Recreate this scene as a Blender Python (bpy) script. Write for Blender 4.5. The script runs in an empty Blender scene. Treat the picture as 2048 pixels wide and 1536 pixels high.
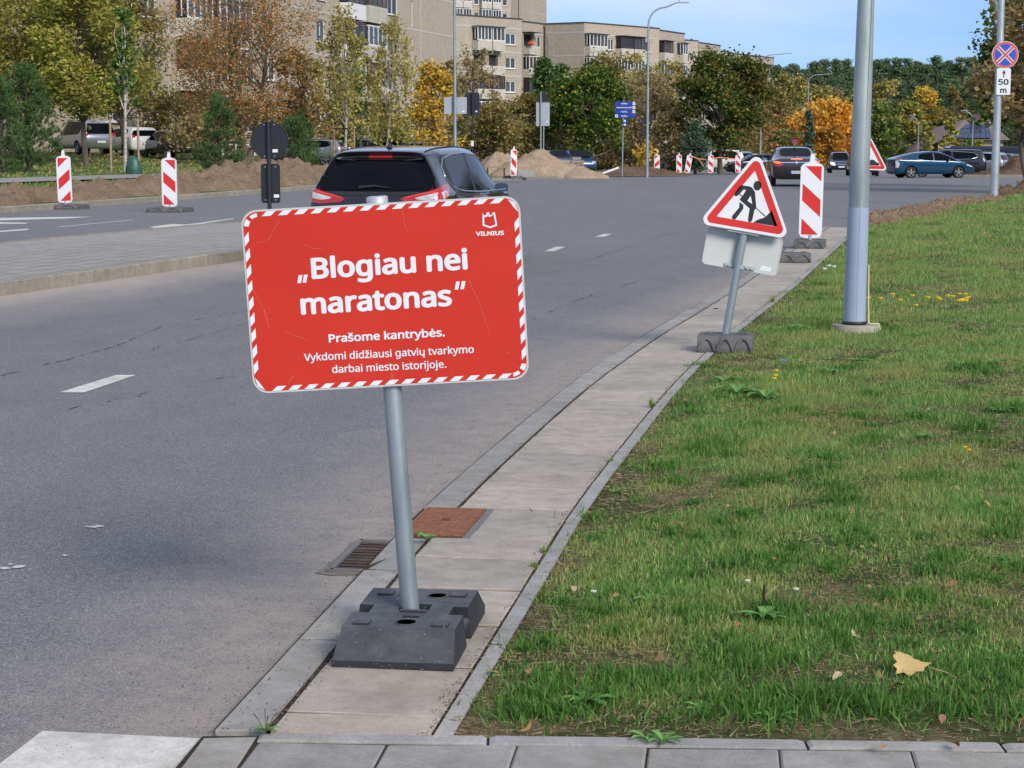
import bpy, bmesh, math, random
import numpy as np
from mathutils import Vector, Matrix, Euler
from mathutils.bvhtree import BVHTree
random.seed(7); rng = np.random.default_rng(7)
SC = bpy.context.scene
COL = SC.collection
R = math.radians
# ---------------------------------------------------------------- camera
FPX, EYE = 3800.0, 1.65
PITCH = math.atan((768 - 285) / FPX)
cam = bpy.data.cameras.new('camera'); cam.sensor_width = 36; cam.lens = 36 * FPX / 2048
cam.clip_start = .1; cam.clip_end = 5000
camo = bpy.data.objects.new('camera', cam); COL.objects.link(camo)
camo.location = (0, 0, EYE); camo.rotation_euler = (math.pi / 2 - PITCH, 0, 0)
SC.camera = camo
# ---------------------------------------------------------------- light
SUN_EL, SUN_AZ = R(32), R(146)        # azimuth clockwise from +Y
w = bpy.data.worlds.new('World'); SC.world = w; w.use_nodes = True
nt = w.node_tree; nt.nodes.clear()
def N(nt, t, **kw):
    n = nt.nodes.new(t)
    for k, v in kw.items(): setattr(n, k, v)
    return n
sky = N(nt, 'ShaderNodeTexSky', sky_type='NISHITA', sun_disc=False)
sky.sun_elevation = SUN_EL; sky.sun_rotation = SUN_AZ
sky.air_density = 1.0; sky.dust_density = 0.0; sky.ozone_density = 3.0; sky.altitude = 300
# thin high cloud over a blue sky
tc = N(nt, 'ShaderNodeTexCoord'); mp = N(nt, 'ShaderNodeMapping'); mp.inputs['Scale'].default_value = (1.4, 1.4, 8)
nz = N(nt, 'ShaderNodeTexNoise'); nz.inputs['Scale'].default_value = 2.2; nz.inputs['Detail'].default_value = 7; nz.inputs['Roughness'].default_value = .55
rp = N(nt, 'ShaderNodeValToRGB'); rp.color_ramp.elements[0].position = .40; rp.color_ramp.elements[1].position = .80
rp.color_ramp.elements[0].color = (.06, .06, .06, 1); rp.color_ramp.elements[1].color = (.62, .62, .62, 1)
mx = N(nt, 'ShaderNodeMix', data_type='RGBA'); mx.inputs['B'].default_value = (5.6, 6.0, 7.0, 1)
tint = N(nt, 'ShaderNodeMix', data_type='RGBA', blend_type='MULTIPLY'); tint.inputs['Factor'].default_value = 1
sxyz = N(nt, 'ShaderNodeSeparateXYZ'); nt.links.new(tc.outputs['Generated'], sxyz.inputs[0])
rt_ = N(nt, 'ShaderNodeValToRGB'); rt_.color_ramp.elements[0].position = 0; rt_.color_ramp.elements[0].color = (.29, .46, .86, 1); rt_.color_ramp.elements[1].position = .5; rt_.color_ramp.elements[1].color = (.85, .92, 1.0, 1)
nt.links.new(sxyz.outputs[2], rt_.inputs['Fac']); nt.links.new(rt_.outputs['Color'], tint.inputs['B'])
el = N(nt, 'ShaderNodeMapRange'); el.inputs[1].default_value = .025; el.inputs[2].default_value = .085; el.inputs[3].default_value = -.12; el.inputs[4].default_value = .16; nt.links.new(sxyz.outputs[2], el.inputs[0])
ad = N(nt, 'ShaderNodeMath', operation='ADD')
bg = N(nt, 'ShaderNodeBackground'); bg.inputs['Strength'].default_value = .10
ow = N(nt, 'ShaderNodeOutputWorld')
L = nt.links.new
L(tc.outputs['Generated'], mp.inputs['Vector']); L(mp.outputs['Vector'], nz.inputs['Vector']); L(nz.outputs['Fac'], ad.inputs[0]); L(el.outputs[0], ad.inputs[1]); L(ad.outputs[0], rp.inputs['Fac'])
L(sky.outputs['Color'], tint.inputs['A']); L(tint.outputs['Result'], mx.inputs['A']); L(rp.outputs['Color'], mx.inputs['Factor'])
L(mx.outputs['Result'], bg.inputs['Color']); L(bg.outputs['Background'], ow.inputs['Surface'])
sl = bpy.data.lights.new('sun', 'SUN'); sl.energy = 2.3; sl.angle = R(22); sl.color = (1, .93, .84)
so = bpy.data.objects.new('sun', sl); COL.objects.link(so)
sd = Vector((math.sin(SUN_AZ) * math.cos(SUN_EL), math.cos(SUN_AZ) * math.cos(SUN_EL), math.sin(SUN_EL)))
so.rotation_euler = sd.to_track_quat('Z', 'Y').to_euler()
SC.view_settings.view_transform = 'Standard'; SC.view_settings.look = 'None'
SC.view_settings.exposure = 0.6; SC.view_settings.gamma = 1
SC.cycles.max_bounces = 6; SC.cycles.transparent_max_bounces = 8; SC.cycles.use_denoising = True
SC.cycles.caustics_reflective = False; SC.cycles.caustics_refractive = False
# ---------------------------------------------------------------- helpers
_F = (0, math.cos(PITCH), -math.sin(PITCH)); _U = (0, math.sin(PITCH), math.cos(PITCH))
def ray(px, py):
    u = (px - 1024) / FPX; v = -(py - 768) / FPX
    return Vector((u, _F[1] + v * _U[1], _F[2] + v * _U[2]))
def G(px, py, z=0.0):                 # ground point seen at a picture position
    r = ray(px, py); t = (z - EYE) / r.z
    return Vector((r.x * t, r.y * t, z))
def P(px, py, d):                     # point at distance d along the view
    r = ray(px, py); t = d / r.y
    return Vector((r.x * t, d, EYE + r.z * t))
def lerp(a, b, t): return a + (b - a) * t
def smooth(e0, e1, v):
    t = min(1, max(0, (v - e0) / (e1 - e0))); return t * t * (3 - 2 * t)
def zr(y):                            # the road falls away gently
    return -.0105 * (max(0, y - 70) - 10 * (1 - math.exp(-max(0, y - 70) / 10)))
def tag(o, label=None, cat=None, group=None, kind=None):
    if label: o['label'] = label
    if cat: o['category'] = cat
    if group: o['group'] = group
    if kind: o['kind'] = kind
    return o
def empty(name, loc=(0, 0, 0), rz=0, label=None, cat=None, group=None, rot=None):
    o = bpy.data.objects.new(name, None); COL.objects.link(o)
    o.location = loc; o.rotation_euler = rot if rot else (0, 0, rz); o.empty_display_size = .2
    return tag(o, label, cat, group)
def link(name, me, mat=None, parent=None, loc=None, rot=None):
    if mat is not None:
        for m in (mat if isinstance(mat, (list, tuple)) else [mat]): me.materials.append(m)
    o = bpy.data.objects.new(name, me); COL.objects.link(o)
    if parent: o.parent = parent
    if loc is not None: o.location = loc
    if rot is not None: o.rotation_euler = rot
    return o
def inst(name, me, parent=None, loc=(0, 0, 0), rot=(0, 0, 0), scale=None):
    o = bpy.data.objects.new(name, me); COL.objects.link(o)
    if parent: o.parent = parent
    o.location = loc; o.rotation_euler = rot
    if scale: o.scale = scale
    return o
def mesh(name, verts, faces, smooth_=False):
    me = bpy.data.meshes.new(name); me.from_pydata([tuple(v) for v in verts], [], faces); me.update()
    if smooth_: me.polygons.foreach_set('use_smooth', [True] * len(me.polygons))
    return me
def copy_tree(o, parent=None):
    c = o.copy(); COL.objects.link(c); c.parent = parent
    for ch in o.children: 
        if ch is not c: copy_tree(ch, c)
    return c
class MB:
    """collects shapes and links them as one mesh object"""
    def __init__(s): s.v = []; s.f = []; s.sm = []
    def add(s, vs, fs, sm=False, M=None):
        n = len(s.v)
        s.v += [tuple(M @ Vector(v)) if M is not None else tuple(v) for v in vs]
        s.f += [tuple(i + n for i in f) for f in fs]; s.sm += [sm] * len(fs); return s
    def box(s, c, d, M=None, bev=0):
        x, y, z = d[0] / 2, d[1] / 2, d[2] / 2
        if bev <= 0:
            vs = [(c[0] + a * x, c[1] + b * y, c[2] + e * z) for a in (-1, 1) for b in (-1, 1) for e in (-1, 1)]
            return s.add(vs, [(0, 1, 3, 2), (4, 6, 7, 5), (0, 4, 5, 1), (2, 3, 7, 6), (0, 2, 6, 4), (1, 5, 7, 3)], False, M)
        vs = []
        for e in (-1, 1):
            for k, ins in ((0, bev), (1, 0)) if e < 0 else ((0, 0), (1, bev)):
                zz = c[2] + e * (z - (bev if (e < 0) == (k == 1) else 0))
                for a, b in ((-1, -1), (1, -1), (1, 1), (-1, 1)):
                    vs.append((c[0] + a * (x - ins), c[1] + b * (y - ins), zz))
        fs = [(3, 2, 1, 0), (12, 13, 14, 15)]
        for r in range(3):
            for k in range(4): fs.append((r * 4 + k, r * 4 + (k + 1) % 4, r * 4 + 4 + (k + 1) % 4, r * 4 + 4 + k))
        return s.add(vs, fs, False, M)
    def tube(s, pts, rad, n=12, cap=True, M=None):
        pts = [Vector(p) for p in pts]; rad = rad if isinstance(rad, (list, tuple)) else [rad] * len(pts)
        vs = []; fs = []; ref = None
        for i, p in enumerate(pts):
            t = (pts[min(i + 1, len(pts) - 1)] - pts[max(i - 1, 0)]).normalized()
            if ref is None: ref = t.orthogonal().normalized()
            u = (ref - t * ref.dot(t)).normalized(); v = t.cross(u); ref = u
            for k in range(n):
                a = 2 * math.pi * k / n
                vs.append(p + (u * math.cos(a) + v * math.sin(a)) * rad[i])
        for i in range(len(pts) - 1):
            for k in range(n): fs.append((i * n + k, i * n + (k + 1) % n, (i + 1) * n + (k + 1) % n, (i + 1) * n + k))
        s.add(vs, fs, True, M)
        if cap:
            s.add(vs[:n], [tuple(range(n - 1, -1, -1))], False, M); s.add(vs[-n:], [tuple(range(n))], False, M)
        return s
    def prism(s, poly, z0, z1, M=None):
        n = len(poly); vs = [(p[0], p[1], z0) for p in poly] + [(p[0], p[1], z1) for p in poly]
        fs = [tuple(range(n - 1, -1, -1)), tuple(range(n, 2 * n))] + [(i, (i + 1) % n, n + (i + 1) % n, n + i) for i in range(n)]
        return s.add(vs, fs, False, M)
    def build(s, name, mat=None, parent=None, loc=None, rot=None, tri=False):
        me = bpy.data.meshes.new(name); me.from_pydata(s.v, [], s.f); me.update()
        me.polygons.foreach_set('use_smooth', s.sm)
        return link(name, me, mat, parent, loc, rot)
def sheet(name, outline, z, mat, parent=None):     # flat polygon; z number or function
    bm = bmesh.new(); vs = [bm.verts.new((p[0], p[1], z(p[0], p[1]) if callable(z) else z)) for p in outline]
    f = bm.faces.new(vs); bm.normal_update()
    if f.normal.z < 0: f.normal_flip()
    bmesh.ops.triangulate(bm, faces=[f])
    me = bpy.data.meshes.new(name); bm.to_mesh(me); bm.free()
    return link(name, me, mat, parent)
def apply_mods(o):
    dg = bpy.context.evaluated_depsgraph_get(); me = bpy.data.meshes.new_from_object(o.evaluated_get(dg))
    o.modifiers.clear(); o.data = me; return o
# ---------------------------------------------------------------- materials
def bsdf(name):
    m = bpy.data.materials.new(name); m.use_nodes = True
    t = m.node_tree; return m, t, t.nodes['Principled BSDF']
def ramp(t, stops, fac, interp='LINEAR'):
    r = N(t, 'ShaderNodeValToRGB'); r.color_ramp.interpolation = interp
    e = r.color_ramp.elements
    while len(e) < len(stops): e.new(.5)
    for k, (p, c) in enumerate(stops):
        e[k].position = p; e[k].color = (*c, 1) if len(c) == 3 else c
    t.links.new(fac, r.inputs['Fac']); return r.outputs['Color']
def noise(t, scale, detail=4, rough=.55, coord='Object', vs=None, dist=0):
    c = N(t, 'ShaderNodeTexCoord'); n = N(t, 'ShaderNodeTexNoise')
    n.inputs['Scale'].default_value = scale; n.inputs['Detail'].default_value = detail; n.inputs['Roughness'].default_value = rough
    n.inputs['Distortion'].default_value = dist
    if coord == 'World': src = N(t, 'ShaderNodeNewGeometry').outputs['Position']
    else: src = c.outputs[coord]
    if vs:
        m = N(t, 'ShaderNodeMapping'); m.inputs['Scale'].default_value = vs; t.links.new(src, m.inputs['Vector']); src = m.outputs['Vector']
    t.links.new(src, n.inputs['Vector']); return n.outputs['Fac']
def mixc(t, a, b, fac, mode='MIX'):
    m = N(t, 'ShaderNodeMix', data_type='RGBA', blend_type=mode)
    for k, v in (('A', a), ('B', b), ('Factor', fac)):
        if isinstance(v, (tuple, list)): m.inputs[k].default_value = (*v, 1) if len(v) == 3 else v
        elif isinstance(v, (int, float)): m.inputs[k].default_value = v
        else: t.links.new(v, m.inputs[k])
    return m.outputs['Result']
def bump(t, p, h, strength=.3, dist=.01):
    b = N(t, 'ShaderNodeBump'); b.inputs['Strength'].default_value = strength; b.inputs['Distance'].default_value = dist
    t.links.new(h, b.inputs['Height']); t.links.new(b.outputs['Normal'], p.inputs['Normal'])
def math_(t, op, a, b=0.0, c=None):
    m = N(t, 'ShaderNodeMath', operation=op)
    for i, v in enumerate((a, b) if c is None else (a, b, c)):
        if isinstance(v, (int, float)): m.inputs[i].default_value = v
        else: t.links.new(v, m.inputs[i])
    return m.outputs[0]
_mats = {}
def MT(name, c, r=.6, c2=None, sc=8, bs=0, bsc=60, metal=0, coat=0, det=5, vs=None, coord='Object', emit=0):
    if name in _mats: return _mats[name]
    m, t, p = bsdf(name); _mats[name] = m
    p.inputs['Roughness'].default_value = r; p.inputs['Metallic'].default_value = metal
    if coat: p.inputs['Coat Weight'].default_value = coat; p.inputs['Coat Roughness'].default_value = .04
    if c2 is None: c2 = tuple(min(1, v * 1.12) for v in c)
    f = noise(t, sc, det, .6, coord, vs)
    t.links.new(ramp(t, [(.32, c), (.68, c2)], f), p.inputs['Base Color'])
    if bs: bump(t, p, noise(t, bsc, 3), bs)
    if emit:
        p.inputs['Emission Color'].default_value = (*c, 1); p.inputs['Emission Strength'].default_value = emit
    return m
def leafmat(name, stops, rough=.55, trans=.35, patch=0, patchc=(.1, .1, .03), psc=.5, gain=2.5):
    patchc = tuple(v * gain for v in patchc)
    """each leaf or blade takes its own tone from the stops"""
    if name in _mats: return _mats[name]
    m, t, p = bsdf(name); _mats[name] = m
    g = N(t, 'ShaderNodeNewGeometry')
    col = ramp(t, [(p_, tuple(min(.9, v * gain) for v in c_)) for p_, c_ in stops], g.outputs['Random Per Island'])
    if patch:
        f = noise(t, psc, 3, .6, 'World'); col = mixc(t, col, patchc, math_(t, 'MULTIPLY', ramp(t, [(.42, (0, 0, 0)), (.62, (1, 1, 1))], f), patch))
    t.links.new(col, p.inputs['Base Color']); p.inputs['Roughness'].default_value = rough; p.inputs['Specular IOR Level'].default_value = .25
    tr = N(t, 'ShaderNodeBsdfTranslucent'); t.links.new(col, tr.inputs['Color'])
    ms = N(t, 'ShaderNodeMixShader'); ms.inputs[0].default_value = trans
    t.links.new(p.outputs[0], ms.inputs[1]); t.links.new(tr.outputs[0], ms.inputs[2]); t.links.new(ms.outputs[0], t.nodes['Material Output'].inputs['Surface'])
    return m
def asphalt():
    m, t, p = bsdf('asphalt'); p.inputs['Roughness'].default_value = .82; p.inputs['Specular IOR Level'].default_value = .35
    g = N(t, 'ShaderNodeNewGeometry'); sp = N(t, 'ShaderNodeSeparateXYZ'); t.links.new(g.outputs['Position'], sp.inputs[0])
    big = noise(t, .25, 5, .6, 'World', (1, .35, 1)); mid = noise(t, 2.2, 5, .65, 'World', (1, .5, 1)); fine = noise(t, 170, 2, .75, 'World')
    col = ramp(t, [(.3, (.174, .173, .176)), (.7, (.194, .193, .195))], big)
    col = mixc(t, col, ramp(t, [(.3, (.91, .91, .92)), (.7, (1.09, 1.08, 1.07))], mid), 1, 'MULTIPLY')
    v = N(t, 'ShaderNodeTexVoronoi'); v.inputs['Scale'].default_value = 190; t.links.new(g.outputs['Position'], v.inputs['Vector'])
    vc = N(t, 'ShaderNodeSeparateColor'); t.links.new(v.outputs['Color'], vc.inputs[0])
    col = mixc(t, col, ramp(t, [(.0, (.38, .38, .40)), (.35, (.85, .85, .86)), (.8, (1.18, 1.16, 1.12)), (1, (2.1, 2.0, 1.85))], vc.outputs[0]), .9, 'MULTIPLY')
    col = mixc(t, col, ramp(t, [(.35, (.68, .68, .68)), (.65, (1.3, 1.3, 1.3))], fine), .9, 'MULTIPLY')
    def band(ax, ay, k, w0, w1, colr, amt, ns=1.3):   # dust lying along a line x = ax + k (y - ay)
        d = math_(t, 'SUBTRACT', math_(t, 'SUBTRACT', sp.outputs[0], ax), math_(t, 'MULTIPLY', math_(t, 'SUBTRACT', sp.outputs[1], ay), k))
        d = math_(t, 'ADD', d, math_(t, 'MULTIPLY', math_(t, 'SUBTRACT', noise(t, ns, 5, .7, 'World', (1, .3, 1)), .5), w1 * .9))
        f = ramp(t, [(0, (0, 0, 0)), (.05, (.9, .9, .9)), (.3, (.6, .6, .6)), (.6, (.22, .22, .22)), (1, (0, 0, 0))], math_(t, 'DIVIDE', math_(t, 'SUBTRACT', d, w0), w1 - w0))
        f = mixc(t, f, (0, 0, 0), ramp(t, [(.28, (0, 0, 0)), (.31, (1, 1, 1))], math_(t, 'DIVIDE', sp.outputs[1], 100)))
        return mixc(t, col_now[0], colr, math_(t, 'MULTIPLY', f, amt))
    col_now = [col]
    col_now[0] = band(-5.53, 20.476, .275, -.35, 2.1, (.52, .43, .35), .95)
    # dust in the gutter, wider near the drain
    yk = math_(t, 'MULTIPLY_ADD', sp.outputs[1], math_(t, 'MULTIPLY_ADD', sp.outputs[1], .00574, .0542), -1.236)
    d2 = math_(t, 'ADD', math_(t, 'SUBTRACT', sp.outputs[0], yk), .50)
    d2 = math_(t, 'ADD', d2, math_(t, 'MULTIPLY', noise(t, 2.3, 5, .7, 'World'), .9))
    f2 = ramp(t, [(0.0, (0, 0, 0)), (.35, (.45, .45, .45)), (.8, (1, 1, 1))], d2)
    col_now[0] = mixc(t, col_now[0], (.40, .335, .275), math_(t, 'MULTIPLY', math_(t, 'MULTIPLY', f2, .68), ramp(t, [(.35, (.45, .45, .45)), (.62, (1, 1, 1))], noise(t, 7, 6, .75, 'World'))))
    # tar-dark wheel path, cracks
    wv = N(t, 'ShaderNodeTexVoronoi', feature='DISTANCE_TO_EDGE'); wv.inputs['Scale'].default_value = .22
    wn = N(t, 'ShaderNodeMapping'); wn.inputs['Scale'].default_value = (1, .35, 1)
    ng = N(t, 'ShaderNodeTexNoise'); ng.inputs['Scale'].default_value = 1.3; ng.inputs['Detail'].default_value = 5; t.links.new(g.outputs['Position'], ng.inputs['Vector'])
    av = N(t, 'ShaderNodeVectorMath', operation='ADD'); t.links.new(g.outputs['Position'], av.inputs[0]); t.links.new(ng.outputs['Color'], av.inputs[1])
    t.links.new(av.outputs[0], wn.inputs[0]); t.links.new(wn.outputs[0], wv.inputs['Vector'])
    crack = math_(t, 'MULTIPLY', ramp(t, [(0, (1, 1, 1)), (.004, (0, 0, 0))], wv.outputs['Distance']), ramp(t, [(.5, (0, 0, 0)), (.6, (1, 1, 1))], noise(t, .8, 3, .6, 'World')))
    col_now[0] = mixc(t, col_now[0], (.035, .035, .037), math_(t, 'MULTIPLY', crack, .0))
    t.links.new(col_now[0], p.inputs['Base Color'])
    bump(t, p, math_(t, 'ADD', v.outputs['Distance'], fine), .35, .006)
    return m
def concrete(name, c, c2, stain=(.2, .17, .13), amt=.35, island=True):
    if name in _mats: return _mats[name]
    m, t, p = bsdf(name); _mats[name] = m; p.inputs['Roughness'].default_value = .85
    oi = N(t, 'ShaderNodeObjectInfo')
    col = ramp(t, [(.3, c), (.7, c2)], noise(t, 3.1, 6, .6, 'World'))
    col = mixc(t, col, ramp(t, [(0, (.88, .88, .89)), (1, (1.08, 1.07, 1.05))], oi.outputs['Random']), 1, 'MULTIPLY')
    col = mixc(t, col, ramp(t, [(.3, (.82, .82, .82)), (.7, (1.15, 1.15, 1.15))], noise(t, 140, 2, .8, 'World')), .9, 'MULTIPLY')
    col = mixc(t, col, stain, math_(t, 'MULTIPLY', ramp(t, [(.5, (0, 0, 0)), (.72, (1, 1, 1))], noise(t, 1.7, 6, .7, 'World')), amt))
    col = mixc(t, col, (.62, .62, .62), ramp(t, [(.56, (0, 0, 0)), (.66, (1, 1, 1))], noise(t, 26, 5, .75, 'World')), 'MULTIPLY') if False else mixc(t, col, ramp(t, [(.36, (.80, .79, .77)), (.62, (1.08, 1.08, 1.08))], noise(t, 11, 7, .78, 'World')), 1, 'MULTIPLY')
    t.links.new(col, p.inputs['Base Color']); bump(t, p, noise(t, 120, 3, .7, 'World'), .4, .004)
    return m
def soilmat(name, c, c2, sc=6):
    if name in _mats: return _mats[name]
    m, t, p = bsdf(name); _mats[name] = m; p.inputs['Roughness'].default_value = .95; p.inputs['Specular IOR Level'].default_value = .1
    col = ramp(t, [(.3, c), (.7, c2)], noise(t, sc, 8, .75, 'World'))
    col = mixc(t, col, ramp(t, [(.3, (.6, .6, .6)), (.7, (1.3, 1.3, 1.3))], noise(t, sc * 7, 4, .8, 'World')), 1, 'MULTIPLY')
    t.links.new(col, p.inputs['Base Color']); bump(t, p, noise(t, sc * 3, 6, .8, 'World'), .8, .05)
    return m
def lawnmat(name, stops, sc=1.2):
    if name in _mats: return _mats[name]
    m, t, p = bsdf(name); _mats[name] = m; p.inputs['Roughness'].default_value = .95; p.inputs['Specular IOR Level'].default_value = .1
    col = ramp(t, stops, noise(t, sc, 8, .72, 'World'))
    col = mixc(t, col, ramp(t, [(.3, (.55, .55, .5)), (.7, (1.4, 1.4, 1.3))], noise(t, sc * 22, 5, .8, 'World', (1, .5, 1))), 1, 'MULTIPLY')
    t.links.new(col, p.inputs['Base Color']); bump(t, p, noise(t, sc * 25, 4, .8, 'World'), .9, .04)
    return m
ASPHALT = asphalt()
SLAB = concrete('slab_concrete', (.375, .328, .272), (.465, .41, .345), (.22, .19, .15), .65)
SLABG = concrete('grey_slab_concrete', (.30, .285, .26), (.365, .35, .32), (.23, .195, .15), .6)
KERB = concrete('kerb_concrete', (.27, .25, .20), (.34, .31, .25), (.19, .165, .12), .5)
EDGEC = concrete('edging_concrete', (.325, .315, .30), (.40, .39, .37), (.22, .19, .14), .55)
JOINT = soilmat('joint_dirt', (.045, .036, .028), (.12, .095, .07), 12)
SOIL = soilmat('sandy_soil', (.16, .108, .070), (.30, .215, .145), 3)
SOILD = soilmat('dark_soil', (.09, .06, .04), (.2, .135, .085), 3)
SAND = soilmat('heap_sand', (.30, .215, .145), (.44, .34, .24), 1.5)
GALV = MT('galvanised_steel', (.27, .32, .35), .42, (.43, .48, .50), 9, .05, 60, .55, vs=(1, 1, .3))
GALVL = MT('galvanised_light', (.40, .44, .46), .45, (.52, .56, .58), 5, 0, 60, .4)
WHITEP = MT('sign_white', (.74, .75, .77), .35, (.80, .81, .82), 3)
REDP = MT('sign_red', (.62, .028, .025), .3, (.68, .035, .03), 2)
BLACKP = MT('sign_black', (.018, .018, .02), .4, (.024, .024, .026), 3)
BLACKB = MT('black_backing', (.012, .014, .02), .45, (.018, .02, .027), 3)
GREYB = MT('grey_sign_back', (.50, .52, .50), .5, (.58, .60, .575), 2.5, .03, 40)
DULLB = MT('dull_grey_back', (.34, .375, .41), .55, (.38, .415, .45), 2.5)
BLUEP = MT('sign_blue', (.012, .045, .33), .35, (.015, .055, .38), 3)
RUBBER = MT('recycled_rubber', (.022, .023, .028), .7, (.045, .047, .054), 9, .22, 220)
def rubber(name, lo, hi, top_light):
    m, t, p = bsdf(name); p.inputs['Roughness'].default_value = .72
    c = ramp(t, [(.3, lo), (.7, hi)], noise(t, 9, 5)); g = N(t, 'ShaderNodeNewGeometry'); s = N(t, 'ShaderNodeSeparateXYZ'); t.links.new(g.outputs['Normal'], s.inputs[0])
    c = mixc(t, c, top_light, math_(t, 'MULTIPLY', ramp(t, [(.45, (0, 0, 0)), (.95, (1, 1, 1))], s.outputs[2]), ramp(t, [(.3, (.15, .15, .15)), (.7, (.6, .6, .6))], noise(t, 14, 5, .7))))  # paler upward faces: the brighter top is put into the colour
    c = mixc(t, c, (.34, .33, .31), ramp(t, [(.735, (0, 0, 0)), (.75, (.8, .8, .8))], noise(t, 130, 1, .5)))
    t.links.new(c, p.inputs['Base Color']); bump(t, p, noise(t, 220, 3, .7), .22, .006); _mats[name] = m; return m
RUBBER = rubber('recycled_rubber_specked', (.013, .014, .018), (.030, .032, .038), (.17, .175, .185))
RUBBERG = MT('dusty_rubber', (.07, .07, .072), .8, (.15, .145, .14), 9, .5, 90)
PAINTW = concrete('road_paint', (.60, .585, .54), (.70, .68, .63), (.40, .36, .30), .7)
# ---------------------------------------------------------------- ground lines
JY = [0, 3, 5, 6.9, 8.35, 9.78, 11.07, 12.64, 14, 16.1, 18.7, 21.5, 24, 28, 32.8, 37.5, 44, 60]
JX = [-1.3, -.965, -.70, -.457, -.264, -.012, .215, .506, .795, 1.26, 1.90, 2.58, 3.15, 4.07, 5.18, 6.3, 7.9, 12]
_y = np.linspace(0, 60, 601); _x = np.interp(_y, JY, JX)
_k = np.ones(21) / 21; _xs = np.convolve(np.pad(_x, 10, mode='reflect', reflect_type='odd'), _k, 'valid')
def jx(y): return float(np.interp(y, _y, _xs))
def strip(y, off):                    # point at sideways distance off from the slab / gutter joint
    t = Vector((jx(y + .2) - jx(y - .2), .4, 0)).normalized()
    if off > 0: off *= float(np.interp(y, [5, 5.8, 6.9, 8.4, 11], [.875, .905, .955, .985, 1.02]))
    return Vector((jx(y) + t.y * off, y - t.x * off, 0))
def lawn_z(x, y):
    t = max(0, x - jx(min(y, 60)) - .61)
    return .012 + .010 * min(t, 8) + .075 * min(t, 5) * smooth(20, 49, y) + .02 * math.sin(x * 1.3 + 1) * math.sin(y * .9) * smooth(.3, 1.5, t)
FK = [(-30, -40), (-21.9, 0), (-12.0, 44.66), (-9.4, 56), (-7.07, 66.9), (-3.2, 80), (0, 90), (4.4, 107), (7.4, 122), (14, 155), (22, 190), (34, 225), (56, 262), (100, 300), (200, 340)]
def fkx(y): return float(np.interp(y, [q[1] for q in FK], [q[0] for q in FK]))
def left_z(x, y):
    t = max(0, fkx(y) - x)
    return zr(y) + .13 + .055 * min(24, max(0, t - 3.5)) * (1 - .5 * smooth(110, 200, y))
# ---------------------------------------------------------------- ground sheets
def grid(name, xs, ys, zf, mat, keep=None, sm=True):
    vs = [(x, y, zf(x, y)) for y in ys for x in xs]; n = len(xs); fs = []
    for j in range(len(ys) - 1):
        for i in range(n - 1):
            cx, cy = (xs[i] + xs[i + 1]) / 2, (ys[j] + ys[j + 1]) / 2
            if keep is None or keep(cx, cy): fs.append((j * n + i, j * n + i + 1, (j + 1) * n + i + 1, (j + 1) * n + i))
    return link(name, mesh(name, vs, fs, sm), mat)
GROUND = soilmat('far_earth', (.10, .09, .05), (.16, .14, .08), .6)
g = grid('ground', [-3000, -600, -200, -90, 0, 90, 200, 600, 3000], [-300, -60, 0, 60, 120, 200, 300, 400, 700, 3500], lambda x, y: zr(min(y, 300)) - .25, GROUND); tag(g, kind='structure')
rd = grid('road', [-60, -30, -10, 0, 10, 30, 60, 130], [-30, 0, 30, 60, 66, 72, 78, 84, 90, 100, 115, 130, 160, 200, 260, 330], lambda x, y: zr(y), ASPHALT); tag(rd, kind='structure')
LAWNM = lawnmat('lawn_soil', [(.30, (.24, .18, .12)), (.44, (.20, .16, .09)), (.54, (.09, .10, .04)), (.7, (.05, .075, .02))], 1.6)
LAWNF = lawnmat('far_lawn', [(.3, (.16, .13, .07)), (.45, (.09, .13, .035)), (.6, (.11, .16, .045)), (.75, (.18, .17, .065))], .5)
LEAFLIT = lawnmat('leafy_ground', [(.3, (.06, .065, .025)), (.45, (.12, .08, .035)), (.6, (.07, .08, .03)), (.75, (.16, .10, .04))], .5)
# ================================================================ lawns and land
FB_Y = [37.0, 39, 42.6, 49, 53, 60]; FB_X = [6.95, 7.6, 9.3, 12.5, 20, 40]
def lawn_left(y):
    return strip(y, .592).x if y < 37 else float(np.interp(y, FB_Y, FB_X))
def make_lawn():
    ys = [5.112, 5.3, 5.6] + list(np.arange(6, 37, .5)) + [37, 38, 39, 40.5, 42.6, 45, 49, 51, 53, 56, 60]
    off = [0, .05, .15, .35, .7, 1.2, 1.8, 2.6, 3.6, 5, 7, 10, 15, 24, 40]
    vs = []; fs = []; n = len(off)
    for y in ys:
        l = lawn_left(y)
        for k, o in enumerate(off):
            x = l + o; y2 = y - (.042 * (x + .7) * (6.2 - y) / 1.08 if y < 6.2 else 0); vs.append((x, y2, lawn_z(x, y) if k or y > 37 else .012))
    for j in range(len(ys) - 1):
        for i in range(n - 1): fs.append((j * n + i, j * n + i + 1, (j + 1) * n + i + 1, (j + 1) * n + i))
    b = len(vs)                                   # skirt down at the far edge
    for i in range(n): vs.append((vs[(len(ys) - 1) * n + i][0], 60.3, -.2))
    for i in range(n - 1): fs.append(((len(ys) - 1) * n + i, (len(ys) - 1) * n + i + 1, b + i + 1, b + i))
    return tag(link('lawn', mesh('lawn', vs, fs, True), LAWNM), kind='structure')
make_lawn()
def zwave(x, y, f=1.0, s=0):
    return (math.sin(x * 1.7 * f + s) * math.cos(y * 1.3 * f + 2 * s) + .5 * math.sin(x * 4.1 * f + y * 3.3 * f + s) + .3 * math.sin(x * 9.3 * f - y * 7.7 * f)) / 1.8
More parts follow.
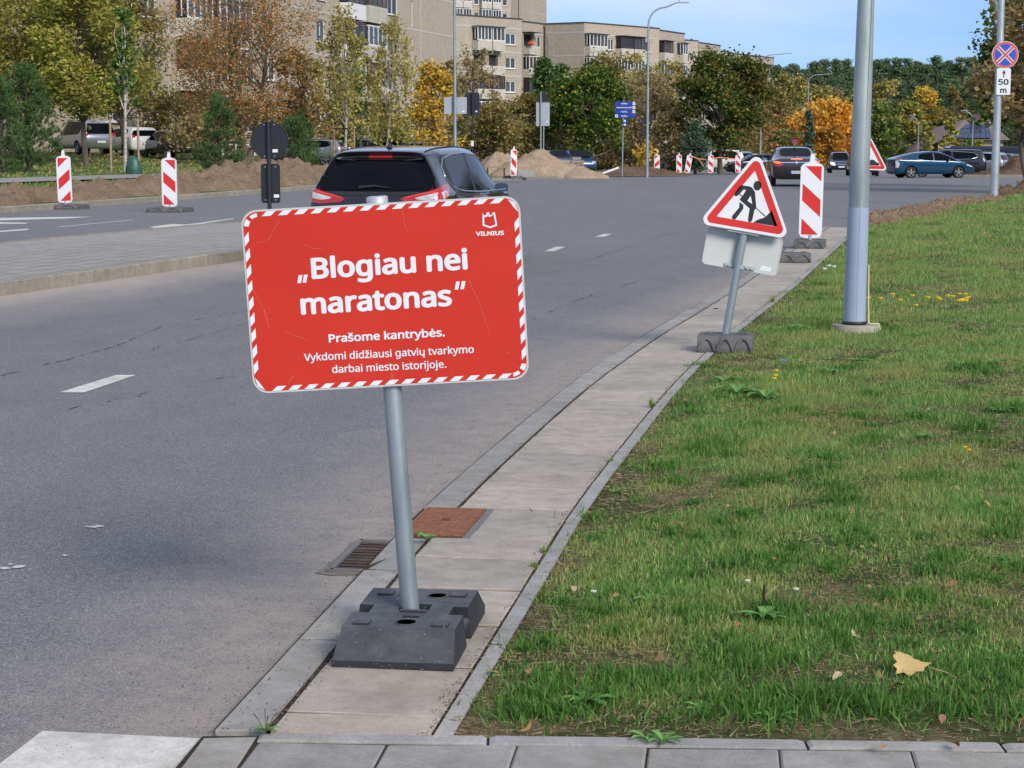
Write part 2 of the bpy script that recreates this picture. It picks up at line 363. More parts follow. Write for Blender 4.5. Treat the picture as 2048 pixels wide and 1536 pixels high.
def make_left():
    ys = [-10, 5, 20, 30, 38, 44, 48, 52, 56, 60, 63, 66, 69, 72, 75, 78, 81, 84, 87, 90, 93, 96, 100, 104, 108, 115, 122, 130, 140, 155, 170, 190, 210, 240, 280, 330]
    off = [0.16, .5, 1, 2, 3.5, 6, 10, 15, 20, 27, 40, 80, 160, 400]; n = len(off); vs = []; fs = []
    for y in ys:
        for o in off:
            x = fkx(y) - o; vs.append((x, y, left_z(x, y) - .02 + (.05 * zwave(x, y, .3) if o > 3 else 0)))
    for j in range(len(ys) - 1):
        for i in range(n - 1): fs.append((j * n + i, (j + 1) * n + i, (j + 1) * n + i + 1, j * n + i + 1))
    return tag(link('verge', mesh('verge', vs, fs, True), LAWNF), kind='structure')
make_left()
tag(grid('far_lawn', [0, 1], [0, 1], lambda x, y: -5, LAWNF), kind='structure') if False else None
_fl = [(25.0, 106), (32, 104.5), (60, 100), (140, 120), (140, 175), (40, 168), (30, 130)]
tag(sheet('far_verge', _fl, lambda x, y: zr(y) + .12, LAWNF), kind='structure')
# ---------------------------------------------------------------- pavement: joints bed, gutter stones, slabs, edging
bed = []
ys = list(np.arange(5.15, 37.2, .6))
b = MB()
for y in ys:
    p, q = strip(y, -.155), strip(y, .597); b.v += [(p.x, p.y, .0165), (q.x, q.y, .0165)]
for i in range(len(ys) - 1): b.f.append((2 * i, 2 * i + 1, 2 * i + 3, 2 * i + 2)); b.sm.append(False)
pav = b.build('pavement', JOINT); tag(pav, kind='structure')
def quadslab(name, a, c, o0, o1, z0, z1, mat, parent, jit=.004, gap=.006, bev=.003):
    """slab between distances a..c along the strip and offsets o0..o1"""
    cs = [strip(a + gap, o0), strip(a + gap, o1), strip(c - gap, o1), strip(c - gap, o0)]
    ctr = sum(cs, Vector()) / 4; zt = [z1 + random.uniform(-jit, jit) for _ in cs]
    vs = [(p.x, p.y, z0) for p in cs]
    vs += [(p.x, p.y, z - bev) for p, z in zip(cs, zt)]
    vs += [(p.x + (ctr.x - p.x) * bev / .25, p.y + (ctr.y - p.y) * bev / .25, z) for p, z in zip(cs, zt)]
    fs = [(i, (i + 1) % 4, 4 + (i + 1) % 4, 4 + i) for i in range(4)] + [(4 + i, 4 + (i + 1) % 4, 8 + (i + 1) % 4, 8 + i) for i in range(4)] + [(8, 9, 10, 11)]
    return link(name, mesh(name, vs, fs), mat, parent)
y = 5.14; 
first = True
while y < 36.8:
    st = (5.325 - 5.14) if first else .524 * .985
    first = False
    quadslab('paving_slab', y, y + st, .009, .518, 0, .022, SLAB, pav); y += st
y = 5.13
for k in range(60):
    st = 1.04 if k else .99
    if y > 36.5: break
    a, c = y, y + st
    if a < 7.75 < c: c = 7.75
    if a < 8.37 < c: a = 8.37
    quadslab('gutter_stone', a, c, -.148, -.010, 0, .020, SLABG, pav, gap=.005); y += st
y = 5.13
while y < 36.8:
    quadslab('edging_stone', y, y + .99, .533, .590, -.02, .026, EDGEC, pav, gap=.004); y += 1.0
# end cap of the pavement
# cross footpath in front
fp = sheet('footpath', [(-.86, 5.11), (-.69, 5.11), (4.5, 4.95), (4.5, 3.2), (-1.05, 3.2)], .0150, JOINT); tag(fp, kind='structure')
def fslab(name, pts, z, mat, bev=.005):
    ctr = Vector((sum(p[0] for p in pts) / 4, sum(p[1] for p in pts) / 4)); zt = [z + random.uniform(-.002, .002) for _ in pts]
    vs = [(p[0], p[1], 0) for p in pts] + [(p[0], p[1], q - bev) for p, q in zip(pts, zt)] + [(p[0] + (ctr.x - p[0]) * .04, p[1] + (ctr.y - p[1]) * .04, q) for p, q in zip(pts, zt)]
    fs = [(i, (i + 1) % 4, 4 + (i + 1) % 4, 4 + i) for i in range(4)] + [(4 + i, 4 + (i + 1) % 4, 8 + (i + 1) % 4, 8 + i) for i in range(4)] + [(8, 9, 10, 11)]
    return link(name, mesh(name, vs, fs), mat, fp)
x = -.70; ed = [(-.70, 1.0 - .30), (.02, .98), (1.01, 1.0), (2.02, 1.0), (3.03, 1.0)]
for x0, x1 in ((-.70, -.07), (-.062, .80), (.808, 1.33), (1.338, 2.3), (2.31, 3.3), (3.31, 4.3)):
    yt = lambda x: 5.112 - .042 * (x + .7); fslab('edging_stone', [(x0, yt(x0) - .06), (x1, yt(x1) - .06), (x1, yt(x1)), (x0, yt(x0))], .024, EDGEC)
for j in range(4):
    yb = 5.044 - j * .505
    for i in range(14):
        x0 = -.695 + i * .355 + (0.0 if j % 2 == 0 else .17) - .03 * j; x1 = x0 + .351
        f = lambda x, yy: yy - .042 * (x + .7)
        sk = -.055
        fslab('paving_slab', [(x0 + sk, f(x0, yb - .497)), (x1 + sk, f(x1, yb - .497)), (x1, f(x1, yb)), (x0, f(x0, yb))], .020, SLABG)
for j in range(2):
    fslab('gutter_stone', [(-.865 - .06 * (j + 1) - (.06 if j else 0), 5.09 - .98 * (j + 1)), (-.715 - .06 * (j + 1) - (.06 if j else 0), 5.09 - .98 * (j + 1)), (-.708 - .1 * j, 5.10 - .99 * j), (-.852 - .1 * j, 5.10 - .99 * j)], .019, SLABG)
# crumbs of soil and needles swept against the joints
n = 5200; cy = 5.0 + 16 * rng.random(n) ** 1.3; side = rng.random(n); co_ = np.where(side < .33, .0, np.where(side < .8, .524, -.15)) + rng.normal(size=n) * np.where(side < .8, .018, .03)
cp = np.array([tuple(strip(y_, o_ if o_ > 0 else o_)) for y_, o_ in zip(np.maximum(cy, 5.14), co_)]); s_ = rng.uniform(.0012, .0045, n); cp[:, 2] = np.where(np.abs(co_ + .15) < .02, .012, .0225)
T_ = np.array([(1.4, 0, 0), (-.5, .6, 0), (-.5, -.6, 0), (0, 0, .8)]); an = rng.uniform(0, 6.28, n); c_, q_ = np.cos(an), np.sin(an)
TT = np.stack([T_[None, :, 0] * c_[:, None] - T_[None, :, 1] * q_[:, None], T_[None, :, 0] * q_[:, None] + T_[None, :, 1] * c_[:, None], np.broadcast_to(T_[None, :, 2], (n, 4))], 2)
V = (cp[:, None, :] + TT * s_[:, None, None]).reshape(-1, 3); F4 = []
for k_ in range(n): o_ = 4 * k_; F4 += [(o_, o_ + 1, o_ + 3), (o_ + 1, o_ + 2, o_ + 3), (o_ + 2, o_, o_ + 3)]
o = link('joint_crumbs', mesh('joint_crumbs', V, F4), MT('crumb_soil', (.07, .05, .035), .95, (.22, .16, .11), 60), None); tag(o, 'soil crumbs and needles gathered along the slab joints', 'soil crumbs', kind='stuff')
# zebra stripe and other paint
PM = 'road_marking'
def paint(pts, z=.004):
    o = sheet(PM, pts, lambda x, y: zr(y) + z, PAINTW); return tag(o, kind='structure')
paint([(-1.325, 5.194), (-.86, 5.124), (-.875, 4.85), (-1.02, 3.0), (-1.47, 3.0), (-1.37, 4.9)])
paint([G(118, 786), G(168, 786), G(272, 751), G(232, 751)])
paint([G(1088, 503), G(1108, 503), G(1131, 494), G(1112, 494)])
paint([G(1190, 474), G(1209, 474), G(1224, 468), G(1207, 468)])
paint([G(1200, 455), G(1530, 411.5), G(1530, 410.5), G(1200, 453)]) if False else None
paint([G(112, 454), G(122, 454), G(272, 440), G(262, 440)])
paint([G(-40, 468), G(-40, 464.5), G(58, 457.6), G(56, 460.5)])
paint([G(-60, 449), G(-60, 443), G(58, 446), G(50, 448)])
paint([G(-60, 443), G(-60, 437), G(186, 433.5), G(140, 437)])
paint([G(298, 454.5), G(345, 448), G(372, 449.3), G(465, 437), G(468, 438.2), G(395, 449.6), G(432, 449.5), G(430, 452.2), G(345, 457.5), G(325, 459)])
def crack(pix, w_, gapp, seed):
    rr = random.Random(seed); V_ = []; F_ = []; pts = [G(*q) for q in pix]
    for a_, c_ in zip(pts[:-1], pts[1:]):
        n_ = max(2, int((c_ - a_).length / .14)); 
        for i in range(n_):
            if rr.random() < gapp: continue
            p0 = a_.lerp(c_, i / n_) + Vector((rr.uniform(-.03, .03), rr.uniform(-.05, .05), .003)); p1 = a_.lerp(c_, (i + .85) / n_) + Vector((rr.uniform(-.03, .03), rr.uniform(-.05, .05), .003)); m_ = (p0 + p1) / 2 + Vector((rr.uniform(-.02, .02), rr.uniform(-.02, .02), 0)); nn = Vector((-(p1 - p0).y, (p1 - p0).x, 0)).normalized() * w_ * rr.uniform(.5, 1.6)
            k = len(V_); V_ += [tuple(p0), tuple(m_ - nn), tuple(p1), tuple(m_ + nn)]; F_.append((k, k + 1, k + 2, k + 3))
    o = link('road_crack', mesh('road_crack', V_, F_), MT('tar_dark', (.06, .06, .062), .9, (.09, .09, .09), 20)); tag(o, 'fine broken crack line running along the asphalt', 'crack', kind='stuff')
crack([(-60, 768), (60, 738), (230, 694), (330, 652), (500, 620)], .010, .45, 1)
crack([(300, 700), (420, 668), (520, 640)], .008, .5, 2); crack([(0, 836), (180, 812), (420, 760), (520, 742)], .007, .6, 3); crack([(1060, 560), (1180, 520), (1330, 470), (1500, 430)], .012, .4, 4)
crack([(1060, 640), (1200, 585), (1330, 548)], .010, .55, 5); crack([(455, 1445), (430, 1475), (395, 1520), (370, 1560)], .012, .1, 6)
rr_ = random.Random(5)
for px, py, s_ in ((190, 1055, .045), (38, 1134, .04), (20, 1130, .02), (130, 1112, .025), (8, 1138, .03), (60, 1140, .012)):
    q = G(px, py); n_ = 9; pts_ = [(q.x + s_ * rr_.uniform(.4, 1.1) * math.cos(6.283 * i / n_), q.y + s_ * rr_.uniform(.3, .9) * math.sin(6.283 * i / n_)) for i in range(n_)]; o = sheet('paint_fleck', pts_, .004, PAINTW); tag(o, kind='structure')
# ---------------------------------------------------------------- median island with kerb
FRONT = [Vector((-12.6, -5, 0)), Vector((-9.5, 6, 0)), Vector((-5.53, 20.476, 0)), Vector((-3.82, 26.67, 0)), Vector((-3.15, 29.6, 0)), Vector((-2.95, 31.6, 0)), Vector((-3.05, 33.6, 0)), Vector((-3.45, 35.3, 0)), Vector((-4.0, 36.6, 0))]
BACK = [Vector((-4.9, 36.9, 0)), Vector((-5.7, 35.6, 0)), Vector((-7.25, 30.8, 0)), Vector((-9.0, 25, 0)), Vector((-18.3, -5, 0))]
outl = FRONT + BACK
isl = sheet('median_island', [(p.x, p.y) for p in outl], .135, concrete('median_paving', (.30, .28, .25), (.38, .36, .33), (.25, .22, .18), .6)); tag(isl, kind='structure')
def run_kerb(path, step, name, parent, wd=.15, h0=-.02, h1=.15, side=1, mat=KERB, zf=lambda x, y: 0, gap=.006, skirt=0):
    """kerb stones laid end to end along a path; side +1 puts the body to the left of travel"""
    pts = []; 
    for a, c in zip(path[:-1], path[1:]):
        n = max(1, round((c - a).length / step))
        for i in range(n): pts.append(a.lerp(c, i / n))
    pts.append(path[-1])
    for a, c in zip(pts[:-1], pts[1:]):
        t = (c - a).normalized(); nn = Vector((-t.y, t.x, 0)) * side * wd; a2 = a + t * gap; c2 = c - t * gap
        z = [zf(p.x, p.y) for p in (a2, c2)]; j = random.uniform(-.004, .004)
        vs = []
        for p, zz in ((a2, z[0]), (c2, z[1])):
            vs += [(p.x, p.y, zz + h0), (p.x, p.y, zz + h1 - .02 + j), (p.x + nn.x * .13, p.y + nn.y * .13, zz + h1 + j), (p.x + nn.x, p.y + nn.y, zz + h1 + j), (p.x + nn.x, p.y + nn.y, zz + h0)]
        fs = [(0, 5, 6, 1), (1, 6, 7, 2), (2, 7, 8, 3), (3, 8, 9, 4), (0, 1, 2, 3, 4), (9, 8, 7, 6, 5)]
        me = mesh(name, vs, fs); bm = bmesh.new(); bm.from_mesh(me); bmesh.ops.recalc_face_normals(bm, faces=bm.faces); bm.to_mesh(me); bm.free()
        link(name, me, mat, parent)
run_kerb(FRONT + BACK[:1], 1.0, 'kerb_stone', isl, side=1)
run_kerb(BACK, 1.0, 'kerb_stone', isl, side=1)
# paving bricks of the island near the kerb are told by fine joints
pb = MB()
for k in range(36):
    t = k / 36; 
    a = Vector((-5.7 + .275 * (k * .62 - 8), 20.0 + k * .62 - 8, .139))
    if a.y > 34: break
    e = a + Vector((-2.4 - .012 * (34 - a.y) * 5, 1.0, 0))
    pb.add([a, a + Vector((.004, .012, 0)), e + Vector((.004, .012, 0)), e], [(0, 1, 2, 3)])
for k in range(1, 9):
    o = Vector((-.33 * k, .09 * k, .139)); a = Vector((-8.0, 11.5, 0)) + o; e = Vector((-3.4, 28.2, 0)) + o
    pb.add([a, e, e + Vector((-.014, 0, 0)), a + Vector((-.014, 0, 0))], [(0, 1, 2, 3)])
o = pb.build('paving_joint', MT('fine_joint', (.22, .20, .17), .9, (.29, .27, .235), 9), isl); tag(o, kind='stuff')
# far kerb
fkp = [Vector((fkx(y), y, 0)) for y in (25, 44.66, 56, 66.9, 73, 80, 90, 98, 107)]
fkr = empty('far_kerb', (0, 0, 0)); tag(fkr, kind='structure')
run_kerb(fkp, 1.0, 'kerb_stone', fkr, side=1, wd=.16, zf=lambda x, y: zr(y))
fkp2 = [Vector((fkx(y), y, 0)) for y in (107, 122, 155, 190, 225, 262, 300)]
run_kerb(fkp2, 3.0, 'kerb_stone', fkr, side=1, wd=.3, zf=lambda x, y: zr(y))
run_kerb([Vector((25, 106, 0)), Vector((32, 104.5, 0)), Vector((60, 100, 0))], 2.0, 'kerb_stone', fkr, side=1, wd=.3, zf=lambda x, y: zr(y))
# left footpath behind the soil
lfp = []
def fpx(y, o): return fkx(y) - o
a = [(fpx(y, 8.3 - .03 * (y - 40)), y) for y in range(30, 92, 3)]; c = [(fpx(y, 9.9 - .03 * (y - 40)), y) for y in range(30, 92, 3)]
b = MB(); 
for p, q in zip(a, c): b.v += [(p[0], p[1], left_z(*p) + .03), (q[0], q[1], left_z(*q) + .03)]
for i in range(len(a) - 1): b.f.append((2 * i, 2 * i + 2, 2 * i + 3, 2 * i + 1)); b.sm.append(True)
tag(b.build('side_path', SLABG), kind='structure')
# ---------------------------------------------------------------- soil berm and heaps
def nz2(x, y, s=0):
    v = 0; a = 1; f = 1
    for k in range(5):
        v += a * math.sin(x * f * 1.9 + s + k * 1.3 + 1.7 * math.sin(y * f * .8 + k)) * math.cos(y * f * 2.1 + s * .7 + k * 2.1 + 1.4 * math.sin(x * f * .7)); a *= .58; f *= 2.03
    return v
def berm(name, path, hs, wd, mat, label, zf, seed=0, step=.16, rough=.22, cat='soil heap'):
    """a long heap of loose soil along a path"""
    d = [0]
    for a, c in zip(path[:-1], path[1:]): d.append(d[-1] + (c - a).length)
    n = max(6, int(d[-1] / step)); m = 22; vs = []; fs = []
    for i in range(n + 1):
        s = d[-1] * i / n; px = np.interp(s, d, [p.x for p in path]); py = np.interp(s, d, [p.y for p in path]); h = float(np.interp(s, d, hs))
        q = min(s + .2, d[-1]); r_ = max(0, s - .2); t = Vector((np.interp(q, d, [p.x for p in path]) - np.interp(r_, d, [p.x for p in path]), np.interp(q, d, [p.y for p in path]) - np.interp(r_, d, [p.y for p in path]), 0)).normalized()
        en = min(1, s / (wd * .6), (d[-1] - s) / (wd * .6))
        for j in range(m + 1):
            u = j / m * 2 - 1; w_ = wd * (.8 + .25 * math.sin(s * 1.1 + seed)) / 2
            x = px - t.y * u * w_; y = py + t.x * u * w_
            pr = max(0, 1 - abs(u) ** 1.6) * math.sqrt(max(0, en)); z = h * pr * (1 + rough * 1.3 * nz2(s * .9, u * 1.4, seed)) + .045 * min(1, pr * 3) * nz2(x * 5, y * 5, seed)
            vs.append((x, y, zf(x, y) + (-.08 if pr <= .001 else max(-.02, z))))
    for i in range(n):
        for j in range(m): fs.append((i * (m + 1) + j, i * (m + 1) + j + 1, (i + 1) * (m + 1) + j + 1, (i + 1) * (m + 1) + j))
    o = link(name, mesh(name, vs, fs, True), mat); tag(o, label, cat); CV = []; CF = []
    for k in range(min(1800, len(vs) // 3)):
        p_ = vs[random.randrange(len(vs))]; s = random.uniform(.012, .05) * (1 + wd * .25) ; c0 = len(CV)
        for dx, dy, dz in ((1, 0, 0), (-.5, .8, .1), (-.6, -.7, 0), (.1, 0, .9)): CV.append((p_[0] + dx * s * random.uniform(.6, 1.3), p_[1] + dy * s * random.uniform(.6, 1.3), p_[2] + dz * s))
        CF += [(c0, c0 + 1, c0 + 3), (c0 + 1, c0 + 2, c0 + 3), (c0 + 2, c0, c0 + 3)]
    q = link('soil_clods', mesh('soil_clods', CV, CF), mat, o); q['kind'] = 'stuff'; return o
berm('soil_berm', [Vector((fkx(y) - 1.75 - .01 * (y - 30), y, 0)) for y in range(24, 84, 4)], [.10, .12, .14, .18, .20, .24, .34, .30, .42, .5, .6, .78, .66, .5, .2], 2.7, SOIL, 'long berm of loose brown soil lying behind the kerb across the road', left_z, 1, rough=.3)
b2 = berm('soil_mound', [Vector((6.95, 37.6, 0)), Vector((7.6, 39.0, 0)), Vector((9.1, 42.4, 0)), Vector((10.6, 45.5, 0)), Vector((12.0, 47.6, 0))], [.1, .2, .16, .2, .1], 1.3, SOIL, 'crumbled brown soil along the far rim of the lawn behind the thick lamp post', lambda x, y: max(0, lawn_z(x, y) - .02 if x > lawn_left(y) else lawn_z(lawn_left(y), y) * .4), 4, .09, .4)
berm('soil_mound', [Vector((13.0, 50.4, 0)), Vector((15.2, 53.2, 0)), Vector((19.5, 55.5, 0))], [.35, .75, .6], 2.6, SOILD, 'dark brown soil mound behind the post with the blue and red sign', lambda x, y: .1, 9, .12, .4)
berm('soil_mound', [Vector((25.8, 109, 0)), Vector((30, 108, 0)), Vector((38, 106, 0))], [.5, 1.0, .8], 5, SOILD, 'low bank of dark soil beside the parked cars on the right', lambda x, y: zr(y), 12, .3, .4)
berm('soil_mound', [Vector((4.4, 111, 0)), Vector((6.5, 112.5, 0)), Vector((9.6, 116, 0))], [.25, .42, .3], 4, SOILD, 'flat spread of dark soil between the blue street signs and the kerb', left_z, 14, .25, .4)
def heap(name, c, rx, ry, h, mat, label, seed=0, pk=(0, 0)):
    vs = []; fs = []; n = 34; m = 16
    z0 = c[2]
    vs.append((c[0] + pk[0], c[1] + pk[1], z0 + h))
    for j in range(1, m + 1):
        r_ = j / m
        for i in range(n):
            a = 2 * math.pi * i / n; q = 1 + .14 * math.sin(2 * a + seed) + .1 * math.sin(5 * a + seed * 2)
            x = rx * r_ * q * math.cos(a) + pk[0] * (1 - r_); y = ry * r_ * q * math.sin(a) + pk[1] * (1 - r_)
            z = h * (1 - r_ ** 1.25) * (1 + .16 * nz2(x * .9, y * .9, seed)) + .06 * (1 - r_) * nz2(x * 4, y * 4, seed)
            vs.append((c[0] + x, c[1] + y, z0 + (z if j < m else -.15)))
    for i in range(n): fs.append((0, 1 + i, 1 + (i + 1) % n))
    for j in range(m - 1):
        for i in range(n): fs.append((1 + j * n + i, 1 + (j + 1) * n + i, 1 + (j + 1) * n + (i + 1) % n, 1 + j * n + (i + 1) % n))
    o = link(name, mesh(name, vs, fs, True), mat); return tag(o, label, 'sand heap', 'sand heaps on the far side of the road')
heap('sand_heap', (1.45, 101, left_z(1.3, 101)), 2.5, 2.3, 1.28, SAND, 'large pale sand heap around the two thin posts of the grey sign back', 1, (-.4, 0))
heap('sand_heap', (3.6, 100.6, left_z(3, 101.5)), 1.7, 1.3, .42, SAND, 'low reddish foot of sand spreading from the large sand heap', 5)
heap('sand_heap', (-.75, 104, left_z(-.8, 104)), 1.75, 1.7, 1.15, SAND, 'smaller pointed sand heap behind the low bench', 3)
# ---------------------------------------------------------------- signs
def rrect(w_, h_, r_, n=6):
    pts = []
    for cx, cy, a0 in ((w_ / 2 - r_, h_ / 2 - r_, 0), (-w_ / 2 + r_, h_ / 2 - r_, 90), (-w_ / 2 + r_, -h_ / 2 + r_, 180), (w_ / 2 - r_, -h_ / 2 + r_, 270)):
        for k in range(n + 1): a = R(a0 + 90 * k / n); pts.append((cx + r_ * math.cos(a), cy + r_ * math.sin(a)))
    return pts
def rtri(side, r_, inset=0, n=6):
    """rounded triangle, apex up, centred on its centroid"""
    hh = side * math.sqrt(3) / 2; c = [(0, hh * 2 / 3), (-side / 2, -hh / 3), (side / 2, -hh / 3)]; pts = []
    for k, (x, y) in enumerate(c):
        dd = math.hypot(x, y); f = (dd - 2 * (r_ + inset)) / dd; cx, cy = x * f, y * f; a0 = (30, 150, 270)[k]
        for i in range(n + 1): a = R(a0 + 120 * i / n); pts.append((cx + r_ * math.cos(a), cy + r_ * math.sin(a)))
    return pts
def disc(r_, n=40): return [(r_ * math.cos(2 * math.pi * k / n), r_ * math.sin(2 * math.pi * k / n)) for k in range(n)]
def flat(name, polys, y, mat, parent, thick=0.0, loc=None, rot=None):
    """flat shapes in the x-z plane facing -y at depth y; thick > 0 makes a plate from y to y + thick"""
    bm = bmesh.new()
    for poly in polys:
        vs = [bm.verts.new((p[0], y, p[1])) for p in poly]; f = bm.faces.new(vs); f.normal_update()
        if f.normal.y > 0: f.normal_flip()
        if thick:
            back = [bm.verts.new((p[0], y + thick, p[1])) for p in poly]
            for i in range(len(vs)): bm.faces.new((vs[i], vs[(i + 1) % len(vs)], back[(i + 1) % len(vs)], back[i]))
            bm.faces.new(back)
    if thick: bmesh.ops.recalc_face_normals(bm, faces=bm.faces)
    bmesh.ops.triangulate(bm, faces=[f for f in bm.faces if len(f.verts) > 4])
    me = bpy.data.meshes.new(name); bm.to_mesh(me); bm.free(); o = link(name, me, mat, parent, loc, rot)
    if len(polys) > 1: o['kind'] = 'stuff'
    return o
FONT = None
try: FONT = bpy.data.fonts.load(bpy.utils.system_resource('DATAFILES') + '/fonts/NotoSansHebrew-Regular.woff2')
except Exception: pass
def text_mesh(s, bold=0.0):
    cu = bpy.data.curves.new('lettering', 'FONT'); cu.body = s; cu.size = 1; cu.resolution_u = 3; cu.fill_mode = 'FRONT'
    if FONT: cu.font = FONT
    o = bpy.data.objects.new('lettering', cu); COL.objects.link(o)
    dg = bpy.context.evaluated_depsgraph_get(); me = bpy.data.meshes.new_from_object(o.evaluated_get(dg))
    bpy.data.objects.remove(o); return me
def lettering(s, x0, z0, width, cap, y, mat, parent, bold=.03, slant=0, name='lettering', ref=None):
    """text starting at x0 on baseline z0, fitted to a width and a capital height"""
    me = text_mesh(s, bold); n = len(me.vertices); co = np.empty(n * 3); me.vertices.foreach_get('co', co); co = co.reshape(-1, 3)
    w_ = co[:, 0].max() - co[:, 0].min(); x = (co[:, 0] - co[:, 0].min()) * width / w_
    h_ = ref if ref else .73
    z = co[:, 1] * cap / h_
    F0 = [tuple(p_.vertices) for p_ in me.polygons]; bpy.data.meshes.remove(me); V_ = []; F_ = []; nc = 8 if bold else 1
    for c_ in range(nc):                  # bolder strokes: the sheet of letters laid down again a hair's breadth aside
        a_ = 2 * math.pi * c_ / nc; dx_ = bold * cap * math.cos(a_) if bold else 0; dz_ = bold * cap * math.sin(a_) * .75 if bold else 0
        V_ += [(x0 + p_[0] + dx_, y - c_ * 4e-5 * max(1, abs(y) / .002), z0 + p_[1] + slant * p_[0] + dz_) for p_ in zip(x, z)]; F_ += [tuple(i + c_ * n for i in f_) for f_ in F0]
    o = link(name, mesh(name, V_, F_), mat, parent); o['kind'] = 'stuff'; return o
# --- the red notice
SX, SY = -.332, 6.13
notice = empty('notice_sign', (SX, SY, 0), label='big red notice board with white lettering on a leaning pole in a rubber foot', cat='sign')
def toloc(o, p): return Vector(p) - o.location
b = MB(); top = P(754, 396, 6.13) - notice.location; bot = Vector((0, 0, .06)); b.tube([bot, top], .0305, 24)
pole = b.build('pole', GALV, notice)
b = MB(); dv = (top - bot).normalized(); b.tube([top - dv * .03, top + dv * .003, top + dv * .006], [.0345, .0345, .028], 24); b.build('pole_cap', GALVL, notice)
pc = P(771.5, 590.5, 6.085) - notice.location; ROLL = R(3.15)
panel = flat('panel', [rrect(.892, .590, .05, 8)], 0, GREYB, notice, .014, loc=pc, rot=(0, -ROLL, 0))
m, t, p = bsdf('red_foil'); p.inputs['Roughness'].default_value = .5; p.inputs['Specular IOR Level'].default_value = .25
colr = ramp(t, [(.3, (.55, .030, .016)), (.7, (.60, .036, .020))], noise(t, 3, 4))
colr = mixc(t, colr, (.62, .16, .11), ramp(t, [(.62, (0, 0, 0)), (.8, (.35, .35, .35))], noise(t, 30, 6, .8, 'Object', (1, 1, .12), 2)))
colr = mixc(t, colr, (.28, .03, .02), ramp(t, [(.68, (0, 0, 0)), (.74, (.5, .5, .5))], noise(t, 55, 2, .5)))
t.links.new(colr, p.inputs['Base Color']); RF = m
flat('red_face', [rrect(.880, .578, .046, 8)], -.0012, RF, panel)
def sl_(px, py, s=624.0, c=(771.5, 590.5)):
    vx, vz = (px - c[0]) / s, -(py - c[1]) / s; return (vx * math.cos(ROLL) + vz * math.sin(ROLL), -vx * math.sin(ROLL) + vz * math.cos(ROLL))
HW, HH, BW = .440, .289, .0150; st = []
n = 15
for k in range(n):
    x = -HW + .064 + k * (2 * HW - .150) / (n - 1) - .004
    st.append([(x, HH - BW), (x + .018, HH), (x + .047, HH), (x + .029, HH - BW)])
    st.append([(x - .006, -HH), (x + .012, -HH + BW), (x + .041, -HH + BW), (x + .023, -HH)])
n = 9
for k in range(n):
    z = -HH + .062 + k * (2 * HH - .165) / (n - 1)
    st.append([(-HW, z - .006), (-HW + BW, z + .012), (-HW + BW, z + .041), (-HW, z + .023)])
    st.append([(HW - BW, z - .006), (HW, z + .012), (HW, z + .041), (HW - BW, z + .023)])
for sx, sz in ((-1, 1), (1, -1)):
    cx, cz = sx * (HW - .05), sz * (HH - .05); arc = lambda r_, a0, a1: [(cx + sx * r_ * math.cos(R(a)), cz + sz * r_ * math.sin(R(a))) for a in np.linspace(a0, a1, 8)]
    st.append(arc(.049, 8, 36) + arc(.033, 36, 8)); st.append(arc(.046, 52, 84) + arc(.034, 84, 52))
for sx, sz in ((1, 1), (-1, -1)):
    cx, cz = sx * (HW - .05), sz * (HH - .05); st.append([(cx + sx * .018, cz + sz * .046), (cx + sx * .036, cz + sz * .018), (cx + sx * .049, cz + sz * .004), (cx + sx * .040, cz + sz * .034)])
flat('border_stripe', st, -.0022, WHITEP, panel)
def line(s, a, e, cap, bold, name='lettering'):
    p0, p1 = sl_(*a), sl_(*e); return lettering(s, p0[0], p0[1], p1[0] - p0[0], cap, -.0022, WHITEP, panel, bold, (p1[1] - p0[1]) / (p1[0] - p0[0]), name)
line('Blogiau nei', (626.3, 556.3), (934, 537), .079, .050)
line('maratonas', (604, 628), (902, 610), .079, .050)
line('Prašome kantrybės.', (657.5, 685), (889, 672.5), .031, .045)
line('Vykdomi didžiausi gatvių tvarkymo', (607, 723), (947.5, 706), .0295, .024)
line('darbai miesto istorijoje.', (663, 747), (892, 736), .0295, .024)
line('VILNIUS', (953, 471.5), (1008, 469.5), .0155, .07)
q = []
for cx, cy in ((600.5, 558), (611, 557.2), (915, 571), (926.5, 570.2)):
    q.append([sl_(cx - 5.6, cy + 8.2), sl_(cx + 1.6, cy + 8), sl_(cx + 5, cy - 8.2), sl_(cx - 2.6, cy - 8)])
flat('quotation_mark', q, -.0022, WHITEP, panel)
def cr(x, y): return sl_(460 + x / 3.2, 360 + y / 3.2)
sh = [(1618, 210), (1625, 228), (1640, 225), (1645, 209), (1660, 207), (1664, 225), (1680, 222), (1682, 207), (1697, 208), (1712, 292), (1668, 309), (1618, 292)]
si = [(1630, 238), (1648, 236), (1654, 220), (1656, 236), (1672, 234), (1688, 220), (1700, 285), (1667, 297), (1630, 284)]
flat('shield_emblem', [[cr(*p) for p in sh]], -.0022, WHITEP, panel); flat('shield_emblem', [[cr(*p) for p in si]], -.0028, RF, panel)
sc_ = [((720, 150), (850, 170), (853, 265)), ((1105, 160), (1118, 275), (1137, 330)), ((150, 700), (215, 830), (250, 955)), ((1030, 1238), (1036, 1330), (1041, 1240)), ((345, 968), (420, 1000), (497, 1032)), ((160, 408), (250, 385), (320, 260)), ((1530, 640), (1600, 800), (1660, 980)), ((1750, 1090), (1775, 1105), (1797, 1113)), ((470, 410), (540, 440), (600, 436)), ((365, 1300), (385, 1275), (405, 1252))]
sp_ = []
for tr in sc_[1:]:
    for a, c in zip(tr[:-1], tr[1:]):
        A, Cc = Vector(cr(*a)), Vector(cr(*c)); nn = Vector((-(Cc - A).y, (Cc - A).x)).normalized() * random.uniform(.0003, .0009); sp_.append([tuple(A), tuple(Cc - nn * .3), tuple(Cc + nn * .3), tuple(A + nn)])
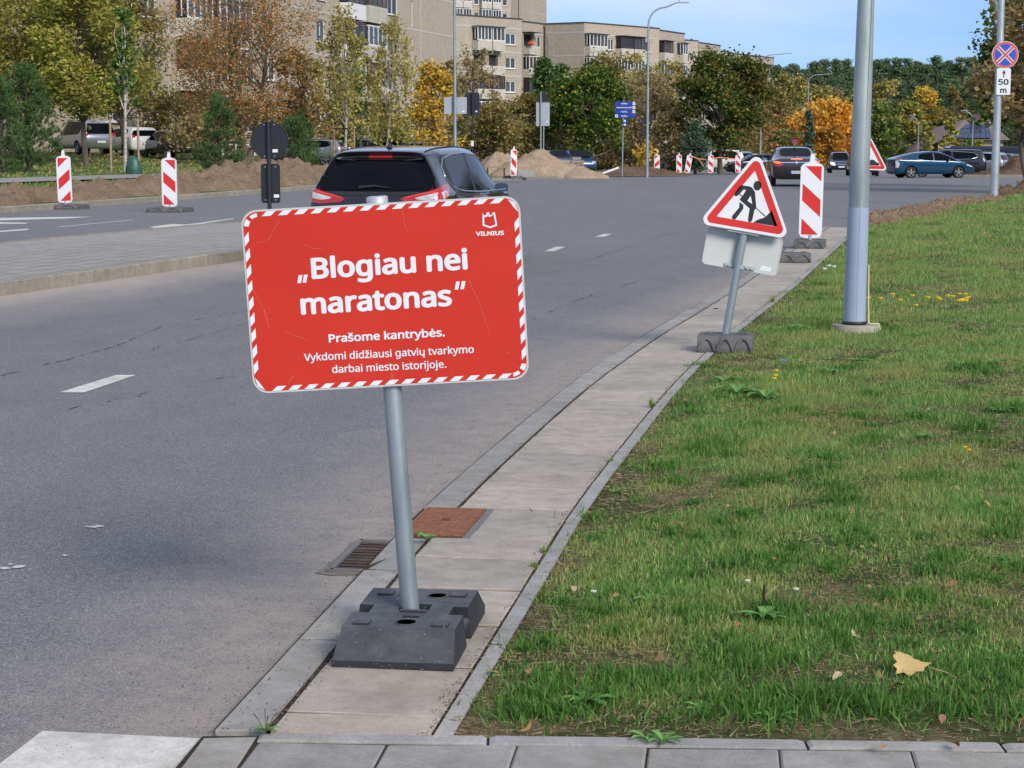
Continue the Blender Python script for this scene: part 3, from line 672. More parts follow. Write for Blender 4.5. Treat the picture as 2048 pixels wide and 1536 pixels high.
flat('scratch', sp_, -.0018, MT('scratch_pale', (.62, .30, .26), .6), panel)
for zz in (.22, -.24): b = MB(); b.box((0.02, .035, zz), (.16, .006, .03)); b.box((.02, .018, zz), (.07, .03, .022)); b.build('bracket', GALVL, panel)
# --- its rubber foot
base = empty('x', (0, 0, 0)); bpy.data.objects.remove(base)
def rubber_main(parent, loc, rz):
    X, Y0, Y1 = .193, -.335, .40; yt0, yt1 = -.225, .30; nt_, na, nb = .052, -.045, .062; H = .105; xs = .94
    b = MB()
    out = [(-X, yt0), (X, yt0), (X, na), (X - nt_, na), (X - nt_, nb), (X, nb), (X, yt1), (-X, yt1), (-X, nb), (-X + nt_, nb), (-X + nt_, na), (-X, na)]
    bm = bmesh.new()
    lo = [bm.verts.new((p[0], p[1], 0)) for p in out]; hi = [bm.verts.new((p[0] * xs, p[1], H)) for p in out]; n = len(out)
    fr = [bm.verts.new(v) for v in ((-X, Y0, 0), (X, Y0, 0), (X, Y0, .022), (-X, Y0, .022))]; bk = [bm.verts.new(v) for v in ((-X, Y1, 0), (X, Y1, 0), (X, Y1, .03), (-X, Y1, .03))]
    for i in range(n):
        if i in (0, 6): continue
        bm.faces.new((lo[i], lo[(i + 1) % n], hi[(i + 1) % n], hi[i]))
    bm.faces.new(hi); bm.faces.new(lo)
    bm.faces.new(fr); bm.faces.new((fr[3], fr[2], hi[1], hi[0])); bm.faces.new((fr[1], lo[1], hi[1], fr[2])); bm.faces.new((fr[0], fr[3], hi[0], lo[0])); bm.faces.new((fr[0], lo[0], lo[1], fr[1]))
    bm.faces.new(bk); bm.faces.new((bk[3], bk[2], hi[6], hi[7])); bm.faces.new((bk[1], bk[2], hi[6], lo[6])); bm.faces.new((bk[0], bk[3], hi[7], lo[7])); bm.faces.new((bk[0], bk[1], lo[6], lo[7]))
    bmesh.ops.recalc_face_normals(bm, faces=bm.faces); me = bpy.data.meshes.new('rubber_foot'); bm.to_mesh(me); bm.free()
    rb = link('rubber_foot', me, RUBBER, parent, loc, (0, 0, rz))
    k = MB()
    for x, y, r_ in ((0.015, -.165, .030), (-.045, .20, .026), (.058, .20, .028)): k.tube([(x, y, .03), (x, y, .2)], r_, 20)
    k.box((.008, .045, .12), (.10, .085, .13)); k.box((.015, -.085, .13), (.055, .03, .11))
    cut = k.build('cutter', RUBBER, parent, loc, (0, 0, rz)); md = rb.modifiers.new('c', 'BOOLEAN'); md.object = cut; md.solver = 'EXACT'; md.operation = 'DIFFERENCE'
    md = rb.modifiers.new('b', 'BEVEL'); md.width = .004; md.segments = 2; md.limit_method = 'ANGLE'; md.angle_limit = R(25); bpy.context.view_layer.update(); apply_mods(rb); bpy.data.objects.remove(cut)
    for x, y in ((-.125, -.185), (.128, -.185), (-.12, .215), (.128, .215)):
        k = MB(); k.box((x, y, H + .002), (.052, .050, .012), None, .002); k.build('lug', RUBBER, rb)
    for x, y, r_ in ((0.015, -.165, .030), (-.045, .20, .026), (.058, .20, .028)):
        k = MB(); k.tube([(x, y, H - .001), (x, y, H + .003), (x, y, H + .003), (x, y, H - .003)], [r_ * 1.3, r_ * 1.24, r_ * 1.02, r_ * 1.0], 24, False); k.build('hole_rim', RUBBER, rb)
    k = MB(); k.box((.012, -.022, H + .001), (.085, .02, .010)); k.build('socket_rim', RUBBER, rb)
    for s in (-1, 1): k = MB(); k.tube([(s * (X - .020), na - .01, .055), (s * (X - .020), nb + .01, .055)], .015, 10); k.build('grip_bar', RUBBER, rb)
    return rb
rubber_main(notice, (-.333 - SX, 6.095 - SY, .022), R(-6.8))
# --- arched rubber feet
def arched_foot(parent, w_, l_, h_, arches, loc=(0, 0, 0), rz=0, mat=RUBBERG, name='rubber_foot'):
    b = MB(); c = .06; x = w_ / 2; y = l_ / 2
    prof = [(-y, 0), (-y, h_ * .3), (-y + c, h_), (y - c, h_), (y, h_ * .3), (y, 0)]
    vs = [(-x, p[0], p[1]) for p in prof] + [(x, p[0], p[1]) for p in prof]; n = 6
    b.add(vs, [(5, 4, 3, 2, 1, 0), tuple(range(6, 12))] + [(i, (i + 1) % 6, 6 + (i + 1) % 6, 6 + i) for i in range(6)])
    rb = b.build(name, mat, parent, loc, (0, 0, rz)); md = rb.modifiers.new('b', 'BEVEL'); md.width = .008; md.segments = 2; md.limit_method = 'ANGLE'; apply_mods(rb)
    for s in (-1, 1):
        for k in range(arches):
            cx = -x + w_ * (k + .5) / arches; aw = w_ / arches * .36; k2 = MB(); pts = []
            for i in range(9):
                a = math.pi * i / 8; px_ = cx + aw * math.cos(a) * (1.25 - .35 * math.sin(a)); f = .08 + .72 * math.sin(a); yy = s * (y - c * max(0, (f * h_ - h_ * .3) / (h_ * .7))); pts.append((px_, yy + s * .006, f * h_ + .003))
            k2.tube(pts, .011, 6); k2.build('rib', mat, rb)
    for i in (-1, 1):
        k = MB(); k.box((i * w_ * .3, 0, h_ + .006), (.06, .09, .014)); k.build('lug', mat, rb)
    return rb
def tri_sign(name, loc, px, py, d, side, roll, label, parent=None, base=True):
    pass
# --- roadworks sign
RW = Vector((1.70, 14.95, .02)); RR = R(-9.6)
rws = empty('warning_sign', RW, label='triangular roadworks warning sign with a digging man leaning over a rubber foot', cat='sign')
b = MB(); tp = P(1493, 440, 14.95) - RW; b.tube([Vector((-.015, 0, .1)), tp, tp + (tp - Vector((0, 0, .1))).normalized() * .18], .031, 20); b.build('pole', GALV, rws)
TC = (1497.5, 409.0); TS = 254.0
tpan = flat('panel', [rtri(.733, .05, 0, 8)], 0, WHITEP, rws, .012, loc=P(TC[0], TC[1], 14.895) - RW, rot=(0, -RR, 0))
ro = rtri(.733, .038, .022, 8); ri = rtri(.733, .006, .078, 3)
def ring(name, outer, inner, y, mat, parent):
    bm = bmesh.new()
    for poly in (outer, inner):
        vs = [bm.verts.new((p[0], y, p[1])) for p in poly]
        for i in range(len(vs)): bm.edges.new((vs[i], vs[(i + 1) % len(vs)]))
    bmesh.ops.triangle_fill(bm, edges=bm.edges, use_beauty=True, use_dissolve=False)
    for f in bm.faces:
        f.normal_update()
        if f.normal.y > 0: f.normal_flip()
    me = bpy.data.meshes.new(name); bm.to_mesh(me); bm.free(); return link(name, me, mat, parent)
ring('red_border', ro, ri, -.0012, REDP, tpan)
def tl_(x, y):                      # positions read off an enlargement of the sign
    px, py = 1380 + x / 5.909, 300 + y / 5.909; vx, vz = (px - TC[0]) / TS, -(py - TC[1]) / TS
    return (vx * math.cos(RR) + vz * math.sin(RR), -vx * math.sin(RR) + vz * math.cos(RR))
man = [(525, 530), (530, 510), (575, 445), (605, 420), (700, 432), (735, 450), (765, 500), (775, 600), (785, 685), (760, 715), (757, 740), (735, 835), (715, 850), (695, 845), (688, 825), (705, 690), (590, 590), (595, 570), (612, 553), (578, 528), (555, 545), (535, 548)]
leg = [(586, 615), (632, 650), (630, 695), (545, 812), (520, 820), (498, 802), (500, 780), (582, 680)]
hp = [(750, 855), (800, 822), (870, 800), (905, 775), (965, 715), (1035, 900)]
shv = [(778, 688), (790, 688), (893, 775), (885, 785)]
hd = [(792 + 46 * math.cos(a), 425 + 57 * math.sin(a)) for a in np.linspace(0, 2 * math.pi, 25)[:-1]]
for nm, poly in (('digging_man', man), ('digging_man', leg), ('digging_man', hd), ('soil_symbol', hp), ('shovel_symbol', shv)):
    flat(nm, [[tl_(*p) for p in poly]], -.0012, BLACKP, tpan)
flat('digging_man', [[tl_(*p) for p in h] for h in ([(585, 522), (628, 472), (660, 473), (620, 543)], [(677, 600), (716, 542), (735, 640)])], -.002, WHITEP, tpan)
rp_ = flat('rear_panel', [rrect(.605, .300, .035, 6)], 0, GREYB, rws, .010, loc=P(1485, 502, 15.0) - RW, rot=(0, -RR, 0))
ring('rim', rrect(.605, .300, .035, 6), rrect(.592, .287, .03, 6), -.004, GREYB, rp_)
flat('sticker', [[(.16, -.125), (.25, -.125), (.25, -.09), (.17, -.088)]], -.001, WHITEP, rp_)
b = MB(); b.box((0.0, -.012, -.125), (.24, .008, .026)); b.tube([(-.0, -.045, -.14), (-.0, -.045, -.11)], .036, 16); b.build('bracket', GALVL, rp_)
b = MB(); b.box((0, .02, -.215), (.25, .01, .03)); b.build('bracket', GALVL, tpan)
for sx in (-.09, -.05, .05, .09):
    k = MB(); k.tube([(sx, -.018, -.125), (sx, -.026, -.125)], .008, 8); k.build('bolt', GALVL, rp_)
arched_foot(rws, .43, .42, .13, 3, (-.01, -.01, 0), R(-9), RUBBERG)
# --- bump sign behind the lamp post
BW_ = Vector((8.05, 41.7, .0)); BW_.x = (1738 - 1024) / FPX * 41.7 * .993
bs = empty('warning_sign', (BW_.x, BW_.y, 0.0), label='triangular uneven road warning sign half hidden by the thick lamp post', cat='sign')
b = MB(); b.tube([(0, 0, 0), (0, 0, 1.9)], .031, 12); b.build('pole', GALV, bs)
b = MB(); b.box((0, 0, .06), (.8, .4, .12), None, .02); b.build('rubber_foot', RUBBERG, bs)
bp_ = flat('panel', [rtri(.86, .055, 0, 6)], 0, WHITEP, bs, .012, loc=P(1737.5, 317, 41.62) - Vector((BW_.x, BW_.y, 0)), rot=(0, R(1.5), 0))
ring('red_border', rtri(.86, .040, .026, 6), rtri(.86, .008, .092, 3), -.0015, REDP, bp_)
flat('bump_symbol', [[(x * .9, z * .9) for x, z in [(-.27, -.165), (.27, -.165), (.25, -.10), (.19, -.085), (.13, -.03), (.07, -.02), (.0, -.07), (-.07, -.02), (-.13, -.03), (-.19, -.085), (-.25, -.10)]]], -.0015, BLACKP, bp_)
# --- beacons
BEW, BEH = .36, 1.15
def beacon(loc, label, mirror=1, tilt=0, rz=0, scale=1, group='red and white striped beacons', foot=True, lamp=False, frame=False, z0=.17):
    r_ = empty('beacon', loc, rz, label, 'beacon', group)
    w_, h_ = BEW * scale, BEH * scale
    pn = [(-.5, .05), (-.42, 0), (-.1, -.02), (.1, -.02), (.42, 0), (.5, .05), (.5, .94), (.40, .98), (.12, 1.01), (.08, 1.12), (-.08, 1.12), (-.12, 1.01), (-.40, .98), (-.5, .94)]
    pl = flat('panel', [[(x * w_, z * h_) for x, z in pn]], 0, WHITEP, r_, .02, loc=(0, 0, z0 * scale), rot=(0, R(tilt), 0))
    S = [[(-.30, .955), (.40, .955), (.40, .75)], [(-.40, .72), (.40, .50), (.40, .27), (-.40, .49)], [(-.40, .25), (.33, .03), (-.40, .03)]]
    for s in S: flat('red_stripe', [[(mirror * x * w_, z * h_) for x, z in s]], -.0015, REDP, pl)
    if frame: ring('frame', [(x * w_ * 1.04, z * h_) for x, z in pn], [(x * w_ * .96, .01 + z * h_ * .98) for x, z in pn], -.003, GREYB, pl)
    if lamp:
        k = MB(); k.tube([(-.0, .01, h_ * 1.02), (0, .01, h_ * 1.12)], [.09, .07], 12); k.build('lamp', MT('amber_lens', (.7, .25, .03), .3), pl)
    b = MB(); b.tube([(0, .01, -.17 * scale), (0, .01, .03)], .03, 8); b.build('stem', GALVL, pl)
    if foot: arched_foot(r_, .42 * scale if foot == 1 else foot, .8, .12, 2, (0, .02, 0), R(-12))
    return r_
beacon(Vector((4.66, 29.75, .022)), 'near striped beacon standing on the pavement slabs left of the thick lamp post', 1, 0.8, foot=.47, z0=.165)
fo = empty('loose_rubber_foot', (3.86, 26.1, .022), R(-4), 'empty grey rubber foot lying on the pavement slabs before the near beacon', 'rubber foot'); arched_foot(fo, .46, .42, .13, 2)
def gz(px, py): return G(px, py, 0)
v = G(131, 418, .0); beacon(Vector((v.x, v.y, 0)), 'leftmost striped beacon by the kerb in front of the bushy pine', -1, -1.2, foot=.95)
v = G(340, 424, .0); beacon(Vector((v.x, v.y, 0)), 'grey framed striped beacon by the kerb in front of the staked birch', 1, 0, foot=.9, frame=True, z0=.14)
beacon(Vector(((1027 - 1024) / FPX * 86, 84, left_z(0, 84) + .02)), 'slim striped beacon beside the sand heap next to the passing dark car', 1, 1.5, R(40), foot=.6, z0=.12)
for px, mi, ti, lb, lamp in ((1312, -1, 0, 'striped beacon in front of the black litter bin', 0), (1356, 1, 0, 'upright striped beacon next to the tilted one', 0), (1372, 1, 9, 'tilted striped beacon leaning against its upright neighbour', 0), (1419, 1, 0, 'striped beacon standing in front of the big maple trunk', 0), (1473, 1, 0, 'striped beacon with an amber lamp at the apex of the roadworks triangle', 1)):
    d = 123 + (px - 1312) * .03; beacon(Vector(((px - 1024) / FPX * d, d, zr(d))), lb, mi, ti, lamp=bool(lamp), foot=.8)
# barrier tape
b = MB(); tp = MT('orange_tape', (.75, .28, .12), .5); zt = lambda px: P(px, 0, 0)
pts = [P(1385, 313, 126.2), P(1397, 318, 126.4), P(1412, 319, 126.5), P(1440, 315, 127), P(1470, 318, 127.5)]
b.tube(pts, .035, 5); b.tube([pts[1], pts[1] + Vector((.35, 0, -.5))], .03, 5); o = b.build('barrier_tape', tp); tag(o, 'orange barrier tape sagging between the striped beacons', 'barrier tape')
# --- round and rectangular sign backs
def backsign(loc, post_h, label, items, postmat=BLACKB, postr=.04, name='traffic_sign', post=True, cat='sign'):
    r_ = empty(name, loc, 0, label, cat)
    if post:
        b = MB(); b.tube([(0, 0, -.1), (0, 0, post_h)], postr, 12); b.build('post', postmat, r_)
    for kind, x, z, a, c, mat, yo in items:
        if kind == 'disc': pl = flat('panel', [disc(a)], 0, mat, r_, .012, loc=(x, yo, z)); ring('rim', disc(a), disc(a * .96), -.01, mat, pl)
        elif kind == 'rect':
            pl = flat('panel', [rrect(a, c, .05, 5)], 0, mat, r_, .012, loc=(x, yo, z)); ring('rim', rrect(a, c, .05, 5), rrect(a - .03, c - .03, .04, 5), -.008, mat, pl)
        elif kind == 'tri': pl = flat('panel', [rtri(a, .05, 0, 5)], 0, mat, r_, .012, loc=(x, yo, z))
        if kind != 'tri':
            k = MB()
            for zz in (-.42, .42):
                for xx in (-.12, .12): k.tube([(xx * a / .36 * .8, -.012, zz * (c if kind == 'rect' else 2 * a)), (xx * a / .36 * .8, -.02, zz * (c if kind == 'rect' else 2 * a))], .012, 6)
            k.build('bolt', GALVL, pl)
            q = MB(); q.box((a * .3, -.0025, -(c if kind == 'rect' else a) * (.32 if kind == 'rect' else .55)), (.10, .003, .06)); q.build('sticker', WHITEP, pl)
    return r_
d = 36.5; s = FPX / d; X = (541 - 1024) / s; zc = lambda py, d: P(0, py, d).z
backsign((X, d, .14), zc(243, d) - .14, 'black round sign back over a small plate on a black post on the median', [('disc', .01, zc(281, d) - .14, 37 / s, 0, BLACKB, .05), ('rect', .02, zc(367, d) - .14, 38 / s, 78 / s, BLACKB, .05)])
d = 92; s = FPX / d; X = (945.5 - 1024) / s; gz_ = left_z(X, d)
r_ = backsign((X, d, gz_), zc(186, d) - gz_, 'dark back of a tall rectangular sign on a thin black post beside the lamp post', [('rect', -.01, zc(208, d) - gz_, 28 / s, 45 / s, BLACKB, .08)])
b = MB(); b.box((0, -.06, zc(287, d) - gz_), (.12, .1, .26)); b.build('control_box', WHITEP, r_)
d = 105; s = FPX / d; X = (1081 - 1024) / s; gz_ = left_z(X, d) + .2
r_ = backsign((X, d, gz_), zc(183, d) - gz_, 'black triangle over a pale grey plate seen from behind above the sand heap', [('tri', .12, zc(196.5, d) - gz_, 30 / s, 0, BLACKB, .06), ('rect', .12, zc(228, d) - gz_, 27 / s, 47 / s, DULLB, .06)], GALV, .045)
b = MB(); b.tube([(.14, .1, -.1), (.16, .1, zc(250, d) - gz_)], .04, 8); b.build('post', GALV, r_)
d = 116; s = FPX / d; X = (1292 - 1024) / s; gz_ = left_z(X, d)
backsign((X, d, gz_), zc(229, d) - gz_, 'black back of a round sign behind the tall lamp post near the litter bin', [('disc', .0, zc(240, d) - gz_, 10.5 / s, 0, BLACKB, .08), ('rect', 0, zc(263, d) - gz_, 10 / s, 24 / s, BLACKB, .08)])
# blue street direction signs
d = 109; s = FPX / d; X = (1243 - 1024) / s; gz_ = left_z(X, d)
r_ = empty('direction_sign', (X, d, gz_), label='blue street name blades stacked on a thin grey post before the dark maple', cat='sign')
b = MB(); b.tube([(0, 0, -.1), (.05, 0, zc(200, d) - gz_)], .04, 10); b.build('post', GALV, r_)
for k, (py, tx, ar) in enumerate(((207, 'PAVILIONIŲ g.', 1), (215, 'SODININKŲ PILAITĖS AIKŠTĖ', 1), (223.3, 'PILAITĖS pr.', 1), (231.8, 'GRIGIŠKIŲ g.', -1))):
    pl = flat('blade', [rrect(40 / s, 7 / s, .03, 3)], 0, BLUEP, r_, .02, loc=(5 / s, -.07, zc(py, d) - gz_))
    w_ = (.40, .98, .42, .40)[k]; lettering(tx, -.02 - w_ * .5, -.04, w_ * .9, .085, -.002, WHITEP, pl, .03)
    flat('arrow_plate', [[(ar * 17.2 / s + a, c) for a, c in rrect(.15, .17, .02, 3)]], -.004, WHITEP, pl)
    ax = ar * 17.2 / s; flat('arrow', [[(ax - .012, -.05), (ax + .012, -.05), (ax + .012, .01), (ax + .04, .01), (ax, .06), (ax - .04, .01), (ax - .012, .01)]], -.0055, BLACKP, pl)
for py in (242, 249.5):
    pl = flat('blade', [rrect(13 / s, 6 / s, .03, 3)], 0, BLUEP, r_, .02, loc=(6 / s, -.07, zc(py, d) - gz_), rot=(0, 0, R(50))); flat('number_plate', [[(-.18, -.04), (.02, -.04), (.02, .05), (-.18, .05)]], -.003, WHITEP, pl)
# ---------------------------------------------------------------- lamp posts
def lamp(loc, h_, arm, label, r0=.09, r1=.045, rz=0, up=.25, group='street lamps along the road', hd=.7):
    r_ = empty('street_lamp', loc, rz, label, 'street lamp', group)
    rad = .9; pts = [(0, 0, -.2), (0, 0, h_ * .5), (0, 0, h_ - rad - up)]; rr = [r0, (r0 + r1) / 2, r1 * 1.15]
    for k in range(1, 7): a = math.pi / 2 * k / 6; pts.append((rad * (1 - math.cos(a)), 0, h_ - rad - up + rad * math.sin(a))); rr.append(r1)
    pts.append((arm - hd, 0, h_ - .03)); rr.append(r1 * .8)
    b = MB(); b.tube(pts, rr, 10); b.build('pole', GALV, r_)
    b = MB(); b.box((arm - hd / 2, 0, h_), (hd, .22, .06), None, .02); b.tube([(arm - hd * .75, 0, h_ + .03), (arm - hd * .75, 0, h_ + .12)], .03, 6); b.build('lamp_head', GALVL, r_)
    return r_
def lampat(px, d, ytop, px_end, label, zg=None, **k):
    X = (px - 1024) / FPX * d; zg = left_z(X, d) if zg is None else zg
    a = abs(px_end - px) / FPX * d; return lamp((X, d, zg), P(0, ytop, d).z - zg, a, label, rz=0 if px_end > px else math.pi, **k)
r_ = lampat(911, 86, -70, 990, 'tall lamp post carrying the pale back of a rectangular sign')
s = FPX / 86; pl = flat('sign_panel', [rrect(45 / s, 33 / s, .05, 5)], 0, DULLB, r_, .012, loc=(1 / s, .1, zc(211, 86) - r_.location.z))
q = MB(); q.box((.35, -.003, -.26), (.14, .003, .06)); q.build('sticker', WHITEP, pl)
lampat(1292.5, 103, 5, 1372, 'tall curved lamp post right of the blue street signs')
lampat(1517, 165, 107, 1576, 'curved lamp post above the roadworks triangle', up=.1)
lampat(1610, 220, 148, 1657, 'curved lamp post left of the orange tree', up=.1)
lampat(1691, 268, 184, 1712, 'far thin lamp post just left of the thick post', up=.1)
lampat(1103, 150, 152, 1149, 'short lamp post behind the black triangle sign back', up=.1)
lampat(1737, 250, 204, 1772, 'far lamp arm reaching out behind the thick post, the upper one', zg=zr(250), up=.1)
lampat(1738, 285, 222, 1768, 'far lamp arm reaching out behind the thick post, the lower one', zg=zr(285), up=.1)
lampat(1829.5, 205, 231, 1810, 'thin lamp post over the roof of the blue hatchback', zg=zr(205), r0=.07, r1=.035, up=.1)
lampat(1937.5, 190, 221, 1913, 'thin lamp post in front of the house with solar panels', zg=zr(190), r0=.08, r1=.04, up=.1)
lampat(1989, 120, 64, 1924, 'lamp arm reaching left behind the no stopping sign', zg=zr(120), r0=.08, r1=.045)
# thick near lamp post
LP = Vector((2.985, 16.5, .03)); s0 = 16.5 * .9985
tl = empty('lamp_post', (LP.x, LP.y, 0), label='thick grey lamp post painted pale blue at its foot standing on a concrete ring', cat='lamp post')
PGAL = MT('weathered_galvanised', (.24, .29, .30), .5, (.46, .51, .50), 3.2, .08, 40, .35, det=9, vs=(1, 1, .35))
PBLU = MT('pale_blue_paint', (.30, .37, .47), .55, (.34, .41, .52), 2.2, .02, 40)
def xat(px, z): dd = 16.5 * _F[1] + (z - EYE) * _F[2]; return (px - 1024) / FPX * dd - LP.x
ztp = P(0, 415, 16.5).z
b = MB(); b.tube([(0, 0, .10), (xat(1717, ztp), 0, ztp)], [.0985, .0895], 40); b.build('painted_foot', PBLU, tl)
b = MB(); b.tube([(xat(1717, ztp), 0, ztp - .002), (xat(1732, P(0, 0, 16.5).z), 0, P(0, 0, 16.5).z), (.12, 0, 8.2)], [.086, .0715, .04], 40); b.build('steel_shaft', PGAL, tl)
b = MB(); b.tube([(-.001, -.0985, .12), (xat(1717, ztp) - .0, -.0905, ztp)], .0022, 5); b.build('seam', PBLU, tl)
b = MB(); b.tube([(.030, -.0815, ztp), (.09, -.068, 3.2)], .003, 5); b.build('weld_seam', GALVL, tl)
b = MB(); b.tube([(0, 0, .075), (0, 0, .085), (0, 0, .105), (0, 0, .108)], [.100, .109, .109, .100], 32); b.build('rubber_collar', MT('black_rubber', (.012, .012, .012), .5), tl)
b = MB(); b.tube([(0.01, 0, -.05), (.01, 0, .060), (.01, 0, .078)], [.212, .212, .20], 40); b.build('concrete_ring', concrete('ring_concrete', (.34, .30, .24), (.46, .42, .34), (.22, .18, .13), .6), tl)
b = MB(); b.tube([(.103, -.05, .60), (.108, -.05, .30), (.112, -.06, .095), (.135, -.07, .086), (.20, -.06, .088), (.215, -.05, .05), (.217, -.05, -.02)], .0075, 8); b.build('yellow_conduit', MT('cream_plastic', (.62, .53, .30), .5), tl)
# post with the no stopping sign
d = 49.5; X = (1987.5 - 1024) / FPX * d * .996; s = FPX / d; zg = .33
ns = empty('sign_post', (X, d, zg), label='tall grey post with a round no stopping sign and a 50 m plate', cat='sign post')
b = MB(); b.tube([(0, 0, -.2), (0.02, 0, 2.2), (.05, 0, 7.5)], [.108, .095, .075], 20); b.build('pole', MT('silver_post', (.42, .47, .48), .4, (.55, .60, .61), 3, 0, 40, .5), ns)
pl = flat('round_sign', [disc(26.3 / s, 48)], 0, MT('pale_rim', (.72, .66, .66), .4), ns, .015, loc=((1994.5 - 1024) / s - X, -.13, zc(110, d) - zg))
rr_ = 26.3 / s; ring('red_ring', disc(rr_ * .965, 48), disc(rr_ * .80, 48), -.001, MT('faded_red', (.56, .10, .09), .4), pl)
flat('blue_field', [disc(rr_ * .80, 48)], -.001, MT('bright_blue', (.02, .085, .48), .4), pl)
for a in (45, -45):
    c_, s_ = math.cos(R(a)), math.sin(R(a)); L_, wq = rr_ * .80, rr_ * .085
    for wd_, mm, yo in ((wq * 1.7, 'pale_rim', -.002), (wq * .95, 'faded_red', -.003)): flat('cross_bar', [[(L_ * c_ - wd_ * s_, L_ * s_ + wd_ * c_), (-L_ * c_ - wd_ * s_, -L_ * s_ + wd_ * c_), (-L_ * c_ + wd_ * s_, -L_ * s_ - wd_ * c_), (L_ * c_ + wd_ * s_, L_ * s_ - wd_ * c_)]], yo - (a > 0) * .0004, _mats[mm], pl)
pl = flat('distance_plate', [rrect(27.5 / s, 52 / s, .04, 5)], 0, WHITEP, ns, .012, loc=((1993 - 1024) / s - X, -.13, zc(163.5, d) - zg))
lettering('50', -.13, -.075, .25, .17, -.002, BLACKP, pl, .05); lettering('m', -.075, -.285, .15, .17, -.002, BLACKP, pl, .05)
flat('arrow', [[(-.014, .11), (.014, .11), (.014, .215), (.055, .19), (0, .30), (-.055, .19), (-.014, .215)]], -.002, BLACKP, pl)
# little no parking sign far off
d = 190; s = FPX / d; X = (1585 - 1024) / s
r_ = empty('small_traffic_sign', (X, d, zr(d)), label='tiny blue and red round sign over the roof of the brown saloon', cat='sign')
b = MB(); b.tube([(0, 0, 0), (0, 0, zc(284, d) - zr(d))], .04, 6); b.build('post', GALVL, r_)
pl = flat('round_sign', [disc(4.6 / s)], 0, REDP, r_, .02, loc=(0, -.06, zc(283, d) - zr(d))); flat('blue_field', [disc(3.4 / s)], -.002, BLUEP, pl); flat('cross_bar', [[(-.13, .10), (-.10, .13), (.13, -.10), (.10, -.13)]], -.004, REDP, pl)
# ---------------------------------------------------------------- street ironwork
gr = empty('drain_grate', (-.58, 7.46, 0), R(-7.7), 'rusty slotted road drain in the asphalt left of the pole', 'drain grate')
RUSTD = MT('rusty_iron', (.055, .032, .022), .7, (.11, .062, .042), 25, .3, 90); CEM = soilmat('cement_patch', (.30, .26, .20), (.42, .38, .31), 9)
b = MB(); b.add([(-.14, -.30, .003), (-.08, -.33, .003), (.075, -.30, .003), (.075, .31, .003), (-.06, .335, .003), (-.13, .27, .003), (-.115, .05, .003)], [tuple(range(7))]); b.build('cement_surround', CEM, gr)
b = MB(); b.add([(-.075, -.27, .0055), (.08, -.27, .0055), (.08, .27, .0055), (-.075, .27, .0055)], [(0, 1, 2, 3)]); b.build('pit_shade_plate', MT('pit_shade', (.006, .005, .005), .9), gr)  # flat near-black plate: the darkness of the hole is only its colour
b = MB(); b.box((-.086, 0, .009), (.022, .57, .014)); b.box((.0, .275, .009), (.17, .018, .014)); b.box((.0, -.275, .009), (.17, .018, .014)); b.build('frame', MT('iron_grey', (.13, .125, .12), .6, (.2, .18, .16), 20), gr)
for k in range(10):
    if k in (): continue
    b = MB(); b.box((.003, -.232 + k * .0515, .0085), (.155, .017 if k not in (3, 7) else .034, .004)); b.build('bar', RUSTD, gr)
cv = empty('cover_plate', (-.288, 8.06, .022), R(-9), 'square rust brown iron cover plate set between kerb stone and slabs', 'cover plate')
RUST = MT('orange_rust', (.20, .072, .032), .8, (.31, .13, .065), 30, .35, 120)
b = MB(); b.box((-.005, 0, -.004), (.268, .625, .016)); b.build('plate', MT('deep_rust', (.075, .028, .016), .85, (.12, .045, .025), 30), cv)
b = MB()
for i in range(5):
    for j in range(20): 
        if i == 2 and j in (10, 11): continue
        b.box((-.108 + i * .052, -.285 + j * .030, .0065), (.038, .017, .005))
    b.box((-.134 + i * .052, 0, .0055), (.011, .60, .006))
b.box((-.134 + 5 * .052, 0, .0055), (.006, .60, .006)); o = b.build('tread', RUST, cv); tag(o, kind='stuff')
b = MB(); b.box((.146, 0, -.004), (.03, .63, .014)); b.build('frame', MT('iron_grey', (.13, .125, .12), .6), cv)
# ---------------------------------------------------------------- small things over the road
d = 97; s = FPX / d
bn = empty('low_bench', ((992 - 1024) / s, d, left_z(-1, d)), 0, 'low flat bench just beyond the wing mirror of the passing car', 'bench')
b = MB(); b.box((0, 0, .47), (1.15, .42, .06)); b.build('seat', MT('bench_wood', (.30, .22, .15), .6), bn)
for sx in (-.42, .42): b = MB(); b.box((sx, 0, .22), (.07, .3, .46)); b.build('leg', BLACKP, bn)
d = 92; s = FPX / d
b = MB(); b.box((0, 0, .17), (.85, .4, .34), None, .02); o = b.build('concrete_block', EDGEC, None, ((1052 - 1024) / s, d, left_z(.8, d) - .02), (0, 0, R(5))); tag(o, 'pale concrete block lying at the foot of the sand heap', 'concrete block')
for px, n, lb, w_ in ((1120, 7, 'stack of pale kerb slabs right of the sand heap, the left one', 1.15), (1152, 7, 'stack of pale kerb slabs with one slab on top, the right one', .8)):
    d = 112; s = FPX / d; r_ = empty('slab_stack', ((px - 1024) / s, d, left_z(3, d) + .02), R(4), lb, 'slab stack', 'stacks of kerb slabs')
    b = MB(); b.box((0, 0, .07), (w_, .8, .12)); b.build('pallet', MT('pallet_wood', (.16, .12, .08), .8), r_)
    for k in range(n):
        b = MB(); b.box((random.uniform(-.06, .06), random.uniform(-.05, .05), .20 + k * .092), (w_ * random.uniform(.9, 1.02), .9, .084)); b.build('slab', SAND if k % 3 else SLAB, r_, rot=(0, R(random.uniform(-1.2, 1.2)), 0))
    if px == 1152: b = MB(); b.box((.0, 0, .20 + n * .092 + .07), (.5, .5, .17)); b.build('slab', EDGEC, r_)
d = 104; s = FPX / d
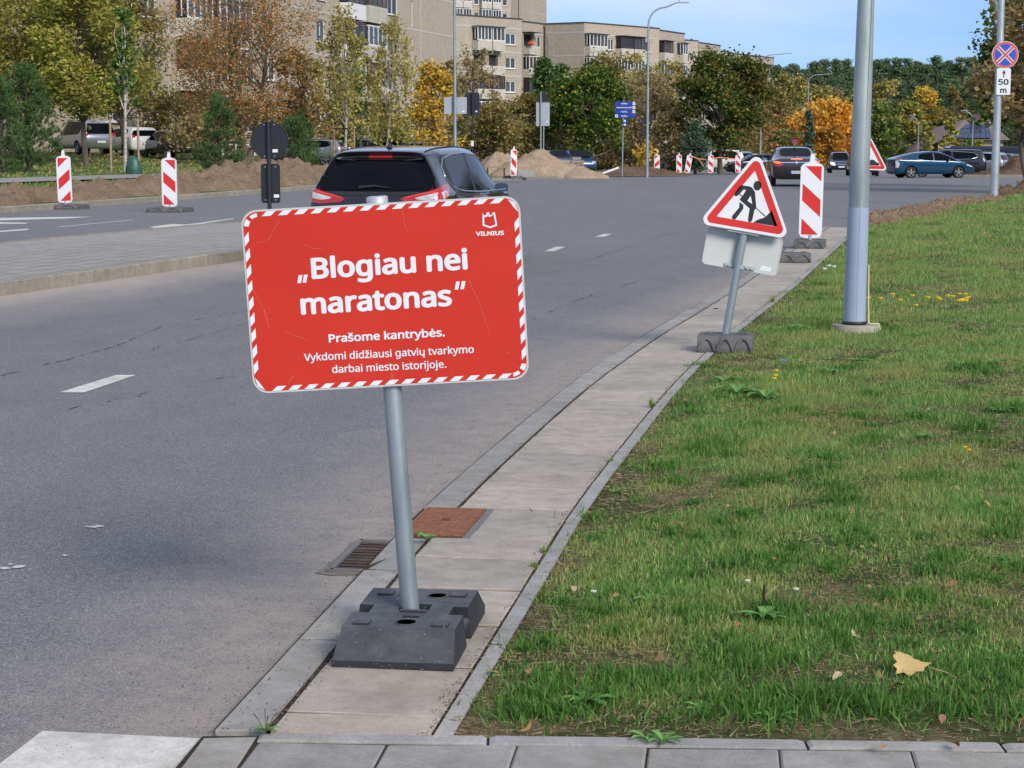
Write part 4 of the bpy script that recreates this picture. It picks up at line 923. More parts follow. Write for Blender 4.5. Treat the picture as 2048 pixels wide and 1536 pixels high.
b = MB(); b.box((0, 0, .1), (1.0, .3, .18)); o = b.build('kerb_slab', EDGEC, None, ((1183 - 1024) / s, d, left_z(4, d))); tag(o, 'pale kerb slab lying flat on the grass right of the slab stacks', 'kerb slab')
b = MB(); b.box((0, 0, 0), (.95, .3, .10)); o = b.build('kerb_slab', WHITEP, None, ((1220 - 1024) / s, d, left_z(4, d) + .27), (0, R(-20), 0)); tag(o, 'white topped slab propped up at a slant on the soil', 'kerb slab')
d = 119; s = FPX / d
bi = empty('litter_bin', ((1327.5 - 1024) / s, d, left_z(8, d)), 0, 'black litter bin beside the striped beacon', 'litter bin')
b = MB(); b.tube([(0, 0, 0), (0, 0, .62)], [.15, .16], 14); b.build('body', BLACKP, bi); b = MB(); b.tube([(0, 0, .62), (0, 0, .66)], .175, 14); b.build('rim', BLACKP, bi)
# ================================================================ apartment blocks
STUC = concrete('pebble_dash', (.43, .365, .285), (.51, .44, .35), (.22, .18, .14), .35)
STUCD = concrete('pebble_dash_pale', (.46, .385, .295), (.54, .455, .355), (.26, .21, .16), .4)
SEAM = MT('panel_seam', (.46, .43, .38), .8, (.54, .51, .46), 2)
WFR = MT('window_white', (.70, .70, .68), .5, (.78, .78, .76), 2)
BALC = MT('balcony_cream', (.48, .44, .36), .7, (.60, .56, .48), 1.5)
BROWNF = MT('brown_frame', (.07, .03, .025), .5, (.12, .055, .04), 3)
ROOFD = MT('roof_felt', (.05, .05, .052), .8, (.09, .09, .09), 2)
CURT = [MT('curtain_%s' % n, c, .8, c2, 6) for n, c, c2 in (('grey', (.25, .27, .30), (.60, .61, .60)), ('dark', (.04, .044, .05), (.12, .12, .12)), ('green', (.20, .27, .22), (.42, .48, .38)), ('blue', (.14, .22, .36), (.34, .44, .58)), ('warm', (.26, .16, .09), (.50, .34, .20)))]
m, t, p = bsdf('window_glass'); p.inputs['Base Color'].default_value = (.05, .06, .075, 1); p.inputs['Roughness'].default_value = .06
ms = N(t, 'ShaderNodeMixShader'); trn = N(t, 'ShaderNodeBsdfTransparent'); ms.inputs[0].default_value = .65
t.links.new(p.outputs[0], ms.inputs[1]); t.links.new(trn.outputs[0], ms.inputs[2]); t.links.new(ms.outputs[0], t.nodes['Material Output'].inputs['Surface']); GLASS = m
class Facade:
    """a wall running from A to B; u along the wall (m), z up, outward = right-hand side of travel"""
    def __init__(s, root, A, B, z0, z1, mat, thick=.4, dep=12):
        s.dep = dep
        s.A = Vector((A[0], A[1], 0)); s.B = Vector((B[0], B[1], 0)); s.len = (s.B - s.A).length; s.t = (s.B - s.A).normalized()
        s.n = Vector((s.t.y, -s.t.x, 0)); s.z0, s.z1, s.mat, s.root, s.th = z0, z1, mat, root, thick; s.op = []; s.M = Matrix(((s.t.x, -s.n.x, 0, s.A.x), (s.t.y, -s.n.y, 0, s.A.y), (0, 0, 1, 0), (0, 0, 0, 1)))
    def u(s, px, py=200):             # where a line of sight meets the wall
        r = ray(px, py); den = r.x * s.n.x + r.y * s.n.y; k = (s.A.x * s.n.x + s.A.y * s.n.y) / den; q = Vector((r.x * k, r.y * k, 0)); return (q - s.A).dot(s.t)
    def z(s, u, py): q = s.A + s.t * u; r = ray(1024, py); return EYE + r.z * q.y / r.y
    def window(s, u0, u1, z0, z1, kind=0, mull=1, frame=WFR, cur=None, sill=True):
        s.op.append((u0, u1, z0, z1)); r_ = random.random()
        k = MB(); f = .12; d = .12
        for c, dd in (((u0 + f / 2, d, (z0 + z1) / 2), (f, .06, z1 - z0)), ((u1 - f / 2, d, (z0 + z1) / 2), (f, .06, z1 - z0)), (((u0 + u1) / 2, d, z0 + f / 2), (u1 - u0 - 2 * f, .06, f)), (((u0 + u1) / 2, d, z1 - f / 2), (u1 - u0 - 2 * f, .06, f))): k.box(c, dd)
        for i in range(mull): k.box((u0 + (u1 - u0) * (i + 1) / (mull + 1), d, (z0 + z1) / 2), (.12, .055, z1 - z0 - 2 * f))
        if sill: k.box(((u0 + u1) / 2, -.03, z0 - .02), (u1 - u0 + .1, .22, .035))
        k.v = [tuple(s.M @ Vector(v)) for v in k.v]; w = k.build('window', frame, s.root)
        q = MB(); q.box(((u0 + u1) / 2, d + .005, (z0 + z1) / 2), (u1 - u0 - .04, .012, z1 - z0 - .04)); q.v = [tuple(s.M @ Vector(v)) for v in q.v]; q.build('pane', GLASS, w)
        q = MB(); q.box(((u0 + u1) / 2, d + .14, (z0 + z1) / 2), (u1 - u0, .02, z1 - z0)); q.v = [tuple(s.M @ Vector(v)) for v in q.v]; q.build('curtain', cur or random.choice(CURT), w)
    def balcony(s, u0, u1, z0, z1, zs, dep=.9, frame=WFR, mull=3, glazed=True, par=BALC, slat=True, roof=False):
        """enclosed balcony: floor z0, parapet top zs, glazing to z1"""
        k = MB(); um = (u0 + u1) / 2
        k.box((um, -dep / 2, z0 + .06), (u1 - u0, dep, .12)); k.box((um, -dep + .03, (z0 + zs) / 2 + .06), (u1 - u0, .06, zs - z0 - .12))
        for q in (u0 + .03, u1 - .03): k.box((q, -dep / 2 + .02, (z0 + zs) / 2 + .06), (.06, dep - .1, zs - z0 - .13))
        if slat:
            zz = z0 + .25
            while zz < zs - .08: k.box((um, -dep - .006, zz), (u1 - u0 - .02, .02, .07)); zz += .14
        k.v = [tuple(s.M @ Vector(v)) for v in k.v]; bal = k.build('balcony', par, s.root)
        if glazed:
            k = MB(); f = .11
            k.box((um, -dep + .05, zs + .05), (u1 - u0, .08, .10)); k.box((um, -dep + .05, z1 - .05), (u1 - u0, .08, .10))
            for i in range(mull + 2): k.box((u0 + f / 2 + (u1 - u0 - f) * i / (mull + 1), -dep + .05, (zs + z1) / 2), (f, .07, z1 - zs - .20))
            for q in (u0 + .04, u1 - .04):
                k.box((q, -dep / 2, z1 - .04), (.07, dep - .12, .075)); k.box((q, -dep * .5, (zs + z1) / 2), (.065, .07, z1 - zs - .20)); 
            k.v = [tuple(s.M @ Vector(v)) for v in k.v]; k.build('glazing_frame', frame, bal)
            k = MB(); k.box((um, -dep + .055, (zs + z1) / 2), (u1 - u0 - .1, .01, z1 - zs - .1))
            for q in (u0 + .04, u1 - .04): k.box((q, -dep / 2, (zs + z1) / 2), (.01, dep - .14, z1 - zs - .1))
            k.v = [tuple(s.M @ Vector(v)) for v in k.v]; k.build('pane', GLASS, bal)
            k = MB(); k.box((um, -dep + .28, (zs + z1) / 2), ((u1 - u0) * random.uniform(.5, .95), .02, z1 - zs)); k.v = [tuple(s.M @ Vector(v)) for v in k.v]; k.build('curtain', random.choice(CURT), bal)
        if roof:
            k = MB(); k.box((um, -dep / 2 - .1, z1 + .05), (u1 - u0 + .2, dep + .3, .06)); k.v = [tuple(s.M @ Vector(v)) for v in k.v]; k.build('canopy', ROOFD, bal)
        s.op.append((u0 + .25, u1 - .25, z0 + .12, z1 - .15))
    def seam(s, *segs):
        k = MB()
        for u0, z0, u1, z1 in segs:
            if abs(u1 - u0) > abs(z1 - z0): k.box(((u0 + u1) / 2, -.008, z0), (abs(u1 - u0), .024, .16))
            else: k.box((u0, -.011, (z0 + z1) / 2), (.16, .03, abs(z1 - z0)))
        k.v = [tuple(s.M @ Vector(v)) for v in k.v]; o = k.build('panel_seam', SEAM, s.root); tag(o, kind='stuff')
    def wall(s):
        us = sorted({0, s.len} | {min(max(v, 0), s.len) for o in s.op for v in o[:2]}); zs = sorted({s.z0, s.z1} | {min(max(v, s.z0), s.z1) for o in s.op for v in o[2:]})
        b = MB()
        def isop(u, z): return any(o[0] < u < o[1] and o[2] < z < o[3] for o in s.op)
        for i in range(len(us) - 1):
            for j in range(len(zs) - 1):
                if us[i + 1] - us[i] < 1e-5 or zs[j + 1] - zs[j] < 1e-5: continue
                if not isop((us[i] + us[i + 1]) / 2, (zs[j] + zs[j + 1]) / 2): b.add([(us[i], 0, zs[j]), (us[i + 1], 0, zs[j]), (us[i + 1], 0, zs[j + 1]), (us[i], 0, zs[j + 1])], [(0, 1, 2, 3)])
        for o in s.op:
            u0, u1, z0, z1 = o; D = .35
            b.add([(u0, 0, z0), (u1, 0, z0), (u1, D, z0), (u0, D, z0)], [(0, 1, 2, 3)]); b.add([(u0, 0, z1), (u1, 0, z1), (u1, D, z1), (u0, D, z1)], [(0, 3, 2, 1)])
            b.add([(u0, 0, z0), (u0, 0, z1), (u0, D, z1), (u0, D, z0)], [(0, 3, 2, 1)]); b.add([(u1, 0, z0), (u1, 0, z1), (u1, D, z1), (u1, D, z0)], [(0, 1, 2, 3)])
        for e_ in (0, s.len): b.add([(e_, 0, s.z0), (e_, .45, s.z0), (e_, .45, s.z1), (e_, 0, s.z1)], [(0, 1, 2, 3)])
        b.v = [tuple(s.M @ Vector(v)) for v in b.v]; b.build('wall', s.mat, s.root)
        q = MB(); q.box((s.len / 2, .4 + s.dep / 2, (s.z0 + s.z1) / 2), (s.len - .2, s.dep - .4, s.z1 - s.z0 - .1)); q.v = [tuple(s.M @ Vector(v)) for v in q.v]; q.build('core', s.mat, s.root)
        # near-black sheet behind the openings; the dimness of the rooms is its colour
        q = MB(); q.box((s.len / 2, .38, (s.z0 + s.z1) / 2), (s.len - .1, .04, s.z1 - s.z0 - .2)); q.v = [tuple(s.M @ Vector(v)) for v in q.v]; q.build('room_shade_sheet', MT('room_shade', (.03, .028, .026), .9), s.root)
        q = MB(); q.box((s.len / 2, s.dep / 2 - .02, s.z1 + .06), (s.len + .08, s.dep + .16, .12)); q.v = [tuple(s.M @ Vector(v)) for v in q.v]; q.build('roof', ROOFD, s.root)
# --- block A (left, near)
def LP2(px, d): return ((px - 1024) / FPX * d, d)
KA = 1.12; A1 = LP2(908, 157 * KA); A0 = LP2(190, 95 * KA); _t = (Vector(A1) - Vector(A0)).normalized(); A0 = tuple(Vector(A0) - _t * 9)
ra = empty('apartment_block', (A0[0], A0[1], 1.0), label='big beige panel apartment block with balconies behind the trees on the left', cat='building')
FA = Facade(ra, A0, A1, .5, 19, STUCD)
def put(root, fn):
    pass
fl = lambda k, u, F=FA: None
# floor pitch: window tops read at two columns
ztopA = lambda k: FA.z(FA.u(785), 30) - 2.75 * KA * k      # sill height of the window seen at y 30 in the column at x 785
uA = lambda px: FA.u(px)
for k in range(-2, 5):
    zs = ztopA(k)
    FA.window(uA(777), uA(797), zs, zs + 1.5 * KA, cur=(CURT[1], CURT[1], CURT[1], CURT[4], CURT[2], CURT[3], CURT[1])[k + 2])
    FA.window(uA(635), uA(652), zs, zs + 1.5 * KA, mull=1, cur=CURT[(k + 2) % 5]); FA.window(uA(288), uA(318), zs, zs + 1.5 * KA)
    FA.window(uA(215), uA(240), zs, zs + 1.5 * KA); FA.window(uA(528), uA(552), zs, zs + 1.5 * KA)
    FA.window(uA(823), uA(827.5), zs - .6, zs + 1.35 * KA, mull=0, sill=False)
    zb = zs - 1.06
    fr = (WFR, WFR, BROWNF, BROWNF, WFR, BROWNF, WFR)[k + 2]
    FA.balcony(uA(718), uA(755), zb, zb + 2.55 * KA, zb + 1.15 * KA, frame=(BROWNF, BROWNF, BROWNF, WFR, BROWNF, BROWNF, WFR)[k + 2], mull=3)
    FA.balcony(uA(679), uA(712), zb, zb + 2.6 * KA, zb + 1.05 * KA, frame=BROWNF if k in (-2, -1, 0, 1, 3) else WFR, mull=2, par=WFR if k < 2 else BALC, slat=k > 0)
    FA.balcony(uA(353), uA(404), zb, zb + 2.5 * KA, zb + 1.15 * KA, frame=BROWNF if k in (0, 2, 3) else WFR, mull=3)
    FA.balcony(uA(412), uA(478), zb, zb + 2.6 * KA, zb + .5 * KA, frame=WFR, mull=4, dep=1.1)
zj = [FA.z(uA(842), 62) + 2.75 * KA * k for k in range(-4, 4)]
FA.seam(*[(0.1, z_, FA.len - .1, z_) for z_ in zj if 1 < z_ < 18], (uA(842), .6, uA(842), 17), (uA(340), .6, uA(340), 17), (uA(600), .6, uA(600), 17))
FA.wall()
b = MB(); b.box((uA(770), -1.2, FA.z(uA(770), 232)), (9.5, 2.4, .25)); b.box((uA(805), -2.2, FA.z(uA(770), 232) - 1.4), (.3, .3, 2.6)); b.v = [tuple(FA.M @ Vector(v)) for v in b.v]; b.build('entrance_canopy', BALC, ra)
ra.location = (0, 0, 0)
# --- block C (middle) with roof just in view
rc = empty('apartment_block', (0, 0, 0), label='five storey beige block with bay balconies in the middle behind the lamp post', cat='building')
C0, C1 = LP2(880, 210.5), LP2(1043.5, 220.4); FC = Facade(rc, C0, C1, .3, EYE + 13.92, STUC)
uC = lambda px: FC.u(px, 80)
for k in range(0, 5):
    zs = FC.z(uC(1022), 90) - 2.675 * k
    FC.window(uC(1011), uC(1032), zs, zs + 1.32, cur=(CURT[3], CURT[2], CURT[0], CURT[0], CURT[1])[k])
    zb = zs - .8
    if k in (0, 2): 
        FC.balcony(uC(944), uC(972.5), zb, zb + 2.6, zb + 1.1, mull=3, frame=WFR if k == 0 else BROWNF, roof=k == 0); FC.balcony(uC(974.5), uC(999), zb, zb + 2.6, zb + 1.1, mull=2, frame=WFR if k == 0 else BROWNF, roof=k == 0)
    else:
        FC.balcony(uC(944), uC(972.5), zb, zb + 2.4, zb + 1.0, glazed=k > 2, mull=3); FC.balcony(uC(974.5), uC(999), zb, zb + 2.4, zb + 1.0, glazed=k > 2, mull=2)
FC.seam(*[(0.1, FC.z(uC(1022), 57) - 2.675 * k, FC.len - .1, 0) if False else (.1, FC.z(uC(1022), 57) - 2.675 * k, FC.len - .1, FC.z(uC(1022), 57) - 2.675 * k) for k in range(5)], (uC(933), .5, uC(933), FC.z1 - .2))
FC.wall()
C2, C3 = LP2(1044.5, 224), LP2(1091.5, 229.7); FC2 = Facade(rc, C2, C3, .3, EYE + 13.92, STUC); uD = lambda px: FC2.u(px, 80)
for k in range(0, 5):
    zb = FC2.z(uD(1060), 110) - 2.675 * k; FC2.balcony(uD(1045.5), uD(1067), zb, zb + 2.5, zb + 1.0, glazed=k in (1, 2, 3), mull=2, frame=WFR if k < 2 else BROWNF, roof=k == 0); FC2.window(uD(1075), uD(1082), zb + .85, zb + 2.3, mull=0)
zz_ = FC2.z(uD(1060), 67); FC2.seam(*[(.1, zz_ - 2.675 * k, FC2.len - .1, zz_ - 2.675 * k) for k in range(5)])
FC2.wall()
b = MB(); q = P(1057, 88, 223.6); b.tube([q, q + Vector((.35, -.1, .1)), q + Vector((.6, -.1, -.15))], [.2, .28, .15], 7); b.build('flower_box', MT('red_flowers', (.5, .04, .02), .7, (.6, .12, .03), 20), rc)
# --- tower behind
rt = empty('tower_block', (0, 0, 0), label='tall beige tower block rising out of frame behind the middle block', cat='building')
T0, T1 = LP2(880, 356), LP2(1042, 366); FT = Facade(rt, T0, T1, 0, 36, STUC); uT = lambda px: FT.u(px, 40)
for k in range(-3, 2):
    zs = FT.z(uT(1010), 12 if True else 0) - 2.75 * k; zb = zs - .7
    for a, c, mm in ((903, 921, 2), (922, 939, 2), (959, 979, 2), (981, 998, 2)): FT.balcony(uT(a), uT(c), zb, zb + 2.6, zb + 1.15, mull=mm, slat=False)
    FT.window(uT(948), uT(958), zs, zs + 1.4, mull=0); FT.window(uT(1005), uT(1015), zs, zs + 1.4, mull=0); FT.window(uT(1026), uT(1036), zs, zs + 1.4, mull=0)
zz_ = FT.z(uT(1000), 20); FT.seam(*[(.1, zz_ + 2.75 * k, FT.len - .1, zz_ + 2.75 * k) for k in range(-2, 4)], (uT(941), 10, uT(941), 35), (uT(1020), 10, uT(1020), 35)); FT.wall()
T2, T3 = LP2(1042, 364), LP2(1092, 384); FT2 = Facade(rt, T2, T3, 0, 36, STUC); uT2 = lambda px: FT2.u(px, 40)
zz_ = FT2.z(uT2(1065), 24); FT2.seam(*[(.1, zz_ + 2.75 * k, FT2.len - .1, zz_ + 2.75 * k) for k in range(-2, 4)], (uT2(1065), 10, uT2(1065), 35)); FT2.wall()
# --- linking end wall and the long stepped row
rw_ = empty('apartment_row', (0, 0, 0), label='long stepped row of beige flats descending to the right behind the maples', cat='building')
E0, E1 = LP2(1090, 228.6), LP2(1166, 225.8); FE = Facade(rw_, E0, E1, .3, EYE + 13.9, STUC, dep=.6)
zz_ = FE.z(2, 66); FE.seam(*[(.1, zz_ - 2.675 * k, FE.len - .1, zz_ - 2.675 * k) for k in range(5)])
k_ = MB()
for k in range(4):
    z_ = FE.z(1.0, 112) - 2.675 * k
    for j in range(14): k_.box((.75, -.04, z_ + .1 + j * .165), (.75, .05, .13))
k_.v = [tuple(FE.M @ Vector(v)) for v in k_.v]; o = k_.build('slatted_panel', SEAM, rw_); tag(o, kind='stuff')
FE.wall()
secs = [(1166, 226, 1314, 238, 0), (1314.5, 241.5, 1364, 249.5, 0), (1366, 264.5, 1391, 267, 0), (1393, 271, 1435, 280, 0), (1436, 297, 1458, 300.5, 0), (1460, 304, 1541, 320.6, 0)]
vents = []
for i, (xa, da, xb, db, yt) in enumerate(secs):
    a, c = LP2(xa, da), LP2(xb, db); F = Facade(rw_, a, c, 0, EYE + 13.92, STUCD, dep=3 if i == 0 else 10); H_ = F.z1; L_ = F.len; uu = lambda px, F=F: F.u(px, 100)
    rows = range(0, 5)
    zt = F.z1 - 1.25
    spec = {0: [('b', 1167.5, 1204, WFR, 4), ('w', 1216, 1228), ('b', 1231, 1256, BROWNF, 3), ('b', 1258, 1279, BROWNF, 2), ('w', 1291, 1302)],
            1: [('b', 1316, 1334, BROWNF, 2), ('w', 1338, 1344), ('b', 1354, 1363.5, WFR, 1)], 2: [('w', 1371, 1381)], 3: [('b', 1394, 1411, WFR, 2), ('w', 1415, 1420)], 4: [('w', 1440, 1447)], 5: [('b', 1461, 1475, WFR, 2), ('b', 1490, 1500, WFR, 2), ('w', 1504, 1511), ('b', 1524, 1536, WFR, 1)]}[i]
    for k in rows:
        for sp in spec:
            if sp[0] == 'w': F.window(uu(sp[1]), uu(sp[2]), zt - 1.75 - 2.675 * k, zt - .35 - 2.675 * k, mull=0 if sp[2] - sp[1] < 9 else 1)
            elif sp[2] - sp[1] > 1: F.balcony(uu(sp[1]), uu(sp[2]), zt - 2.6 - 2.675 * k, zt - .05 - 2.675 * k, zt - 1.5 - 2.675 * k, frame=sp[3] if k == 0 else random.choice((WFR, BROWNF)), mull=sp[4], slat=False, roof=k == 0)
    F.seam(*[(.1, zt - 2.675 * k, L_ - .1, zt - 2.675 * k) for k in range(5)], (.2, .5, .2, H_ - .2)); F.wall()
for px, d, y0, y1 in ((1303, 240, 64, 53), (1383, 268, 88, 77), (1449, 301, 109, 100)):
    q = P(px, y0, d); r_ = MB(); s_ = d / FPX; r_.tube([q, q + Vector((0, 0, 7 * s_))], 1.7 * s_, 10); r_.tube([q + Vector((0, 0, 6 * s_)), q + Vector((0, 0, 8 * s_)), q + Vector((0, 0, 10 * s_))], [1.6 * s_, 2.6 * s_, 2.4 * s_], 10); r_.build('roof_vent', ROOFD, rw_)
# --- house with solar panels on the right
d = 235; hs = empty('house', (0, 0, 0), label='low house with a brown tiled roof and dark solar panels behind the parked cars', cat='building')
HX0, HX1 = (1862 - 1024) / FPX * d, (2010 - 1024) / FPX * d; ze = P(0, 279, d).z; zr_ = P(0, 236, d).z; zg = zr(d)
HW_ = MT('house_wall', (.52, .44, .27), .8, (.60, .52, .34), 2)
b = MB(); b.box(((HX0 + HX1) / 2, d + 6, (zg + ze) / 2), (HX1 - HX0 - 1.2, 11, ze - zg)); b.build('wall', HW_, hs)
RF_ = MT('brown_tiles', (.16, .115, .105), .8, (.23, .17, .155), 3, .2, 30)
xa, xb = (1925 - 1024) / FPX * d, (1990 - 1024) / FPX * d
b = MB(); b.add([(HX0 - 3.4, d - .4, P(0, 312, d).z), (HX0 + .9, d - .4, ze - .05), (HX1, d - .4, ze - .05), (HX1 + 1, d + 12.4, ze), (HX0 - 2.5, d + 12.4, ze), (xa + 1.2, d + 5, zr_), (xb, d + 6, zr_), (HX0 - 3.0, d + 6, P(0, 300, d).z), (HX0 - .9, d + 3, P(0, 280, d).z)],
    [(1, 2, 6, 5), (2, 3, 6), (3, 4, 5, 6), (0, 1, 8), (1, 5, 8), (0, 8, 7), (8, 5, 4, 7), (0, 7, 4)]); b.build('roof', RF_, hs)
SOL = MT('solar_panel', (.03, .045, .09), .15, (.05, .07, .13), 2); n_ = Vector((0, 0, 0))
p00, p10, p11, p01 = Vector((HX0 + 1.6, d - .46, ze + .12)), Vector((HX1 - 2.2, d - .46, ze + .12)), Vector((xb - .3, d + 4.6, zr_ - .55)), Vector((xa + .9, d + 3.9, zr_ - .75))
for i in range(7):
    for j in range(3):
        f = lambda u, v: p00.lerp(p10, u).lerp(p01.lerp(p11, u), v) + Vector((0, -.05, .06))
        u0, u1, v0, v1 = i / 7 + .006, (i + 1) / 7 - .006, j / 3 + .012, (j + 1) / 3 - .012
        b = MB(); b.add([f(u0, v0), f(u1, v0), f(u1, v1), f(u0, v1)], [(0, 1, 2, 3)]); b.build('solar_panel', SOL, hs)
b = MB(); b.box(((1962 - 1024) / FPX * d, d + 4.2, zr_ - .4), (1.3, 1.0, 1.9)); b.build('chimney', MT('chimney_brown', (.12, .075, .07), .8), hs)
for px in (1926, 1950):
    b = MB(); b.box(((px - 1024) / FPX * d, d + .46, (zg + ze) / 2 + .4), (.9, .1, 1.3)); w_ = b.build('window', WFR, hs); q = MB(); q.box(((px - 1024) / FPX * d, d + .42, (zg + ze) / 2 + .4), (.7, .1, 1.1)); q.build('pane', CURT[1], w_)
# ================================================================ cars
m, t, p = bsdf('car_glass'); p.inputs['Base Color'].default_value = (.004, .005, .008, 1); p.inputs['Roughness'].default_value = .03; p.inputs['IOR'].default_value = 1.22; p.inputs['Roughness'].default_value = .05; CARGLASS = m
def paintmat(name, c, met=.5, r=.28):
    m, t, p = bsdf(name); f = noise(t, 400, 2, .6); t.links.new(ramp(t, [(.3, tuple(v * .93 for v in c)), (.7, tuple(v * 1.07 for v in c))], f), p.inputs['Base Color'])
    p.inputs['Metallic'].default_value = met; p.inputs['Roughness'].default_value = r; p.inputs['Coat Weight'].default_value = 1; p.inputs['Coat Roughness'].default_value = .03; return m
TYRE = MT('tyre', (.012, .012, .013), .8, (.022, .022, .023), 20); RIM = MT('alloy', (.30, .31, .33), .35, (.38, .39, .41), 4, metal=.7); PLAST = MT('black_plastic', (.015, .015, .017), .55, (.022, .022, .024), 6)
REDL = MT('tail_lamp_red', (.42, .008, .012), .12, (.50, .012, .015), 3, coat=1); REDLIT = MT('brake_lamp_lit', (1.0, .10, .03), .2, (1, .12, .03), 3, emit=1.6); CLEARL = MT('lamp_clear', (.42, .40, .40), .15, (.66, .62, .60), 14, coat=1); HEADLIT = MT('head_lamp_lit', (1, .96, .88), .2, (1, .98, .9), 3, emit=5)
CHROME = MT('chrome', (.72, .73, .75), .12, (.8, .81, .83), 3, metal=1); PLATE = MT('number_plate', (.72, .72, .70), .4, (.78, .78, .76), 3); AMBERL = MT('amber_lamp', (.55, .20, .04), .2, (.7, .3, .06), 12)
def car_cage(st, rear, front, bulge=(.05, .07), zs=.27):
    """st: stations rear to front (x, z_belt, z_top, w_belt, w_top, flags) ; rear / front: x offsets for rows 0..7"""
    rings = []
    for i, (x, zb, zt, wb, wt, fl_) in enumerate(st):
        dx = rear if i == 0 else front if i == len(st) - 1 else [0] * 8
        hh = min(.085, (zt - zb) * .45)
        rows = [(dx[0], wb * .45, zs), (dx[0], wb * .90, zs), (dx[1], wb * .985, zs + .13), (dx[2], wb, (zs + zb) * .5 + .05), (dx[3], wb * .985, zb - .06), (dx[4], lerp(wb, wt, .10), zb), (dx[5], wt, zt - hh), (dx[6], wt * .88, zt - hh * .18), (dx[7], wt * .58, zt - .004)]
        rings.append([(x + dx[0], 0, zs)] + [(x + a, b_, c) for a, b_, c in rows] + [(x + dx[7], 0, zt)])
    V = []; F_ = []; Mi = []; nr = 11            # 0 bottom centre, 1..9 side, 10 top centre
    def vid(i, j, s): return i * 20 + (j if (s > 0 or j in (0, 10)) else 10 + j)
    for rg in rings:
        V += [tuple(q) for q in rg] + [(rg[j][0], -rg[j][1], rg[j][2]) for j in range(1, 10)]
    for i in range(len(st) - 1):
        fl_ = st[i][5]
        for s in (1, -1):
            for j in range(10):
                q = [vid(i, j, s), vid(i + 1, j, s), vid(i + 1, j + 1, s), vid(i, j + 1, s)]
                if s < 0: q.reverse()
                F_.append(tuple(q)); Mi.append(1 if (j == 6 and 's' in fl_) else 4 if (j == 6 and 'p' in fl_) else 2 if (j in (8, 9) and 'w' in fl_) else 3 if (j in (8, 9) and 'r' in fl_) else 0)
    for end, i, bl in ((0, 0, bulge[0]), (1, len(st) - 1, bulge[1])):
        sg = -1 if end == 0 else 1; rg = rings[i]; grid_ = []
        for j in range(2, 9):                       # side rows 2..8 ; columns L, l, C, r, R
            if j == 2: grid_.append([vid(i, 2, 1), vid(i, 1, 1), vid(i, 0, 1), vid(i, 1, -1), vid(i, 2, -1)])
            elif j == 8: grid_.append([vid(i, 8, 1), vid(i, 9, 1), vid(i, 10, 1), vid(i, 9, -1), vid(i, 8, -1)])
            else:
                row = [vid(i, j, 1)]
                for f in (.80, 0, -.80):
                    V.append((rg[j][0] + sg * bl * (1 - f * f * .75), rg[j][1] * f, rg[j][2])); row.append(len(V) - 1)
                row.append(vid(i, j, -1)); grid_.append(row)
        for a in range(6):
            for c in range(4):
                q = [grid_[a][c], grid_[a][c + 1], grid_[a + 1][c + 1], grid_[a + 1][c]]
                if end: q.reverse()
                F_.append(tuple(q)); gl = (a == 4) and (('R' in st[0][5]) if end == 0 else ('F' in st[-1][5]))
                Mi.append((3 if end == 0 else 2) if gl else 0)
    return V, F_, Mi
def wheel(parent, x, y, r_, sg, rim=RIM):
    w_ = MB(); b_ = .10
    pr = [(-b_, r_ * .66), (-b_ * 1.02, r_ * .86), (-b_ * .8, r_ * .97), (0, r_), (b_ * .8, r_ * .97), (b_ * 1.02, r_ * .86), (b_, r_ * .66)]; n = 28; vs = []
    for yy, q in pr:
        for k in range(n): a = 2 * math.pi * k / n; vs.append((q * math.cos(a), yy, q * math.sin(a)))
    w_.add(vs, [(i * n + k, i * n + (k + 1) % n, (i + 1) * n + (k + 1) % n, (i + 1) * n + k) for i in range(6) for k in range(n)], True)
    o = w_.build('tyre', TYRE, None); wo = empty('wheel', (x, y, r_)); wo.parent = parent; o.parent = wo
    q = MB()
    for k in range(5):
        a = 2 * math.pi * k / 5 + .3; q.add([(math.cos(a + d_) * rr_, sg * yy, math.sin(a + d_) * rr_) for d_, rr_, yy in ((-.35, .05, .085), (.35, .05, .085), (.17, r_ * .66, .075), (-.17, r_ * .66, .075))], [(0, 1, 2, 3)])
    q.tube([(0, sg * .05, 0), (0, sg * .095, 0)], .055, 12)
    vs = []; 
    for rr_, yy in ((r_ * .68, .095), (r_ * .60, .07)):
        for k in range(n): a = 2 * math.pi * k / n; vs.append((rr_ * math.cos(a), sg * yy, rr_ * math.sin(a)))
    q.add(vs, [(k, (k + 1) % n, n + (k + 1) % n, n + k) for k in range(n)], True); q.build('rim', rim, wo)
    q = MB(); q.v = [(r_ * .67 * math.cos(2 * math.pi * k / n), sg * .03, r_ * .67 * math.sin(2 * math.pi * k / n)) for k in range(n)]; q.f = [tuple(range(n))]; q.sm = [False]; q.build('brake_disc', PLAST, wo)
